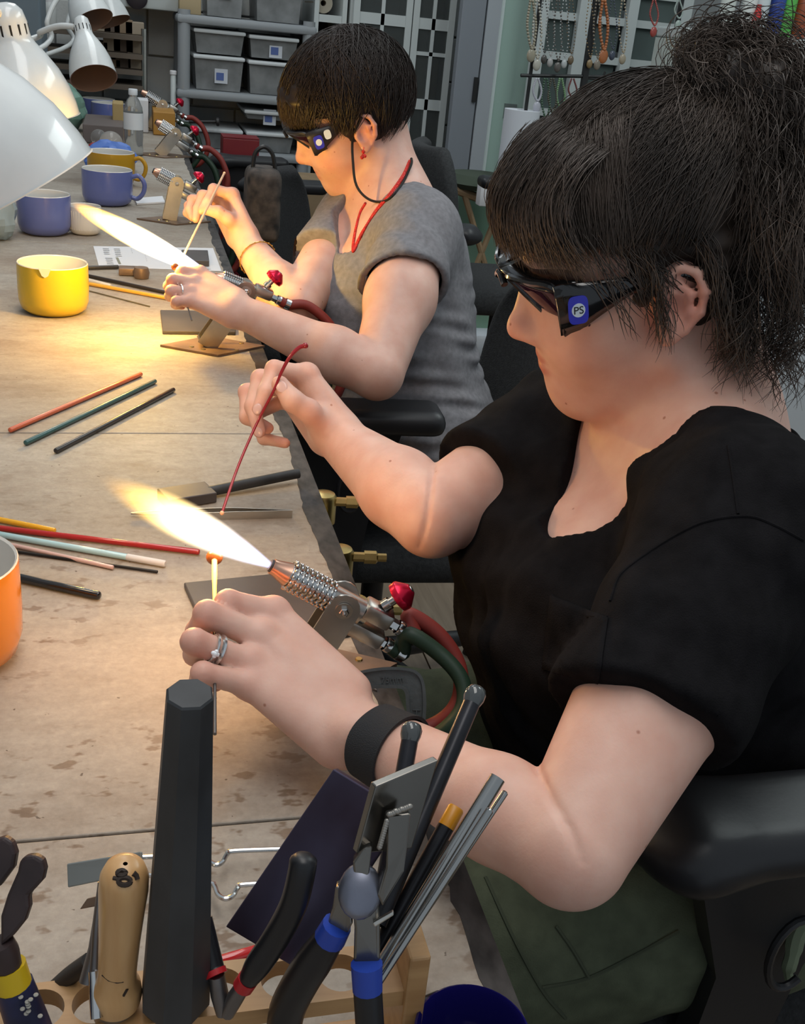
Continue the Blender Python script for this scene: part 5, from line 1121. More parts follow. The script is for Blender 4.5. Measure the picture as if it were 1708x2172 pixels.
# paper sheet with print and dark block on it, small things near the far flame
t = empty('printed_sheet', onz(330, 545), 'white printed paper sheet lying under the far flame', 'paper')
c4 = [onz(198, 522, TZ + .0008), onz(452, 526, TZ + .0008), onz(470, 575, TZ + .0008), onz(210, 566, TZ + .0008)]
mesh_obj('sheet', c4, [(3, 2, 1, 0)], PAPER, t, False).modifiers.new('s', 'SOLIDIFY').thickness = .0003
def on_sheet(u, v): return (c4[0] * (1 - u) + c4[1] * u) * (1 - v) + (c4[3] * (1 - u) + c4[2] * u) * v + np.array([0, 0, .0006])
b = MB(); rr = random.Random(2)
for u0, v0, w_, k_ in ((.07, .12, .05, 4), (.16, .12, .05, 5), (.07, .58, .06, 4), (.30, .12, .004, 3), (.40, .4, .004, 4), (.80, .75, .12, 3)):
    for k in range(k_): v_ = v0 + k * .085; b.add([on_sheet(u0, v_), on_sheet(u0 + w_ * rr.uniform(.6, 1), v_), on_sheet(u0 + w_, v_ + .03), on_sheet(u0, v_ + .03)], [(0, 1, 2, 3)])
b.obj('print', mat('grey_print', (.35, .36, .38), .8), t, smooth=False)
b = MB(); b.add([on_sheet(.155, .55), on_sheet(.175, .55), on_sheet(.185, .85), on_sheet(.165, .85)], [(0, 1, 2, 3)]); b.obj('print_block', mat('olive_print', (.28, .27, .2), .8), t, smooth=False)
slab('graphite_block', [onz(385, 530, TZ + .012), onz(389, 552, TZ + .012), onz(444, 554, TZ + .012), onz(441, 531, TZ + .012)], .012, GRAPH, 'small dark graphite block resting on the printed sheet', 'block', z=TZ + .0006)
t = empty('brass_shaper', onz(290, 583), 'small brown metal bead shaper below the printed sheet', 'shaper'); b = MB(); b.box(onz(280, 583) + np.array([0, 0, .008]), (.05, .03, .014), bev=.002); b.obj('plate', RUST, t); MB().lathe([(.014, 0), (.016, .01), (.013, .02)], onz(300, 590) + np.array([0, 0, .001]), (0, 0, 1), 20, capt=True).obj('knob', RUST, t)
for a, b_, r_, c_, l in (((182, 568), (252, 566), .004, (.05, .045, .04), 'dark steel rod lying just right of the yellow bowl rim'), ((178, 583), (360, 622), .0035, (.03, .022, .018), 'long dark glass rod running from the yellow bowl to the far hand'), ((178, 600), (365, 634), .0035, (.70, .38, .05), 'amber glass rod below the dark rod by the yellow bowl'), ((178, 592), (235, 607), .0040, (.65, .62, .58), 'short white rod end showing beside the yellow bowl'), ((182, 615), (318, 650), .0012, (.12, .10, .06), 'thin wire mandrel on the bench below the amber rod')):
    rod('bench_rod', flat(*a, r_), flat(*b_, r_), r_, mat('rod_' + l[:8], c_, .3), l, 'rod')
# far clutter
BAGP = mat('clear_plastic_bag', (.55, .66, .70), .12, trans=.55, ior=1.1)
def crumple(name, c, r, m, label, cat, seed, k=.35, nf=3):
    b = MB(); rr = np.random.default_rng(seed); b.ball((0, 0, 0), 1.0, nu=26, nv=16); V = np.concatenate(b.V)
    f = [rr.normal(0, 2.6, 3) for _ in range(9)]; ph = rr.uniform(0, 6, 9)
    n_ = sum(np.abs(np.sin(V @ q + p_)) for q, p_ in zip(f, ph)) / 9 - .5
    V = V * (1 + k * n_ * 2)[:, None] * np.array(r); V += np.array(c); V[:, 2] = np.maximum(V[:, 2], TZ + .001); b.V = [V]
    return tag(b.obj(name, m, angle=20), label, cat)
p = onz(10, 515); crumple('plastic_bag', (p[0] - .045, p[1] + .03, TZ + .05), (.06, .05, .065), BAGP, 'crumpled clear plastic bag left of the blue mug', 'plastic bag', 3)
p = onz(238, 350); crumple('nitrile_glove', (p[0], p[1] - .12, TZ + .035), (.065, .06, .045), mat('blue_nitrile', (.09, .19, .55), .5), 'crumpled bright blue rubber glove behind the mustard mug', 'glove', 5, .5)
p = onz(195, 225); crumple('plastic_bag', (p[0] - .10, p[1] - 1.05, TZ + .070), (.10, .09, .085), mat('green_bag', (.30, .52, .42), .25, trans=.3), 'crumpled pale green plastic bag under the third lamp', 'plastic bag', 8, .4)
# water bottle
PET = mat('clear_bottle', (.80, .84, .84), .06, trans=.8, ior=1.25); 
bx_, by_ = onz(284, 332)[:2]; t = empty('water_bottle', (bx_, by_ + .03, TZ), 'clear plastic water bottle with white label and cap', 'bottle'); bo = (bx_, by_ + .03, TZ)
MB().lathe([(.022, .001), (.031, .004), (.032, .02), (.0305, .04), (.032, .06), (.032, .14), (.030, .155), (.020, .178), (.013, .188), (.013, .196)], bo, (0, 0, 1), 28, capb=True).obj('bottle_body', PET, t)
MB().lathe([(.0326, .085), (.0326, .138)], bo, (0, 0, 1), 28).obj('label_sleeve', mat('white_label', (.72, .74, .76), .5), t); MB().lathe([(.0145, .193), (.0150, .195), (.0150, .210), (.0140, .212)], bo, (0, 0, 1), 20, capt=True).obj('cap', mat('white_cap', (.72, .75, .78), .4), t)
# blown glass pieces
CG = mat('clear_glass', (.88, .86, .84), .03, trans=.85, ior=1.3); RGL = glass('ruby_glass', (.35, .02, .015))
for (x, y, r_, m_, l) in ((215, 322, .028, RGL, 'round dark red blown glass ball below the glass bubbles'), (200, 318, .022, RGL, 'smaller dark red blown glass ball left of the larger one'), (236, 318, .040, CG, 'clear blown glass bubble beside the red glass balls'), (210, 296, .028, CG, 'small clear glass bubble above the red glass balls')):
    p = onz(x, y + 14); tag(MB().ball((p[0], p[1], TZ + r_ + .001), r_, nu=24, nv=14).obj('glass_ball', m_), l, 'glass ball', 'blown glass balls on the bench')
def boxat(name, x0, y0, x1, y1, Y, dep, m, label, cat, z0=None):
    a, b_ = ony(x0, y0, Y), ony(x1, y1, Y); zl = min(a[2], b_[2]) if z0 is None else z0; zh = max(a[2], b_[2])
    return tag(MB().box(((a[0] + b_[0]) / 2, Y + dep / 2, (zl + zh) / 2), (abs(b_[0] - a[0]), dep, max(zh - zl, .004)), bev=.004).obj(name, m, smooth=False), label, cat)
boxat('wooden_tray', 325, 236, 372, 258, 4.55, .25, mat('amber_wood', (.45, .22, .04), .5), 'amber yellow wooden tray at the far end of the bench', 'tray', TZ + .001)
boxat('small_carton', 238, 218, 262, 250, 4.35, .12, mat('carton', (.42, .30, .13), .7), 'small tan carton beside the far blue mugs', 'box', TZ + .001)
boxat('white_tub', 285, 210, 315, 238, 4.6, .1, PAPER, 'white plastic tub behind the water bottle', 'tub', TZ + .001)
boxat('tool_tray', 175, 262, 262, 292, 4.15, .35, mat('grey_brown_tray', (.16, .13, .12), .6), 'low grey-brown tool tray left of the water bottle', 'tray', TZ + .001)
slab('saucer_dish', [onz(285, 425), onz(345, 420), onz(350, 432), onz(290, 436)], .006, PAPER, 'shallow white dish by the stand of the third torch', 'dish')
# brass gas regulators fixed under the bench edge
for (y_, z_, l) in ((0.985, .665, 'brass gas valve under the bench edge beside the near elbow'), (1.07, .685, 'second brass gas valve further along under the bench edge'), (1.19, .70, 'small brass pipe fitting under the bench edge behind the hand')):
    c_ = np.array([.232, y_, z_]); t = empty('gas_valve', c_, l, 'valve'); k = 1.0 if y_ < 1 else .8
    MB().lathe([(.016 * k, -.03), (.020 * k, -.028), (.020 * k, .006), (.017 * k, .010), (.006, .012)], c_, (0, 0, 1), 24, capb=True, capt=True).obj('valve_body', BRASS, t)
    MB().lathe([(.007 * k, .015), (.007 * k, .028), (.0095 * k, .028), (.0095 * k, .042), (.006 * k, .044), (.006 * k, .054)], c_, (1, -.12, .0), 6, capt=True).obj('outlet_nut', BRASS, t)
    MB().lathe([(.0075, -.075), (.009, -.07), (.009, -.03)], c_, (0, 0, 1), 10, capb=True).obj('pipe_tape', mat('thread_tape', (.45, .47, .47), .5, var=.3, vscale=90), t)
    MB().box(c_ + np.array([-.022, 0, .0]), (.03, .02, .02)).obj('mount', DSTEEL, t, smooth=False)
# ------------------------------------------------------------------ the tool rack in the foreground
RW_ = wood_mat('beech_wood', (0.40, 0.215, 0.085), (0.53, 0.31, 0.135), (2.5, 30, 30), 3.5, 0.42)
rack = empty('tool_rack', (0.03, 0.378, TZ), 'small beech rack with round holes holding bead-making tools', 'tool rack')
RZ = 0.815; y0, y1 = 0.361, 0.3925; x0, x1 = -0.13, 0.1275; th = 0.010
holes = [(-0.105, .011), (-0.0455, .0115), (-0.019, .0118), (0.0385, .0118), (0.0700, .0115), (0.0985, .0115)]
def holed_plank(z, t_, nm):
    V = []; Fc = []; edges = [x0] + [(holes[i][0] + holes[i + 1][0]) / 2 for i in range(len(holes) - 1)] + [x1]; ym = (y0 + y1) / 2; n = 32
    def add(*p): V.extend(p); return len(V) - len(p)
    for i, (hx, hr) in enumerate(holes):
        a, b = edges[i], edges[i + 1]
        for zz, flip in ((z, False), (z - t_, True)):
            k0 = len(V)
            for k in range(n):
                t = 2 * math.pi * k / n + math.pi / 4; c, s = math.cos(t), math.sin(t); V.append((hx + hr * c, ym + hr * s, zz))
            for k in range(n):
                t = 2 * math.pi * k / n + math.pi / 4; c, s = math.cos(t), math.sin(t); m = max(abs(c), abs(s)); c /= m; s /= m
                V.append((hx + c * ((b - hx) if c > 0 else (hx - a)), ym + s * (y1 - y0) / 2, zz))
            for k in range(n):
                q = (k0 + k, k0 + (k + 1) % n, k0 + n + (k + 1) % n, k0 + n + k); Fc.append(q if not flip else q[::-1])
        for k in range(n): Fc.append((len(V) - 4 * n + k, len(V) - 4 * n + (k + 1) % n, len(V) - 2 * n + (k + 1) % n, len(V) - 2 * n + k))
        # outer walls
        for ya in (y0, y1): j = add((a, ya, z), (b, ya, z), (b, ya, z - t_), (a, ya, z - t_)); Fc.append((j, j + 1, j + 2, j + 3))
    for xa in (x0, x1): j = add((xa, y0, z), (xa, y1, z), (xa, y1, z - t_), (xa, y0, z - t_)); Fc.append((j, j + 1, j + 2, j + 3))
    b = MB(); b.add(V, Fc); o = b.obj(nm, RW_, rack, angle=30); return o
holed_plank(RZ, th, 'top_plank')
MB().box(((x0 + x1) / 2, (y0 + y1) / 2, TZ + .006), (x1 - x0, y1 - y0, .010), bev=.001).obj('bottom_plank', RW_, rack, smooth=False)
MB().box((x1 + .0055, (y0 + y1) / 2 + .003, (TZ + .84) / 2 + .0), (.011, y1 - y0 + .012, .84 - TZ - .001), bev=.0015).obj('end_board', RW_, rack, smooth=False)
MB().box((x0 - .0055, (y0 + y1) / 2 + .003, (TZ + .84) / 2), (.011, y1 - y0 + .012, .84 - TZ - .001), bev=.0015).obj('end_board', RW_, rack, smooth=False)
def slab3(P, th_, m, nm, par, bev=.0006):     # polygon in space with thickness away from the camera
    P = [np.array(p) for p in P]; n = np.cross(P[1] - P[0], P[2] - P[0]); n /= np.linalg.norm(n); c = np.mean(P, 0)
    if n.dot(c - CAM) < 0: n = -n
    k = len(P); b = MB(); b.add(P + [p + n * th_ for p in P], [tuple(range(k)), tuple(range(2 * k - 1, k - 1, -1))] + [(i, (i + 1) % k, (i + 1) % k + k, i + k) for i in range(k)])
    o = b.obj(nm, m, par, smooth=False); bv = o.modifiers.new('b', 'BEVEL'); bv.width = bev; bv.segments = 2
    return o
# 1 octagonal graphite cone
t = empty('graphite_reamer', (0.008, .372, RZ), 'tall dark octagonal graphite cone standing in the rack', 'reamer')
ra, rb = onz(372, 2130, RZ + .001), at(403, 1470, .408); MB().lathe([(.0140, 0), (.0166, .006), (.0166, .010), (.0094, np.linalg.norm(rb - ra) - .0008), (.0086, np.linalg.norm(rb - ra))], ra, rb - ra, 8, ref=(1, .42, 0), capb=True, capt=True).obj('cone', GRAPHD, t, angle=15)
# 2 turned wooden handle
t = empty('wooden_handled_tool', (-0.012, .372, RZ), 'turned wooden tool handle with burn marks, ferrule down in the rack', 'tool')
wa, wb2 = onz(243, 2140, RZ - .002), at(266, 1832, .456); ax_ = wb2 - wa; Lw = np.linalg.norm(ax_); HW = wood_mat('turned_wood', (0.54, 0.29, 0.115), (0.66, 0.40, 0.18), (14, 14, 3), 6, 0.28)
MB().lathe([(.0095, -.004), (.0100, 0), (.0100, Lw * .055)], wa, ax_, 24, capb=True, capt=True).obj('ferrule', mat('dull_ferrule', (.38, .33, .26), .4, metal=.7), t)
MB().lathe([(.0098, Lw * .055), (.0118, Lw * .075), (.0122, Lw * .12), (.0112, Lw * .18), (.0090, Lw * .23), (.0088, Lw * .30), (.0092, Lw * .50), (.0101, Lw * .72), (.0107, Lw * .84), (.0104, Lw * .92), (.0086, Lw * .972), (.0050, Lw * .997), (.001, Lw)], wa, ax_, 36, capb=True).obj('handle', HW, t)
BURN = mat('burn_mark', (.03, .018, .012), .7); A = frame(ax_)
def mark(pts, r_, nm='burn_mark'):
    P = []
    for q in pts:
        r = ray(*q); r = r / np.linalg.norm(r); rel = CAM - wa; a_ = A[0]
        # nearest hit on the handle's outline
        best = None
        for s in np.linspace(.36, .60, 400):
            p = CAM + r * s; h = (p - wa).dot(a_) / Lw; dd = np.linalg.norm(p - wa - a_ * h * Lw)
            rad_ = np.interp(h, [.055, .12, .23, .3, .5, .72, .84, .92, .972, .997, 1.0], [.0118, .0122, .009, .0088, .0092, .0101, .0107, .0104, .0086, .005, .001])
            if dd < rad_ + .0002 and 0 < h <= 1.0: best = p; break
        if best is not None: P.append(best)
    if len(P) > 1: MB().tube(P, r_, 6).obj(nm, BURN, t)
mark([(258 + 8 * math.cos(k), 1852 + 5 * math.sin(k)) for k in np.linspace(0, 6.3, 14)], .0013); mark([(264 + 13 * math.cos(k), 1869 + 8 * math.sin(k)) for k in np.linspace(0, 6.3, 14)], .0012); mark([(283, 1852), (289, 1858), (291, 1866)], .0013); mark([(240, 1862), (250, 1864)], .0009); mark([(270, 2098), (262, 2112)], .0007)
mark([(216, 2068), (230, 2080), (248, 2085), (262, 2083)], .0003, 'turned_line')
b = MB(); b.ball(at(267, 1979, .470), (.0026, .0010, .0022)); b.obj('metal_dot', mat('worn_pin', (.42, .40, .37), .5), t)
# 3 small steel blade tool behind the wooden handle
t = empty('blade_tool', (-0.025, .380, RZ), 'thin steel tool with flat grey blade leaning behind the wooden handle', 'tool')
slab3([at(141, 1832, .500), at(300, 1806, .490), at(304, 1850, .488), at(143, 1883, .497)], .0012, mat('grey_blade', (.30, .32, .31), .45, metal=.5), 'blade', t)
MB().tube([at(216, 1870, .497), at(207, 1960, .497), at(201, 2080, .497)], [.0018, .0024, .0026], 10).obj('shaft', DSTEEL, t); MB().tube([at(200, 2060, .496), at(205, 2160, .490)], .0028, 12).obj('chrome_sleeve', CHROME, t)
t = empty('hooked_knife', (-0.03, .385, RZ), 'dark hooked blade showing left of the wooden handle', 'tool')
slab3([at(168, 1929, .505), at(184, 1906, .505), at(216, 1898, .503), at(216, 1920, .503)], .001, RUST, 'blade_tip', t); MB().tube([at(213, 1910, .503), at(206, 2010, .503), at(190, 2085, .500)], [.002, .004, .005], 10).obj('shank', DSTEEL, t)
MB().tube(spline([at(116, 2098, .520), at(150, 2068, .515), at(190, 2040, .508)], 12), .0045, 10).obj('grip', mat('dark_grip', (.03, .026, .024), .5), t)
# 4 flat-jaw pliers with navy and yellow grips at the left edge
t = empty('flat_jaw_pliers', (-0.048, .377, RZ), 'flat-jaw pliers with navy grip and yellow band at the left edge', 'pliers')
JAW = mat('dark_brown_jaw', (.036, .022, .022), .45, var=.3, vscale=40)
slab3([at(*q, .470) for q in ((36, 1850), (40, 1828), (52, 1817), (72, 1815), (90, 1825), (95, 1845), (90, 1868), (72, 1888), (60, 1900), (62, 1925), (52, 1955), (28, 1985), (0, 2010), (0, 1945), (14, 1900))], .006, JAW, 'jaw', t, .0015)
slab3([at(*q, .478) for q in ((-30, 1800), (-10, 1782), (8, 1776), (25, 1788), (33, 1812), (28, 1842), (0, 1880), (-30, 1900))], .006, JAW, 'jaw', t, .0015)
MB().tube([at(0, 2000, .472), at(8, 2020, .474), at(18, 2060, .478)], [.0060, .0068, .0062], 12).obj('shank', JAW, t)
MB().tube([at(17, 2048, .478), at(30, 2092, .481)], [.0078, .0080], 16).obj('yellow_band', mat('yellow_vinyl', (.62, .42, .01), .4), t); MB().tube([at(29, 2088, .481), at(62, 2180, .490), at(92, 2260, .500)], [.0085, .0096, .0098], 16).obj('navy_grip', mat('navy_vinyl', (.008, .012, .05), .45, var=.5, vscale=60), t)
b = MB(); rr = np.random.default_rng(3)
for k in range(10): b.ball(at(62 + rr.normal(0, 7), 2110 + k * 5, .4745), (.0012, .0012, .0005), nu=8, nv=5)
b.obj('scuff', mat('grey_scuff', (.30, .29, .26), .8), t)
# 5 black-handled pliers with red bands, nose down
BG = mat('black_vinyl', (.010, .010, .012), .38); REDV = mat('red_vinyl', (.45, .015, .02), .35)
t = empty('needle_nose_pliers', (0.0385, .378, RZ), 'slim pliers with black handles and red bands, nose down', 'pliers')
MB().tube(spline([at(645, 1812, .462), at(640, 1850, .463), at(622, 1920, .468), at(585, 1990, .476), at(545, 2050, .482), at(524, 2082, .486)], 26), np.concatenate([[.0035, .0055], np.full(18, .0062), np.linspace(.0060, .0042, 6)]), 14).obj('handle', BG, t)
MB().tube([at(527, 2076, .4855), at(516, 2092, .488)], .0050, 14).obj('red_band', REDV, t); MB().tube([at(516, 2090, .488), at(498, 2118, .492), at(482, 2150, .497)], [.0036, .0040, .0034], 10).obj('jaw', DSTEEL, t)
MB().tube(spline([at(428, 1950, .500), at(440, 2000, .498), at(452, 2050, .496), at(456, 2062, .495)], 14), .0050, 14).obj('handle', BG, t); MB().tube([at(455, 2058, .495), at(459, 2070, .494)], .0054, 14).obj('red_band', REDV, t); MB().tube([at(459, 2068, .494), at(466, 2110, .496), at(474, 2150, .498)], [.0038, .0042, .0034], 10).obj('jaw', DSTEEL, t)
# 6 big parallel mashers
t = empty('glass_masher', (0.085, .380, RZ), 'steel mashing pliers with two flat plates, blue bands and black grips', 'pliers')
PURP = mat('heat_blued_steel', (.10, .095, .155), .30, metal=.75, var=.45, vscale=9, var2=(.055, .032, .045)); PL = mat('ground_steel', (.165, .155, .14), .26, metal=.95, var=.3, vscale=10)
slab3([at(707, 1631, .505), at(860, 1724, .490), at(640, 2062, .500), at(478, 1966, .516)], .0045, PURP, 'back_plate', t)
slab3([at(797, 1668, .456), at(930, 1612, .470), at(874, 1800, .474), at(757, 1812, .462)], .0045, PL, 'front_plate', t)
slab3([at(824, 1733, .4525), at(872, 1726, .4545), at(866, 1790, .456), at(858, 1850, .457), at(812, 1925, .458), at(800, 1900, .457), at(818, 1840, .455)], .008, PL, 'jaw_arm', t, .001)
slab3([at(772, 1800, .458), at(790, 1795, .458), at(782, 1862, .459), at(752, 1872, .460), at(748, 1830, .459)], .008, PL, 'jaw_arm', t, .001)
b = MB(); rr = np.random.default_rng(1)
for k in range(11): b.ball(at(827 + k * 4.2, 1727 - k * 1.6 + rr.normal(0, 1), .4535), (.0016, .0012, .0014), nu=8, nv=6)
for k in range(12): b.ball(at(821 - k * 1.4, 1742 + k * 5, .4535), (.0013, .0012, .0014), nu=8, nv=6)
b.obj('weld_bead', mat('weld', (.33, .31, .28), .4, metal=.8), t)
fr = frame(dirn(CAM, at(762, 1895, .456))); b = MB(); b.ball(at(764, 1890, .4600), (.0045, .0096, .0118), fr); b.obj('pivot', mat('pivot_steel', (.20, .21, .26), .36, metal=.85, var=.2, vscale=30), t)
slab3([at(712, 1882, .461), at(740, 1880, .461), at(748, 1960, .463), at(735, 1985, .465), at(692, 1968, .466), at(705, 1930, .464)], .007, PL, 'handle_root', t, .001)
slab3([at(745, 1905, .459), at(800, 1900, .459), at(806, 1960, .460), at(806, 2045, .462), at(750, 2045, .462), at(752, 1970, .460)], .008, PL, 'handle_root', t, .0012)
slab3([at(790, 1958, .4575), at(834, 1933, .4575), at(836, 1942, .4575), at(795, 1968, .4575)], .003, STEEL, 'stop_lug', t)
BLV = mat('blue_vinyl', (.018, .055, .36), .38)
MB().tube([at(715, 1962, .466), at(700, 1990, .470)], [.0066, .0072], 14).obj('blue_band', BLV, t); MB().tube(spline([at(703, 1984, .470), at(672, 2030, .478), at(640, 2080, .486), at(610, 2140, .496), at(600, 2200, .505)], 18), np.concatenate([np.linspace(.0066, .0085, 6), np.full(12, .0085)]), 14).obj('black_grip', BG, t)
MB().tube([at(778, 2044, .460), at(780, 2100, .462)], [.0070, .0066], 14).obj('blue_band', BLV, t); MB().tube([at(780, 2096, .462), at(785, 2180, .465), at(786, 2260, .470)], .0064, 14).obj('black_grip', BG, t)
# 7 tubes and rods standing at the right end of the rack
BT = mat('blackened_tube', (.022, .022, .026), .30, metal=.5, var=.5, vscale=30); SGLS = glass('smoky_glass', (.06, .065, .065), .05)
def standing(nm, top, bot, r_, m, label, end=None, cat='rod'):
    t = empty(nm, bot, label, cat); a_, b_ = np.array(bot), np.array(top); d = dirn(a_, b_); L = np.linalg.norm(b_ - a_)
    if end == 'tube':
        MB().lathe([(r_, 0), (r_, L), (r_ * .72, L), (r_ * .72, L - .03)], a_, d, 22).obj('tube', m, t)
    elif end == 'melt':
        MB().lathe([(r_, 0), (r_, L - r_ * 2)], a_, d, 20).obj('tube', m, t); MB().lathe([(r_, L - r_ * 2.2), (r_ * 1.22, L - r_ * 1.5), (r_ * 1.25, L - r_ * .8), (r_ * 1.0, L - r_ * .2), (r_ * .7, L), (r_ * .5, L - r_ * .1), (r_ * .45, L - r_ * 1.2)], a_, d, 20).obj('fire_polished_end', SGLS, t)
    elif end == 'tip':
        MB().lathe([(r_, 0), (r_, L - .011)], a_, d, 20).obj('rod', m, t); MB().lathe([(r_ * 1.02, L - .011), (r_ * 1.02, L - .001), (r_ * .86, L), (.0005, L)], a_, d, 20).obj('orange_tip', mat('orange_tape', (.55, .22, .01), .35), t)
    else: MB().lathe([(r_, 0), (r_, L - r_ * .4), (r_ * .6, L), (.0003, L)], a_, d, 14).obj('rod', m, t)
    return t
standing('glass_tube', at(1015, 1458, .560), at(800, 1960, .500), .0046, BT, 'tall smoky black tube with melted glossy end leaning to the right', 'melt', 'tube')
standing('glass_tube', at(876, 1533, .545), at(800, 1960, .508), .0044, BT, 'shorter smoky black tube with melted end beside the watch band', 'melt', 'tube')
standing('tipped_rod', at(969, 1712, .530), at(770, 2075, .500), .0042, BT, 'black rod with an orange tip between the steel tubes', 'tip')
TUBEM = mat('tube_steel', (.36, .36, .35), .2, metal=1.0)
standing('steel_tube', at(1056, 1650, .525), at(790, 2085, .490), .0040, TUBEM, 'hollow shiny steel tube leaning right out of the rack', 'tube', 'tube')
standing('steel_rod', at(1073, 1679, .532), at(800, 2085, .494), .0018, TUBEM, 'thin steel rod right of the hollow steel tube')
standing('steel_rod', at(1041, 1716, .508), at(795, 2095, .484), .0020, TUBEM, 'thin steel rod with rounded bright end below the hollow tube')
# 8 wire rod rests, coloured rods, short black rod, cobalt cup
for k, pts in enumerate(([(228, 1822), (320, 1817), (425, 1815), (440, 1824), (458, 1834), (472, 1828), (482, 1812), (496, 1805), (600, 1801), (700, 1798)], [(300, 1850), (318, 1856), (440, 1872), (455, 1880), (463, 1898), (478, 1906), (494, 1900), (504, 1884), (520, 1876), (640, 1872)])):
    P = spline([onz(*q, TZ + .012) for q in pts], 70); t = empty('wire_rest', P[0], ['bent silver wire rod rest behind the graphite cone', 'lower bent silver wire rod rest behind the graphite cone'][k], 'wire rest')
    MB().tube(P, .0016, 8).obj('wire', CHROME, t)
    for j in (4, 66): MB().tube([P[j], np.array([P[j][0], P[j][1], TZ + .001])], .0016, 8).obj('foot', CHROME, t)
rod('glass_rod', flat(455, 2042, .0035), flat(560, 2012, .0035), .0035, glass('bright_red_glass', (.55, .02, .02)), 'bright red glass rod lying behind the rack', 'glass rod', G)
rod('glass_rod', flat(500, 2075, .003), flat(615, 2035, .003), .003, glass('turquoise_glass', (.30, .62, .60)), 'turquoise glass rod glimpsed through a hole of the rack', 'glass rod', G)
rod('glass_rod', flat(868, 2142, .0040), flat(940, 2112, .0040), .0040, glass('black_glass', (.012, .011, .011), .08), 'short glossy black glass rod right of the rack', 'glass rod', G)
t = empty('cobalt_cup', (0.172, .352, TZ), 'glossy dark cobalt blue cup cut by the bottom picture edge', 'cup'); c_ = onz(1003, 2190, TZ + .052); c_[2] = TZ
MB().lathe([(.001, .001), (.018, .001), (.024, .004), (.0285, .02), (.0292, .048), (.0290, .052), (.0278, .0528), (.0268, .050), (.0262, .02), (.020, .006), (.001, .005)], c_, (0, 0, 1), 48).obj('cup_body', COB, t)
# ------------------------------------------------------------------ bench lamps on the left
ENAM = mat('white_enamel', (.66, .68, .67), .18, coat=.4, var=.12, vscale=11); ENIN = mat('shade_inside', (.62, .52, .42), .35); BROWNIN = mat('browned_shade_inside', (.22, .12, .075), .5)
def lamp(P0, P1, R, label, on, arm, inside=ENIN, power=0.0):
    P0 = np.array(P0); P1 = np.array(P1); ax = P1 - P0; L = np.linalg.norm(ax); ax /= L
    t = empty('bench_lamp', arm[-1], label, 'lamp', 'white bench lamps along the back of the bench')
    prof = [(.006, -.006), (.016, -.003), (.024, .006), (.0275, L * .14), (.0285, L * .27), (.033, L * .33), (.044, L * .43), (.058, L * .58), (.068, L * .74), (.0735, L * .90), (.075, L)]
    prof = [(r * R / .075, h) for r, h in prof]
    sh = MB().lathe(prof, P0, ax, 40, capb=True).obj('shade', ENAM, t)
    MB().lathe([(prof[-1][0], L), (prof[-1][0] * 1.012, L + .001), (prof[-1][0] * .985, L + .001)] + [(r * .965, h) for r, h in prof[::-1][:-3]], P0, ax, 40, capt=True).obj('shade_lining', inside, t)
    A = frame(ax)
    for k in range(14):                       # vent slots round the neck
        a = 2 * math.pi * k / 14; d = A[1] * math.cos(a) + A[2] * math.sin(a); r = R / .075 * .0275
        MB().box(P0 + ax * L * .205 + d * r * 1.0, (L * .10, .0028 * R / .075, .0016), np.array([ax, np.cross(d, ax), d])).obj('vent_slot', mat('slot_black', (.01, .01, .01), .8), sh, smooth=False)
    b = MB(); b.ball(P0 + ax * L * .62, .026 * R / .075, nu=20, nv=12); b.tube([P0 + ax * L * .3, P0 + ax * L * .5], .014 * R / .075, 14)
    b.obj('bulb', mat('lit_bulb', (1, .9, .7), .4, emit=(1.0, .80, .50), estr=9.0) if on else mat('unlit_bulb', (.75, .73, .70), .3), t)
    if on:
        d = bpy.data.lights.new('bulb_light', 'POINT'); d.energy = power; d.color = (1.0, .84, .62); d.shadow_soft_size = .03
        o = bpy.data.objects.new('bulb_light', d); COL.objects.link(o); o.location = P0 + ax * (L * .80)
    ARM = [P0 + ax * L * .16] + [np.array(p) for p in arm]
    MB().tube(spline(ARM, 40), .0085, 12).obj('arm', ENAM, t)
    MB().lathe([(.06, 0), (.062, .006), (.05, .016), (.012, .022)], np.array([arm[-1][0], arm[-1][1], TZ]), (0, 0, 1), 24, capb=True, capt=True).obj('base', ENAM, t)
    return t
lamp(at(-262, -20, .81), at(14, 412, .890), .080, 'nearest white lamp shade, cropped huge in the upper left corner', True, [(-.33, .80, 1.30), (-.50, .80, 1.15), (-.58, .80, .90), (-.60, .80, .755)], power=0.45)
lamp(at(8, 14, 1.58), at(60, 250, 1.655), .078, 'second white lamp shade with black vent slots, behind the nearest one', True, [(-.30, 1.62, 1.34), (-.48, 1.64, 1.20), (-.58, 1.66, .95), (-.60, 1.66, .755)], power=1.0)
lamp(at(171, 40, 3.06), at(199, 166, 3.035), .066, 'third white lamp with brown inside hanging in full view', False, [at(128, 55, 3.06), at(86, 68, 3.08), at(60, 85, 3.1), (-.58, 3.1, 1.0), (-.60, 3.1, .755)], BROWNIN)
lamp(at(152, -55, 3.62), at(196, 44, 3.63), .072, 'fourth white lamp shade behind the third, cut by the top edge', False, [at(120, 0, 3.6), at(100, 45, 3.6), at(90, 100, 3.6), (-.60, 3.6, .9), (-.62, 3.6, .755)], BROWNIN)
lamp(at(205, -50, 4.2), at(240, 46, 4.24), .070, 'fifth white lamp shade furthest down the bench', False, [at(165, 0, 4.2), at(142, 50, 4.2), at(140, 100, 4.2), (-.60, 4.2, .9), (-.62, 4.2, .755)], BROWNIN)
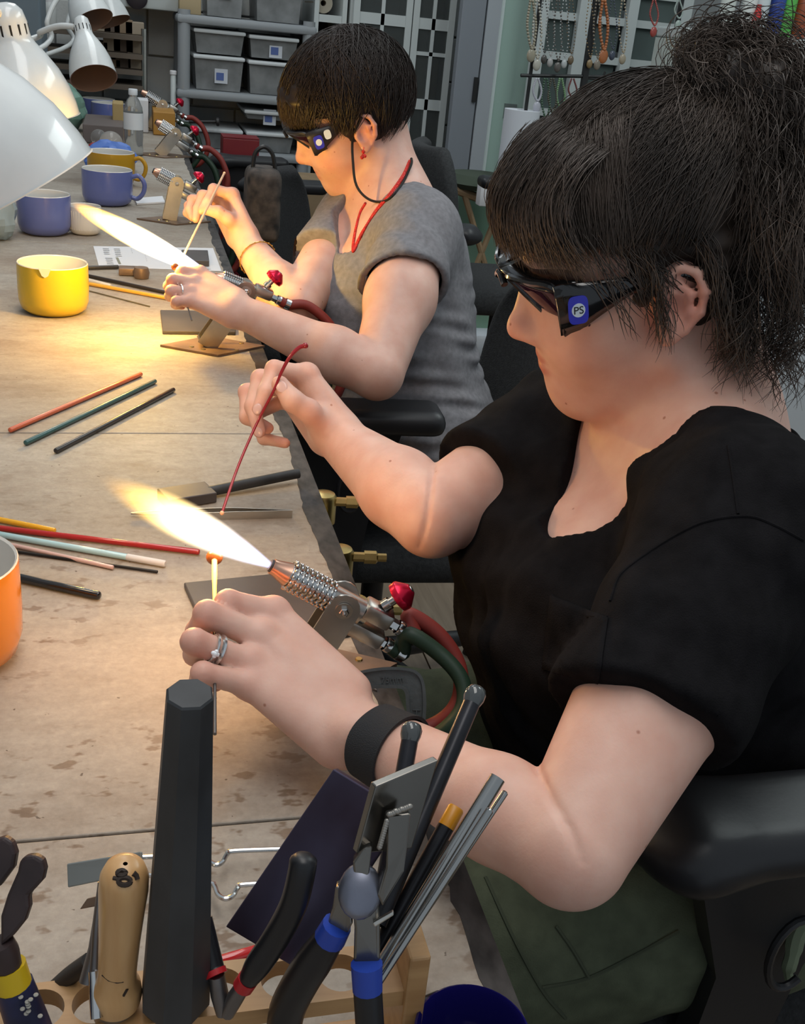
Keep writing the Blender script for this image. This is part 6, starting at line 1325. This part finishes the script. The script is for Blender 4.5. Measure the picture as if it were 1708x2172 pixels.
# ------------------------------------------------------------------ chairs
PLAST = mat('black_chair_plastic', (.014, .014, .016), .40, bump=.04, bscale=300); FABB = mat('black_chair_fabric', (.016, .016, .017), .9, bump=.8, bscale=420, var=.4, vscale=200); FABG = mat('charcoal_fabric', (.030, .031, .032), .95, bump=.6, bscale=400, var=.3, vscale=150)
def chair(loc, rot, label, fab, back=True, arms=True):
    loc = np.array(loc, float); c, s = math.cos(rot), math.sin(rot)
    def T(p): return np.array([p[0] * c - p[1] * s, p[0] * s + p[1] * c, p[2]]) + loc
    Ax = np.array([[c, s, 0], [-s, c, 0], [0, 0, 1]])
    t = empty('office_chair', loc, label, 'chair', 'black swivel chairs along the bench')
    V, Q = surf(rbox((0, 0, .425), (.23, .23, .040), None, .036), (-.3, -.3, .36), (.3, .3, .5), .014); fast_mesh('seat', np.array([T(v) for v in V]), Q, fab, t)
    MB().box(T((0, 0, .372)), (.22, .20, .03), Ax, .008).obj('seat_mechanism', PLAST, t)
    if back:
        V = []; n = 14; m_ = 12
        for j in range(m_ + 1):
            v = j / m_; z = .50 + .36 * v; hw = .215 * (1 - .55 * max(0, v - .55) ** 2 * 4 * .5) * (1 - .25 * max(0, .25 - v) * 4 * .5)
            for i in range(n + 1):
                u = 2 * i / n - 1; V.append(T((.255 + .05 * v - .06 * u * u + .012, u * hw * (1 - .18 * (abs(2 * v - 1) ** 6)), z)))
        Fc = [(j * (n + 1) + i, j * (n + 1) + i + 1, (j + 1) * (n + 1) + i + 1, (j + 1) * (n + 1) + i) for j in range(m_) for i in range(n)]
        o = mesh_obj('backrest', V, Fc, fab, t); md_ = o.modifiers.new('s', 'SOLIDIFY'); md_.thickness = .05; md_.offset = 0; bv = o.modifiers.new('b', 'BEVEL'); bv.width = .018; bv.segments = 3; bv.angle_limit = .9
        MB().tube(spline([T((.10, 0, .38)), T((.25, 0, .39)), T((.30, 0, .46)), T((.31, 0, .62))], 14), .018, 10).obj('back_post', PLAST, t)
    if arms:
        for sd in (1, -1):
            V, Q = surf(U(.03, rbox((-.10, sd * .275, .722), (.135, .045, .020), None, .018), ell((-.222, sd * .275, .716), (.040, .044, .022))), (-.3, sd * .275 - .07, .68), (.07, sd * .275 + .07, .77), .007)
            fast_mesh('armrest', np.array([T(v) for v in V]), Q, PLAST, t)
            pl = MB().prism([(-.20, .706), (-.02, .706), (-.065, .55), (-.085, .40), (-.155, .40), (-.145, .55)], T((0, sd * .262, 0)), Ax[0], (0, 0, 1), Ax[1] * .026).obj('arm_post', PLAST, t, smooth=False)
            MB().tube([T((-.105 + .020 * math.cos(k), sd * .275 - .0145 * 1 , .600 + .036 * math.sin(k))) for k in np.linspace(1.0, 5.4, 16)], .0035, 8).obj('lever_mark', PLAST, pl)
            MB().box(T((-.12, sd * .20, .385)), (.06, .13, .02), Ax, .004).obj('arm_bracket', PLAST, t)
    MB().lathe([(.03, .10), (.03, .22), (.022, .22), (.022, .37)], loc, (0, 0, 1), 18).obj('gas_column', PLAST, t)
    for k in range(5):
        a = 2 * math.pi * k / 5 + .3; d = np.array([math.cos(a), math.sin(a), 0]); leg = MB().tube([loc + d * .02 + np.array([0, 0, .115]), loc + d * .29 + np.array([0, 0, .085])], [.024, .016], 10).obj('leg', PLAST, t)
        b = MB(); sd_ = np.cross(d, (0, 0, 1))
        for q in (-.012, .012): b.lathe([(.006, -.008), (.030, -.008), (.032, 0), (.030, .008), (.006, .008)], loc + d * .29 + np.array([0, 0, .034]) + sd_ * q, sd_, 18)
        b.obj('caster', PLAST, leg)
    return t
chair((0.60, .80, 0.02), 0.0, 'black swivel chair under the person in the black shirt', FABB)
chair((0.46, 1.80, -.035), -.06, 'black swivel chair under the person in the grey shirt', FABG)
chair((0.62, 2.78, 0), 2.7, 'empty black swivel chair turned away beyond the person in grey', FABB)
chair((0.58, 3.90, 0), .1, 'empty black swivel chair by the fourth torch', FABB)
chair((1.18, 3.30, .06), 3.1, 'charcoal fabric chair behind the head of the person in grey', FABG)
# patterned handbag and cartons by the empty chairs
t = empty('handbag', at(556, 500, 2.55), 'black handbag with brown leopard print beside the empty chair', 'handbag'); LEO = mat('leopard_print', (.055, .042, .034), .7, var=.95, vscale=34, var2=(.008, .007, .007))
hb = at(556, 432, 2.55); V, Q = surf(rbox(hb, (.040, .06, .085), None, .02), hb - .13, hb + .13, .009); fast_mesh('bag_body', V, Q, LEO, t)
MB().tube(spline([hb + np.array([-.025, 0, .08]), hb + np.array([-.02, 0, .115]), hb + np.array([0, 0, .13]), hb + np.array([.02, 0, .115]), hb + np.array([.028, 0, .08])], 20), .005, 8).obj('bag_handle', mat('bag_black', (.012, .011, .011), .4), t)
CARD = mat('cardboard', (.30, .21, .12), .8, var=.12, vscale=10)
def fbox(name, x0, x1, y, dpt, z0, z1, m, label, cat):
    t = empty(name, ((x0 + x1) / 2, y + dpt / 2, z0), label, cat); MB().box(((x0 + x1) / 2, y + dpt / 2, (z0 + z1) / 2), (x1 - x0, dpt, z1 - z0), bev=.003).obj('carton_body', m, t, smooth=False)
    for s in (-1, 1): MB().box(((x0 + x1) / 2, y + dpt / 2 + s * dpt * .252, z1 + .003), (x1 - x0, dpt * .49, .004)).obj('flap', m, t, smooth=False)
    return t
fbox('cardboard_box', .62, 1.0, 4.30, .4, .0, .62, CARD, 'brown cardboard carton on the floor beyond the handbag', 'box')
fbox('red_case', .36, .50, 4.35, .12, .752 - .74, .78, mat('dark_red_plastic', (.20, .02, .025), .4), 'dark red case standing by the storage rack', 'case')
# ------------------------------------------------------------------ storage rack with clear bins against the block wall
SY = 4.95; GP = mat('grey_rack_plastic', (.30, .32, .335), .55); BIN = mat('clear_bin', (.34, .35, .35), .25, trans=.35, ior=1.15, var=.25, vscale=14); LID = mat('bin_lid', (.66, .69, .70), .4); STK = mat('sticker', (.60, .63, .68), .6); STKB = mat('sticker_blue', (.09, .14, .36), .6)
def Xp(x, y, Y=SY): return ony(x, y, Y)
xl, xr = Xp(390, 150)[0], Xp(652, 150)[0]
t = empty('storage_rack', ((xl + xr) / 2, SY + .2, 0), 'grey plastic storage rack of clear bins by the back wall', 'rack')
for x in (xl, xr):
    for y in (SY + .01, SY + .40): MB().lathe([(.026, 0), (.026, 1.21)], (x, y, 0), (0, 0, 1), 16, capb=True, capt=True).obj('post', GP, t)
zs = [Xp(500, 50)[2], Xp(500, 207)[2], Xp(500, 330)[2], .25]
for z in zs:
    MB().box(((xl + xr) / 2, SY + .205, z), (xr - xl + .06, .45, .035), bev=.012).obj('shelf', GP, t)
def bin_(x0, x1, y, z0, z1, label, sticker=None, fill=None, tilt=0):
    b = empty('storage_bin', ((x0 + x1) / 2, y + .17, z0), label, 'bin', 'clear storage bins on the rack'); w = x1 - x0
    o = MB().add([((x0 + x1) / 2 + sx * w / 2 * k, y + (.17 + sy * .17 * k), z) for z, k in ((z0, .90), (z1, 1.0)) for sx, sy in ((-1, -1), (1, -1), (1, 1), (-1, 1))], [(3, 2, 1, 0), (0, 1, 5, 4), (1, 2, 6, 5), (2, 3, 7, 6), (3, 0, 4, 7)]).obj('tub', BIN, b, smooth=False); o.modifiers.new('s', 'SOLIDIFY').thickness = .003
    MB().box(((x0 + x1) / 2, y + .17, z1 + .006), (w * 1.06, .37, .016), bev=.006).obj('lid', LID, b)
    if fill: MB().box(((x0 + x1) / 2, y + .17, z0 + (z1 - z0) * fill[1] / 2 + .004), (w * .80, .26, (z1 - z0) * fill[1]), bev=.01).obj('contents', fill[0], b)
    if sticker is not None:
        cx = x0 + w * sticker; cz = (z0 + z1) / 2; MB().box((cx, y - .0015 + .008, cz), (.055, .003, .065)).obj('sticker', STK, b, smooth=False); MB().box((cx - .005, y - .0036 + .008, cz - .005), (.032, .002, .030)).obj('sticker_print', STKB, b, smooth=False)
    return b
PB = mat('purple_stuff', (.05, .05, .09), .8); RB = mat('maroon_stuff', (.12, .03, .045), .8); WB_ = mat('pale_stuff', (.50, .52, .54), .8); DB = mat('dark_stuff', (.06, .055, .05), .8); xm = (xl + xr) / 2 + .004
bin_(xl + .045, xm - .015, SY + .02, zs[1] + .165, zs[0] - .045, 'clear bin with maroon contents, upper left of the rack', None, (RB, .5)); bin_(xm + .01, xr - .045, SY + .02, zs[1] + .165, zs[0] - .050, 'clear bin with dark blue contents and sticker, upper right of the rack', .55, (PB, .8))
bin_(xl + .045, xm - .015, SY + .02, zs[1] + .02, zs[1] + .145, 'clear bin with pale contents and sticker on the middle shelf', .55, (WB_, .22)); bin_(xm + .01, xr - .045, SY + .02, zs[1] + .02, zs[1] + .140, 'clear bin with pale contents at the right of the middle shelf', None, (WB_, .25))
bin_(xm + .0, xr - .045, SY + .02, zs[2] + .155, zs[1] - .06, 'clear bin with sticker under the middle shelf', .5, (DB, .5)); bin_(xl + .045, xm - .015, SY + .02, zs[2] + .02, zs[2] + .09, 'low clear bin with white lid at the lower left', None, (DB, .4)); bin_(xm + .01, xr - .045, SY + .02, zs[2] + .02, zs[2] + .09, 'low clear bin with white lid at the lower right', None, (DB, .4))
bin_(xl + .09, xm - .02, SY + .03, zs[0] + .02, zs[0] + .22, 'clear bin with blue sticker on top of the rack', .5, (WB_, .15)); bin_(xm + .03, xr - .03, SY + .03, zs[0] + .02, zs[0] + .22, 'clear bin with tape strip on top of the rack', None, (WB_, .2))
p = Xp(405, 25, SY); tag(MB().box((p[0], SY + .15, zs[0] + .055), (.09, .2, .075), bev=.004).obj('tan_pouch', mat('tan_paper', (.40, .31, .18), .8)), 'tan paper pouch at the left end of the rack top', 'pouch')
p = Xp(440, 260); rod('dark_bar', (p[0] - .08, SY - .02, p[2]), (p[0] + .05, SY - .03, p[2] + .01), .010, mat('black_iron', (.03, .028, .028), .5), 'dark iron bar with knob sticking out of the rack', 'bar', parts=[('bar', 0, .9, mat('black_iron', (.03, .028, .028), .5), .7), ('knob', .88, 1, mat('black_iron', (.03, .028, .028), .5), 1.8)])
# ------------------------------------------------------------------ white cabinet with glazed door, grey door, glass partition
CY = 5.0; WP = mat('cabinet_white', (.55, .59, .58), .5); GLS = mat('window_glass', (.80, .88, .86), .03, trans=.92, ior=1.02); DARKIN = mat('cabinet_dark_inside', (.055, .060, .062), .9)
cx0, cx1 = Xp(742, 60, CY)[0], Xp(966, 60, CY)[0]
t = empty('glazed_cabinet', ((cx0 + cx1) / 2, CY + .2, 0), 'white cabinet with small-paned glass doors behind the far head', 'cabinet')
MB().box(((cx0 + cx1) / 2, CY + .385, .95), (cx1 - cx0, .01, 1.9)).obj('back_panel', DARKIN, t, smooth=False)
for x in (cx0 + .012, cx1 - .012): MB().box((x, CY + .2, .95), (.024, .38, 1.9)).obj('side_panel', WP, t, smooth=False)
zr = [Xp(860, y, CY)[2] for y in (46, 110, 218, 330, 470)]
for z in (zr[0], zr[2], zr[4]): MB().box(((cx0 + cx1) / 2, CY + .2, z), (cx1 - cx0 - .05, .34, .02)).obj('shelf', WP, t, smooth=False)
vx = [cx0 + (cx1 - cx0) * f for f in (0.02, .27, .53, .79, .98)]
for dr in (0, 1):
    d_ = MB(); a, b_ = (vx[0], (vx[1] + vx[2]) / 2 + .08) if dr == 0 else ((vx[1] + vx[2]) / 2 + .085, vx[4])
    fr_ = [((a + b_) / 2, .05, b_ - a, .06), ((a + b_) / 2, 1.86, b_ - a, .06)]
    for cx_, cz_, w_, h_ in fr_: d_.box((cx_, CY - .008, cz_), (w_, .022, h_))
    for x in (a + .014, b_ - .014): d_.box((x, CY - .008, .95), (.028, .022, 1.86))
    door = d_.obj('cabinet_door', WP, t, smooth=False)
    n_ = 2
    for k in range(1, n_): MB().box((a + (b_ - a) * k / n_, CY - .008, .95), (.016, .014, 1.80)).obj('muntin', WP, door, smooth=False)
    for j, z in enumerate(zr): MB().box(((a + b_) / 2, CY - .008, z), (b_ - a - .05, .014, .045 if j in (0, 2, 4) else .016)).obj('muntin', WP, door, smooth=False)
    zz = [.08] + zr[::-1] + [1.83]
    for k in range(n_):
        for j in range(len(zz) - 1): MB().box((a + (b_ - a) * (k + .5) / n_, CY - .008, (zz[j] + zz[j + 1]) / 2), ((b_ - a) / n_ - .004, .003, abs(zz[j + 1] - zz[j]) - .004)).obj('pane', GLS, door, smooth=False)
fbox('stored_box', Xp(862, 150, CY)[0], Xp(938, 150, CY)[0], CY + .06, .26, zr[2] + .012, zr[1] - .02, mat('brown_box', (.16, .085, .04), .8), 'brown box inside the glazed cabinet', 'box')
fbox('stored_case', Xp(880, 30, CY)[0], Xp(950, 30, CY)[0], CY + .06, .26, zr[0] + .012, zr[0] + .14, mat('black_case', (.03, .028, .03), .6), 'black case on the top cabinet shelf', 'case')
tag(MB().box(((Xp(905, 8, CY)[0]), CY + .18, zr[0] + .185), (.11, .2, .07), bev=.02).obj('red_pouch', mat('red_cloth', (.30, .04, .04), .7)), 'red pouch on the black case in the cabinet', 'pouch')
# open white shelf with paper roll left of the cabinet
sx0, sx1 = Xp(668, 40, CY)[0], cx0 - .012
t = empty('open_shelf', ((sx0 + sx1) / 2, CY + .2, 0), 'open white shelf unit between rack and glazed cabinet', 'shelf')
for x in (sx0 + .01, sx1 - .01): MB().box((x, CY + .2, .90), (.02, .36, 1.8)).obj('side_panel', WP, t, smooth=False)
for y in (40, 110, 190, 280): MB().box(((sx0 + sx1) / 2, CY + .2, Xp(700, y, CY)[2]), (sx1 - sx0 - .042, .36, .03)).obj('shelf_board', WP, t, smooth=False)
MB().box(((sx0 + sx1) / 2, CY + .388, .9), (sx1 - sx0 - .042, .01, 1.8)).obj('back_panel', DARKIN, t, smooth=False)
p = Xp(690, 12, CY); zsh = Xp(700, 40, CY)[2] + .016; tag(MB().lathe([(.012, 0), (.012, .28), (.04, .28), (.042, .27), (.042, .01), (.04, 0), (.012, 0)], (p[0], CY + .05, zsh + .043), (0, 1, 0), 28).obj('paper_roll', mat('kraft_roll', (.36, .32, .25), .8)), 'roll of paper lying end-on on the open white shelf', 'roll')
# grey door with black hinge and white jamb
gx0, gx1 = Xp(972, 100, 4.75)[0], Xp(1022, 100, 4.75)[0]
dr_ = struct(MB().box(((gx0 + gx1) / 2, 4.77, 1.05), (gx1 - gx0, .05, 2.1), bev=.004).obj('door_1', mat('grey_door_paint', (.235, .255, .285), .5), smooth=False))
MB().box((gx1 - .012, 4.738, Xp(1007, 190, 4.75)[2]), (.016, .012, .10)).obj('hinge', mat('hinge_black', (.012, .012, .012), .5), dr_, smooth=False)
struct(MB().box((gx1 + .035, 4.78, 1.05), (.06, .08, 2.1)).obj('trim_1', mat('jamb_paint', (.40, .43, .46), .5), smooth=False))
gg0, gg1 = gx1 + .07, gx1 + .07 + .23
wn = struct(MB().box(((gg0 + gg1) / 2, 4.80, 1.05), (gg1 - gg0, .012, 2.06)).obj('window_1', mat('daylit_panel_green', (.50, .68, .60), .12, spec=.6), smooth=False))  # opaque pale green stands in for daylight through the glass
MB().box((gg0 + .01, 4.785, 1.05), (.018, .03, 2.08)).obj('bright_edge', mat('bright_strip_white', (.85, .95, .93), .15), wn, smooth=False); MB().box((gg0 - .006, 4.782, 1.05), (.010, .034, 2.08)).obj('black_gasket', mat('gasket', (.01, .01, .01), .6), wn, smooth=False)  # bright_edge: plain white strip for the bright line in the panel
p = Xp(1080, 235, 4.8); MB().box((p[0], 4.79, p[2]), (.055, .02, .06)).obj('door_lock', mat('lock_grey', (.22, .26, .25), .4), wn, smooth=False)
struct(MB().box((gg1 + .035, 4.78, 1.05), (.07, .09, 2.1)).obj('trim_2', mat('dark_red_wood', (.075, .036, .022), .5, var=.3, vscale=12), smooth=False))
# ------------------------------------------------------------------ jewellery display beyond
DY = 3.9; BM = mat('black_display_metal', (.012, .012, .012), .45)
t = empty('necklace_stand', (Xp(1230, 250, DY)[0], DY, 0), 'tall black display stand hung with necklaces', 'stand')
def pd(x, y, Y=DY): return Xp(x, y, Y)
for x, w in ((1120, .010), (1235, .020), (1410, .014)): q = pd(x, 200); MB().box((q[0], DY, .95), (w, w, 1.9)).obj('upright', BM, t, smooth=False)
for y in (-12, 160): a, b_ = pd(1105, y), pd(1440, y + 5); MB().tube([a, b_], .006, 8).obj('cross_bar', BM, t)
for x in (1270, 1290): MB().tube(spline([pd(x - 30, 165), pd(x, 168), pd(x + 8, 165), pd(x + 14, 152)], 10), .004, 8).obj('hook', BM, t)
MB().box((pd(1235, 0)[0], DY + .0, .01), (.3, .24, .02)).obj('base', BM, t, smooth=False)
nk = [(1128, 2, 110, .012, (.30, .27, .20)), (1140, 2, 130, .010, (.42, .40, .34)), (1155, 2, 118, .006, (.06, .055, .05)), (1168, 2, 125, .006, (.35, .34, .33)), (1184, 2, 135, .008, (.10, .09, .08)), (1198, 2, 128, .006, (.40, .42, .42)), (1212, 2, 120, .006, (.14, .10, .06)), (1252, 2, 128, .006, (.22, .15, .07)), (1268, 2, 130, .008, (.20, .17, .13)), (1281, 2, 112, .014, (.36, .12, .04)), (1300, 2, 110, .007, (.05, .06, .09)), (1322, 2, 118, .008, (.33, .28, .20)), (1388, 2, 60, .008, (.32, .06, .05)), (1440, 2, 45, .007, (.30, .36, .33)), (1140, 168, 220, .010, (.40, .40, .45)), (1158, 168, 258, .010, (.05, .10, .06)), (1172, 168, 245, .010, (.07, .07, .05)), (1190, 168, 240, .010, (.16, .28, .14)), (1215, 168, 215, .008, (.14, .03, .03))]
names = ['ivory', 'pearl', 'jet', 'silver', 'smoky', 'crystal', 'bronze', 'amber', 'brown', 'orange wooden', 'navy', 'sand', 'red coral', 'pale green', 'lilac', 'dark green', 'olive', 'leaf green', 'garnet']
for (x, ya, yb, r_, c_), nm in zip(nk, names):
    a, b_ = pd(x, ya, DY - .02), pd(x, yb, DY - .02); w = .016
    P = spline([a + np.array([-w * .3, 0, 0]), a * .5 + b_ * .5 + np.array([-w, 0, 0]), b_ + np.array([0, 0, .01]), a * .5 + b_ * .5 + np.array([w, 0, 0]), a + np.array([w * .3, 0, 0])], 36)
    q = empty('necklace', a, nm + ' bead necklace hanging on the black display stand', 'necklace', 'necklaces on the display stand'); m_ = mat('bead_' + nm, c_, .2, coat=.3)
    b = MB()
    for p in P: b.ball(p, r_ * .45, nu=8, nv=6)
    b.obj('bead_string', m_, q); b = MB(); b.ball(b_ - np.array([0, 0, .012]), (r_ * .9 + .006, .006, r_ * 1.2 + .008), nu=10, nv=8); b.obj('pendant', m_, q)
# white cupboards behind the display and shelf with bottles at the right
t = empty('display_cupboard', (Xp(1300, 200, 4.6)[0], 4.7, 0), 'white cupboard with dim glass panes behind the necklaces', 'cupboard')
a, b_ = Xp(1140, 100, 4.6)[0], Xp(1440, 100, 4.6)[0]
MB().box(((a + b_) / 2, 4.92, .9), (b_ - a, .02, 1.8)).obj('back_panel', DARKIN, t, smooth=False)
for f in (.0, .30, .62, 1.0): MB().box((a + (b_ - a) * f, 4.6, .9), (.07 if f in (.30,) else .045, .04, 1.8)).obj('stile', WP, t, smooth=False)
for y in (-20, 45, 130, 250): z = Xp(1300, y, 4.6)[2]; MB().box(((a + b_) / 2, 4.62, z), (b_ - a, .03, .03)).obj('rail', WP, t, smooth=False)
for k, (f0, f1) in enumerate(((0, .3), (.3, .62), (.62, 1))): MB().box((a + (b_ - a) * (f0 + f1) / 2, 4.63, .9), ((b_ - a) * (f1 - f0) - .06, .004, 1.76)).obj('pane', mat('dim_glass', (.20, .25, .24), .05, trans=.5, ior=1.1), t, smooth=False)
BXm = mat('pale_box', (.50, .55, .55), .6)
for x, y, w_ in ((1180, 115, .12), (1340, 40, .14), (1350, 130, .14), (1270, 120, .1)): p = Xp(x, y, 4.7); tag(MB().box((p[0], 4.76, p[2]), (w_, .16, .055), bev=.005).obj('display_box', BXm), {1180: 'pale flat box in the left cupboard bay', 1340: 'pale flat box high in the right cupboard bay', 1350: 'pale flat box low in the right cupboard bay', 1270: 'pale flat box in the middle cupboard bay'}[x], 'box')
RX = 3.6
t = empty('bottle_shelf', (Xp(1620, 90, RX)[0], RX, 0), 'white wall cupboard with open top shelf at the upper right', 'shelf')
a, b_ = Xp(1500, 90, RX)[0], 2.85; zb = Xp(1640, 75, RX)[2]
MB().box(((a + b_) / 2, RX + .2, zb - .02), (b_ - a, .4, .035), bev=.006).obj('shelf_board', WP, t, smooth=False); MB().box(((a + b_) / 2, RX + .25, zb / 2 - .02), (b_ - a, .3, zb - .04)).obj('cupboard_front', mat('pale_green_white', (.55, .60, .56), .5), t, smooth=False)
for (x, c_, h_, nm) in ((1580, (.62, .64, .62), .17, 'white'), (1607, (.55, .60, .62), .19, 'pale grey'), (1640, (.03, .06, .28), .20, 'dark blue'), (1664, (.10, .42, .08), .20, 'bright green'), (1695, (.30, .07, .03), .18, 'brown'), (1535, (.50, .53, .5), .15, 'cream')):
    p = Xp(x, 60, RX + .06); bo = np.array([p[0], RX + .06, zb - .0015]); q = empty('spray_bottle', bo, nm + ' bottle on the upper right shelf', 'bottle', 'bottles on the upper right shelf'); m_ = mat('bottle_' + nm, c_, .3)
    MB().lathe([(.024, 0), (.026, .004), (.026, h_ * .75), (.020, h_ * .84), (.011, h_ * .90), (.011, h_ * .92)], bo, (0, 0, 1), 20, capb=True).obj('bottle_body', m_, q); MB().lathe([(.013, h_ * .91), (.013, h_), (.011, h_ * 1.01)], bo, (0, 0, 1), 16, capb=True, capt=True).obj('cap', PAPER, q)
q = Xp(1617, 32, RX); tag(MB().lathe([(.014, 0), (.014, .06), (.008, .075), (.008, .09)], (q[0], RX - .03 + .06, zb), (0, 0, 1), 16, capb=True, capt=True).obj('red_tube', mat('red_cap', (.5, .02, .02), .4)), 'small red cap bottle at the shelf edge', 'bottle')
# low white partition panel right of the chairs, folding wooden stand, white roll, green leaning box
t = struct(MB().box((1.62, 1.55, .50), (.05, 2.3, 1.00), bev=.008).obj('wall_low', mat('partition_white', (.62, .68, .72), .5, var=.03, vscale=4), smooth=False))
ST_ = wood_mat('stand_wood', (.26, .17, .09), (.36, .25, .145), (6, 6, 2), 6, .5); sy = 3.95
t = empty('folding_stand', (Xp(1010, 600, sy)[0], sy, 0), 'folding wooden stand with crossed legs behind the grey shirt', 'stand')
def ps(x, y, Y=sy): return Xp(x, y, Y)
MB().tube([ps(962, 400), ps(1010, 418), ps(1050, 432, sy - .05)], .017, 8).obj('top_rail', ST_, t); MB().tube([ps(985, 410), ps(1040, 600)], .012, 8).obj('leg', ST_, t); MB().tube([ps(1060, 440), ps(1000, 590)], .012, 8).obj('leg', ST_, t); MB().tube([ps(1035, 595), ps(1090, 625, sy - .1)], .017, 8).obj('bottom_rail', ST_, t); MB().tube([ps(1045, 430, sy + .1), ps(1072, 605, sy + .1)], .012, 8).obj('leg', ST_, t)
q = ps(1025, 400); tag(MB().lathe([(.12, 0), (.14, .02), (.11, .05), (.02, .06)], (q[0], sy + .06, q[2] - .005), (0, 0, 1), 20, capb=True, capt=True).obj('green_cloth', mat('dark_green_cloth', (.05, .065, .045), .9)), 'folded dark green cloth on the wooden stand', 'cloth')
q = ps(1028, 418, sy - .12); tag(MB().box((q[0], sy - .12, q[2] + .02), (.05, .05, .10), bev=.004).obj('white_carton', PAPER), 'small white carton perched on the wooden stand', 'carton')
q = Xp(1085, 330, 3.9); tag(MB().lathe([(.02, 0), (.065, 0), (.065, .26), (.02, .26), (.02, 0)], (q[0] + .02, 3.9, q[2] - .10), (0, 0, 1), 28).obj('paper_towel_roll', mat('towel_paper', (.60, .62, .66), .85)), 'white paper towel roll beside the green glass panel', 'paper roll')
t = struct(MB().box((Xp(1035, 520, 4.2)[0], 4.2, .35), (.30, .03, .70)).obj('window_2', mat('green_glass_low', (.24, .40, .30), .15, trans=.2), smooth=False))
q = onz(1040, 630, .10); tag(MB().box((q[0] - .12, q[1] - .55, .06), (.34, .3, .10), bev=.02).obj('white_tray', mat('white_plastic', (.60, .64, .70), .4)), 'low white plastic tray on the floor by the wooden stand', 'tray')
# shelves and bits at the far left end
t = empty('wire_shelf', (Xp(255, 150, 5.0)[0], 5.1, 0), 'dark shelf of cardboard bits behind the lamps', 'shelf'); a, b_ = Xp(60, 120, 4.95)[0], Xp(306, 120, 4.95)[0]
for y in (78, 118, 152, 185): z = Xp(250, y, 4.95)[2]; MB().box(((a + b_) / 2, 5.15, z), (b_ - a, .36, .02)).obj('shelf_board', mat('shelf_brown', (.14, .11, .085), .8), t, smooth=False)
for x in (a, b_): MB().tube([(x, 4.98, 0), (x, 4.98, 1.12)], .012, 8).obj('post', STEEL, t)
rr = random.Random(11); k = 0
for y in (78, 118, 152):
    z = Xp(250, y, 4.95)[2] + .011
    for x in (215, 238, 262, 286):
        p = Xp(x, y, 5.0); h_ = rr.uniform(.03, .07); c_ = rr.choice([(.24, .17, .11), (.12, .09, .07), (.34, .28, .21)]); k += 1
        tag(MB().box((p[0], 5.12, z + h_ / 2), (rr.uniform(.05, .085), .16, h_), bev=.003).obj('small_box', mat('bit_%d' % int(c_[0] * 100), c_, .8), smooth=False), ['tan', 'dark', 'pale', 'brown'][(215, 238, 262, 286).index(x)] + ' little carton, ' + {78: 'top', 118: 'middle', 152: 'bottom'}[y] + ' row of the dark shelf behind the lamps', 'box', 'little cartons on the dark shelf')
zt_ = Xp(90, 78, 4.95)[2] + .011
for x, c_, nm in ((62, (.35, .03, .03), 'red'), (74, (.62, .50, .22), 'cream'), (88, (.60, .58, .50), 'ivory'), (104, (.58, .60, .58), 'white')):
    p = Xp(x, 60, 5.0); bo = np.array([p[0], 5.08, zt_]); q = empty('jar', bo, nm + ' plastic jar on the dark shelf behind the lamps', 'jar', 'jars behind the lamps'); MB().lathe([(.026, 0), (.028, .004), (.028, .10), (.018, .12)], bo, (0, 0, 1), 18, capb=True).obj('jar_body', mat('jar_' + nm, c_, .4), q); MB().lathe([(.019, .118), (.019, .145)], bo, (0, 0, 1), 16, capb=True, capt=True).obj('lid', PAPER, q)
t = struct(MB().box((Xp(20, 60, 4.6)[0] - .1, 4.6, .75), (.45, .3, 1.5), bev=.01).obj('wall_pier', mat('slate_paint', (.13, .17, .20), .5), smooth=False))
p = Xp(315, 5, 5.1); t = empty('white_machine', (p[0], 5.2, 0), 'white appliance front with round black dial at the top edge', 'appliance'); z0 = Xp(315, 20, 5.1)[2]; a, b_ = Xp(245, 10, 5.1)[0], Xp(382, 10, 5.1)[0]
MB().box(((a + b_) / 2, 5.25, z0 + .2), (b_ - a, .3, .4), bev=.012).obj('housing', WP, t); MB().lathe([(.045, 0), (.045, .012), (.035, .016)], (Xp(290, -5, 5.1)[0], 5.10, Xp(290, -5, 5.1)[2]), (0, -1, 0), 24, capt=True).obj('dial', mat('dial_black', (.02, .015, .02), .4), t)
rod('white_pole', (Xp(368, 200, 4.95)[0], 4.93, .01), (Xp(368, 150, 4.95)[0], 4.97, Xp(368, 150, 4.95)[2]), .012, WP, 'thin white pole leaning between rack and wall', 'pole', parts=[('pole', 0, .985, WP, 1), ('end_cap', .98, 1, PAPER, 1.25)])
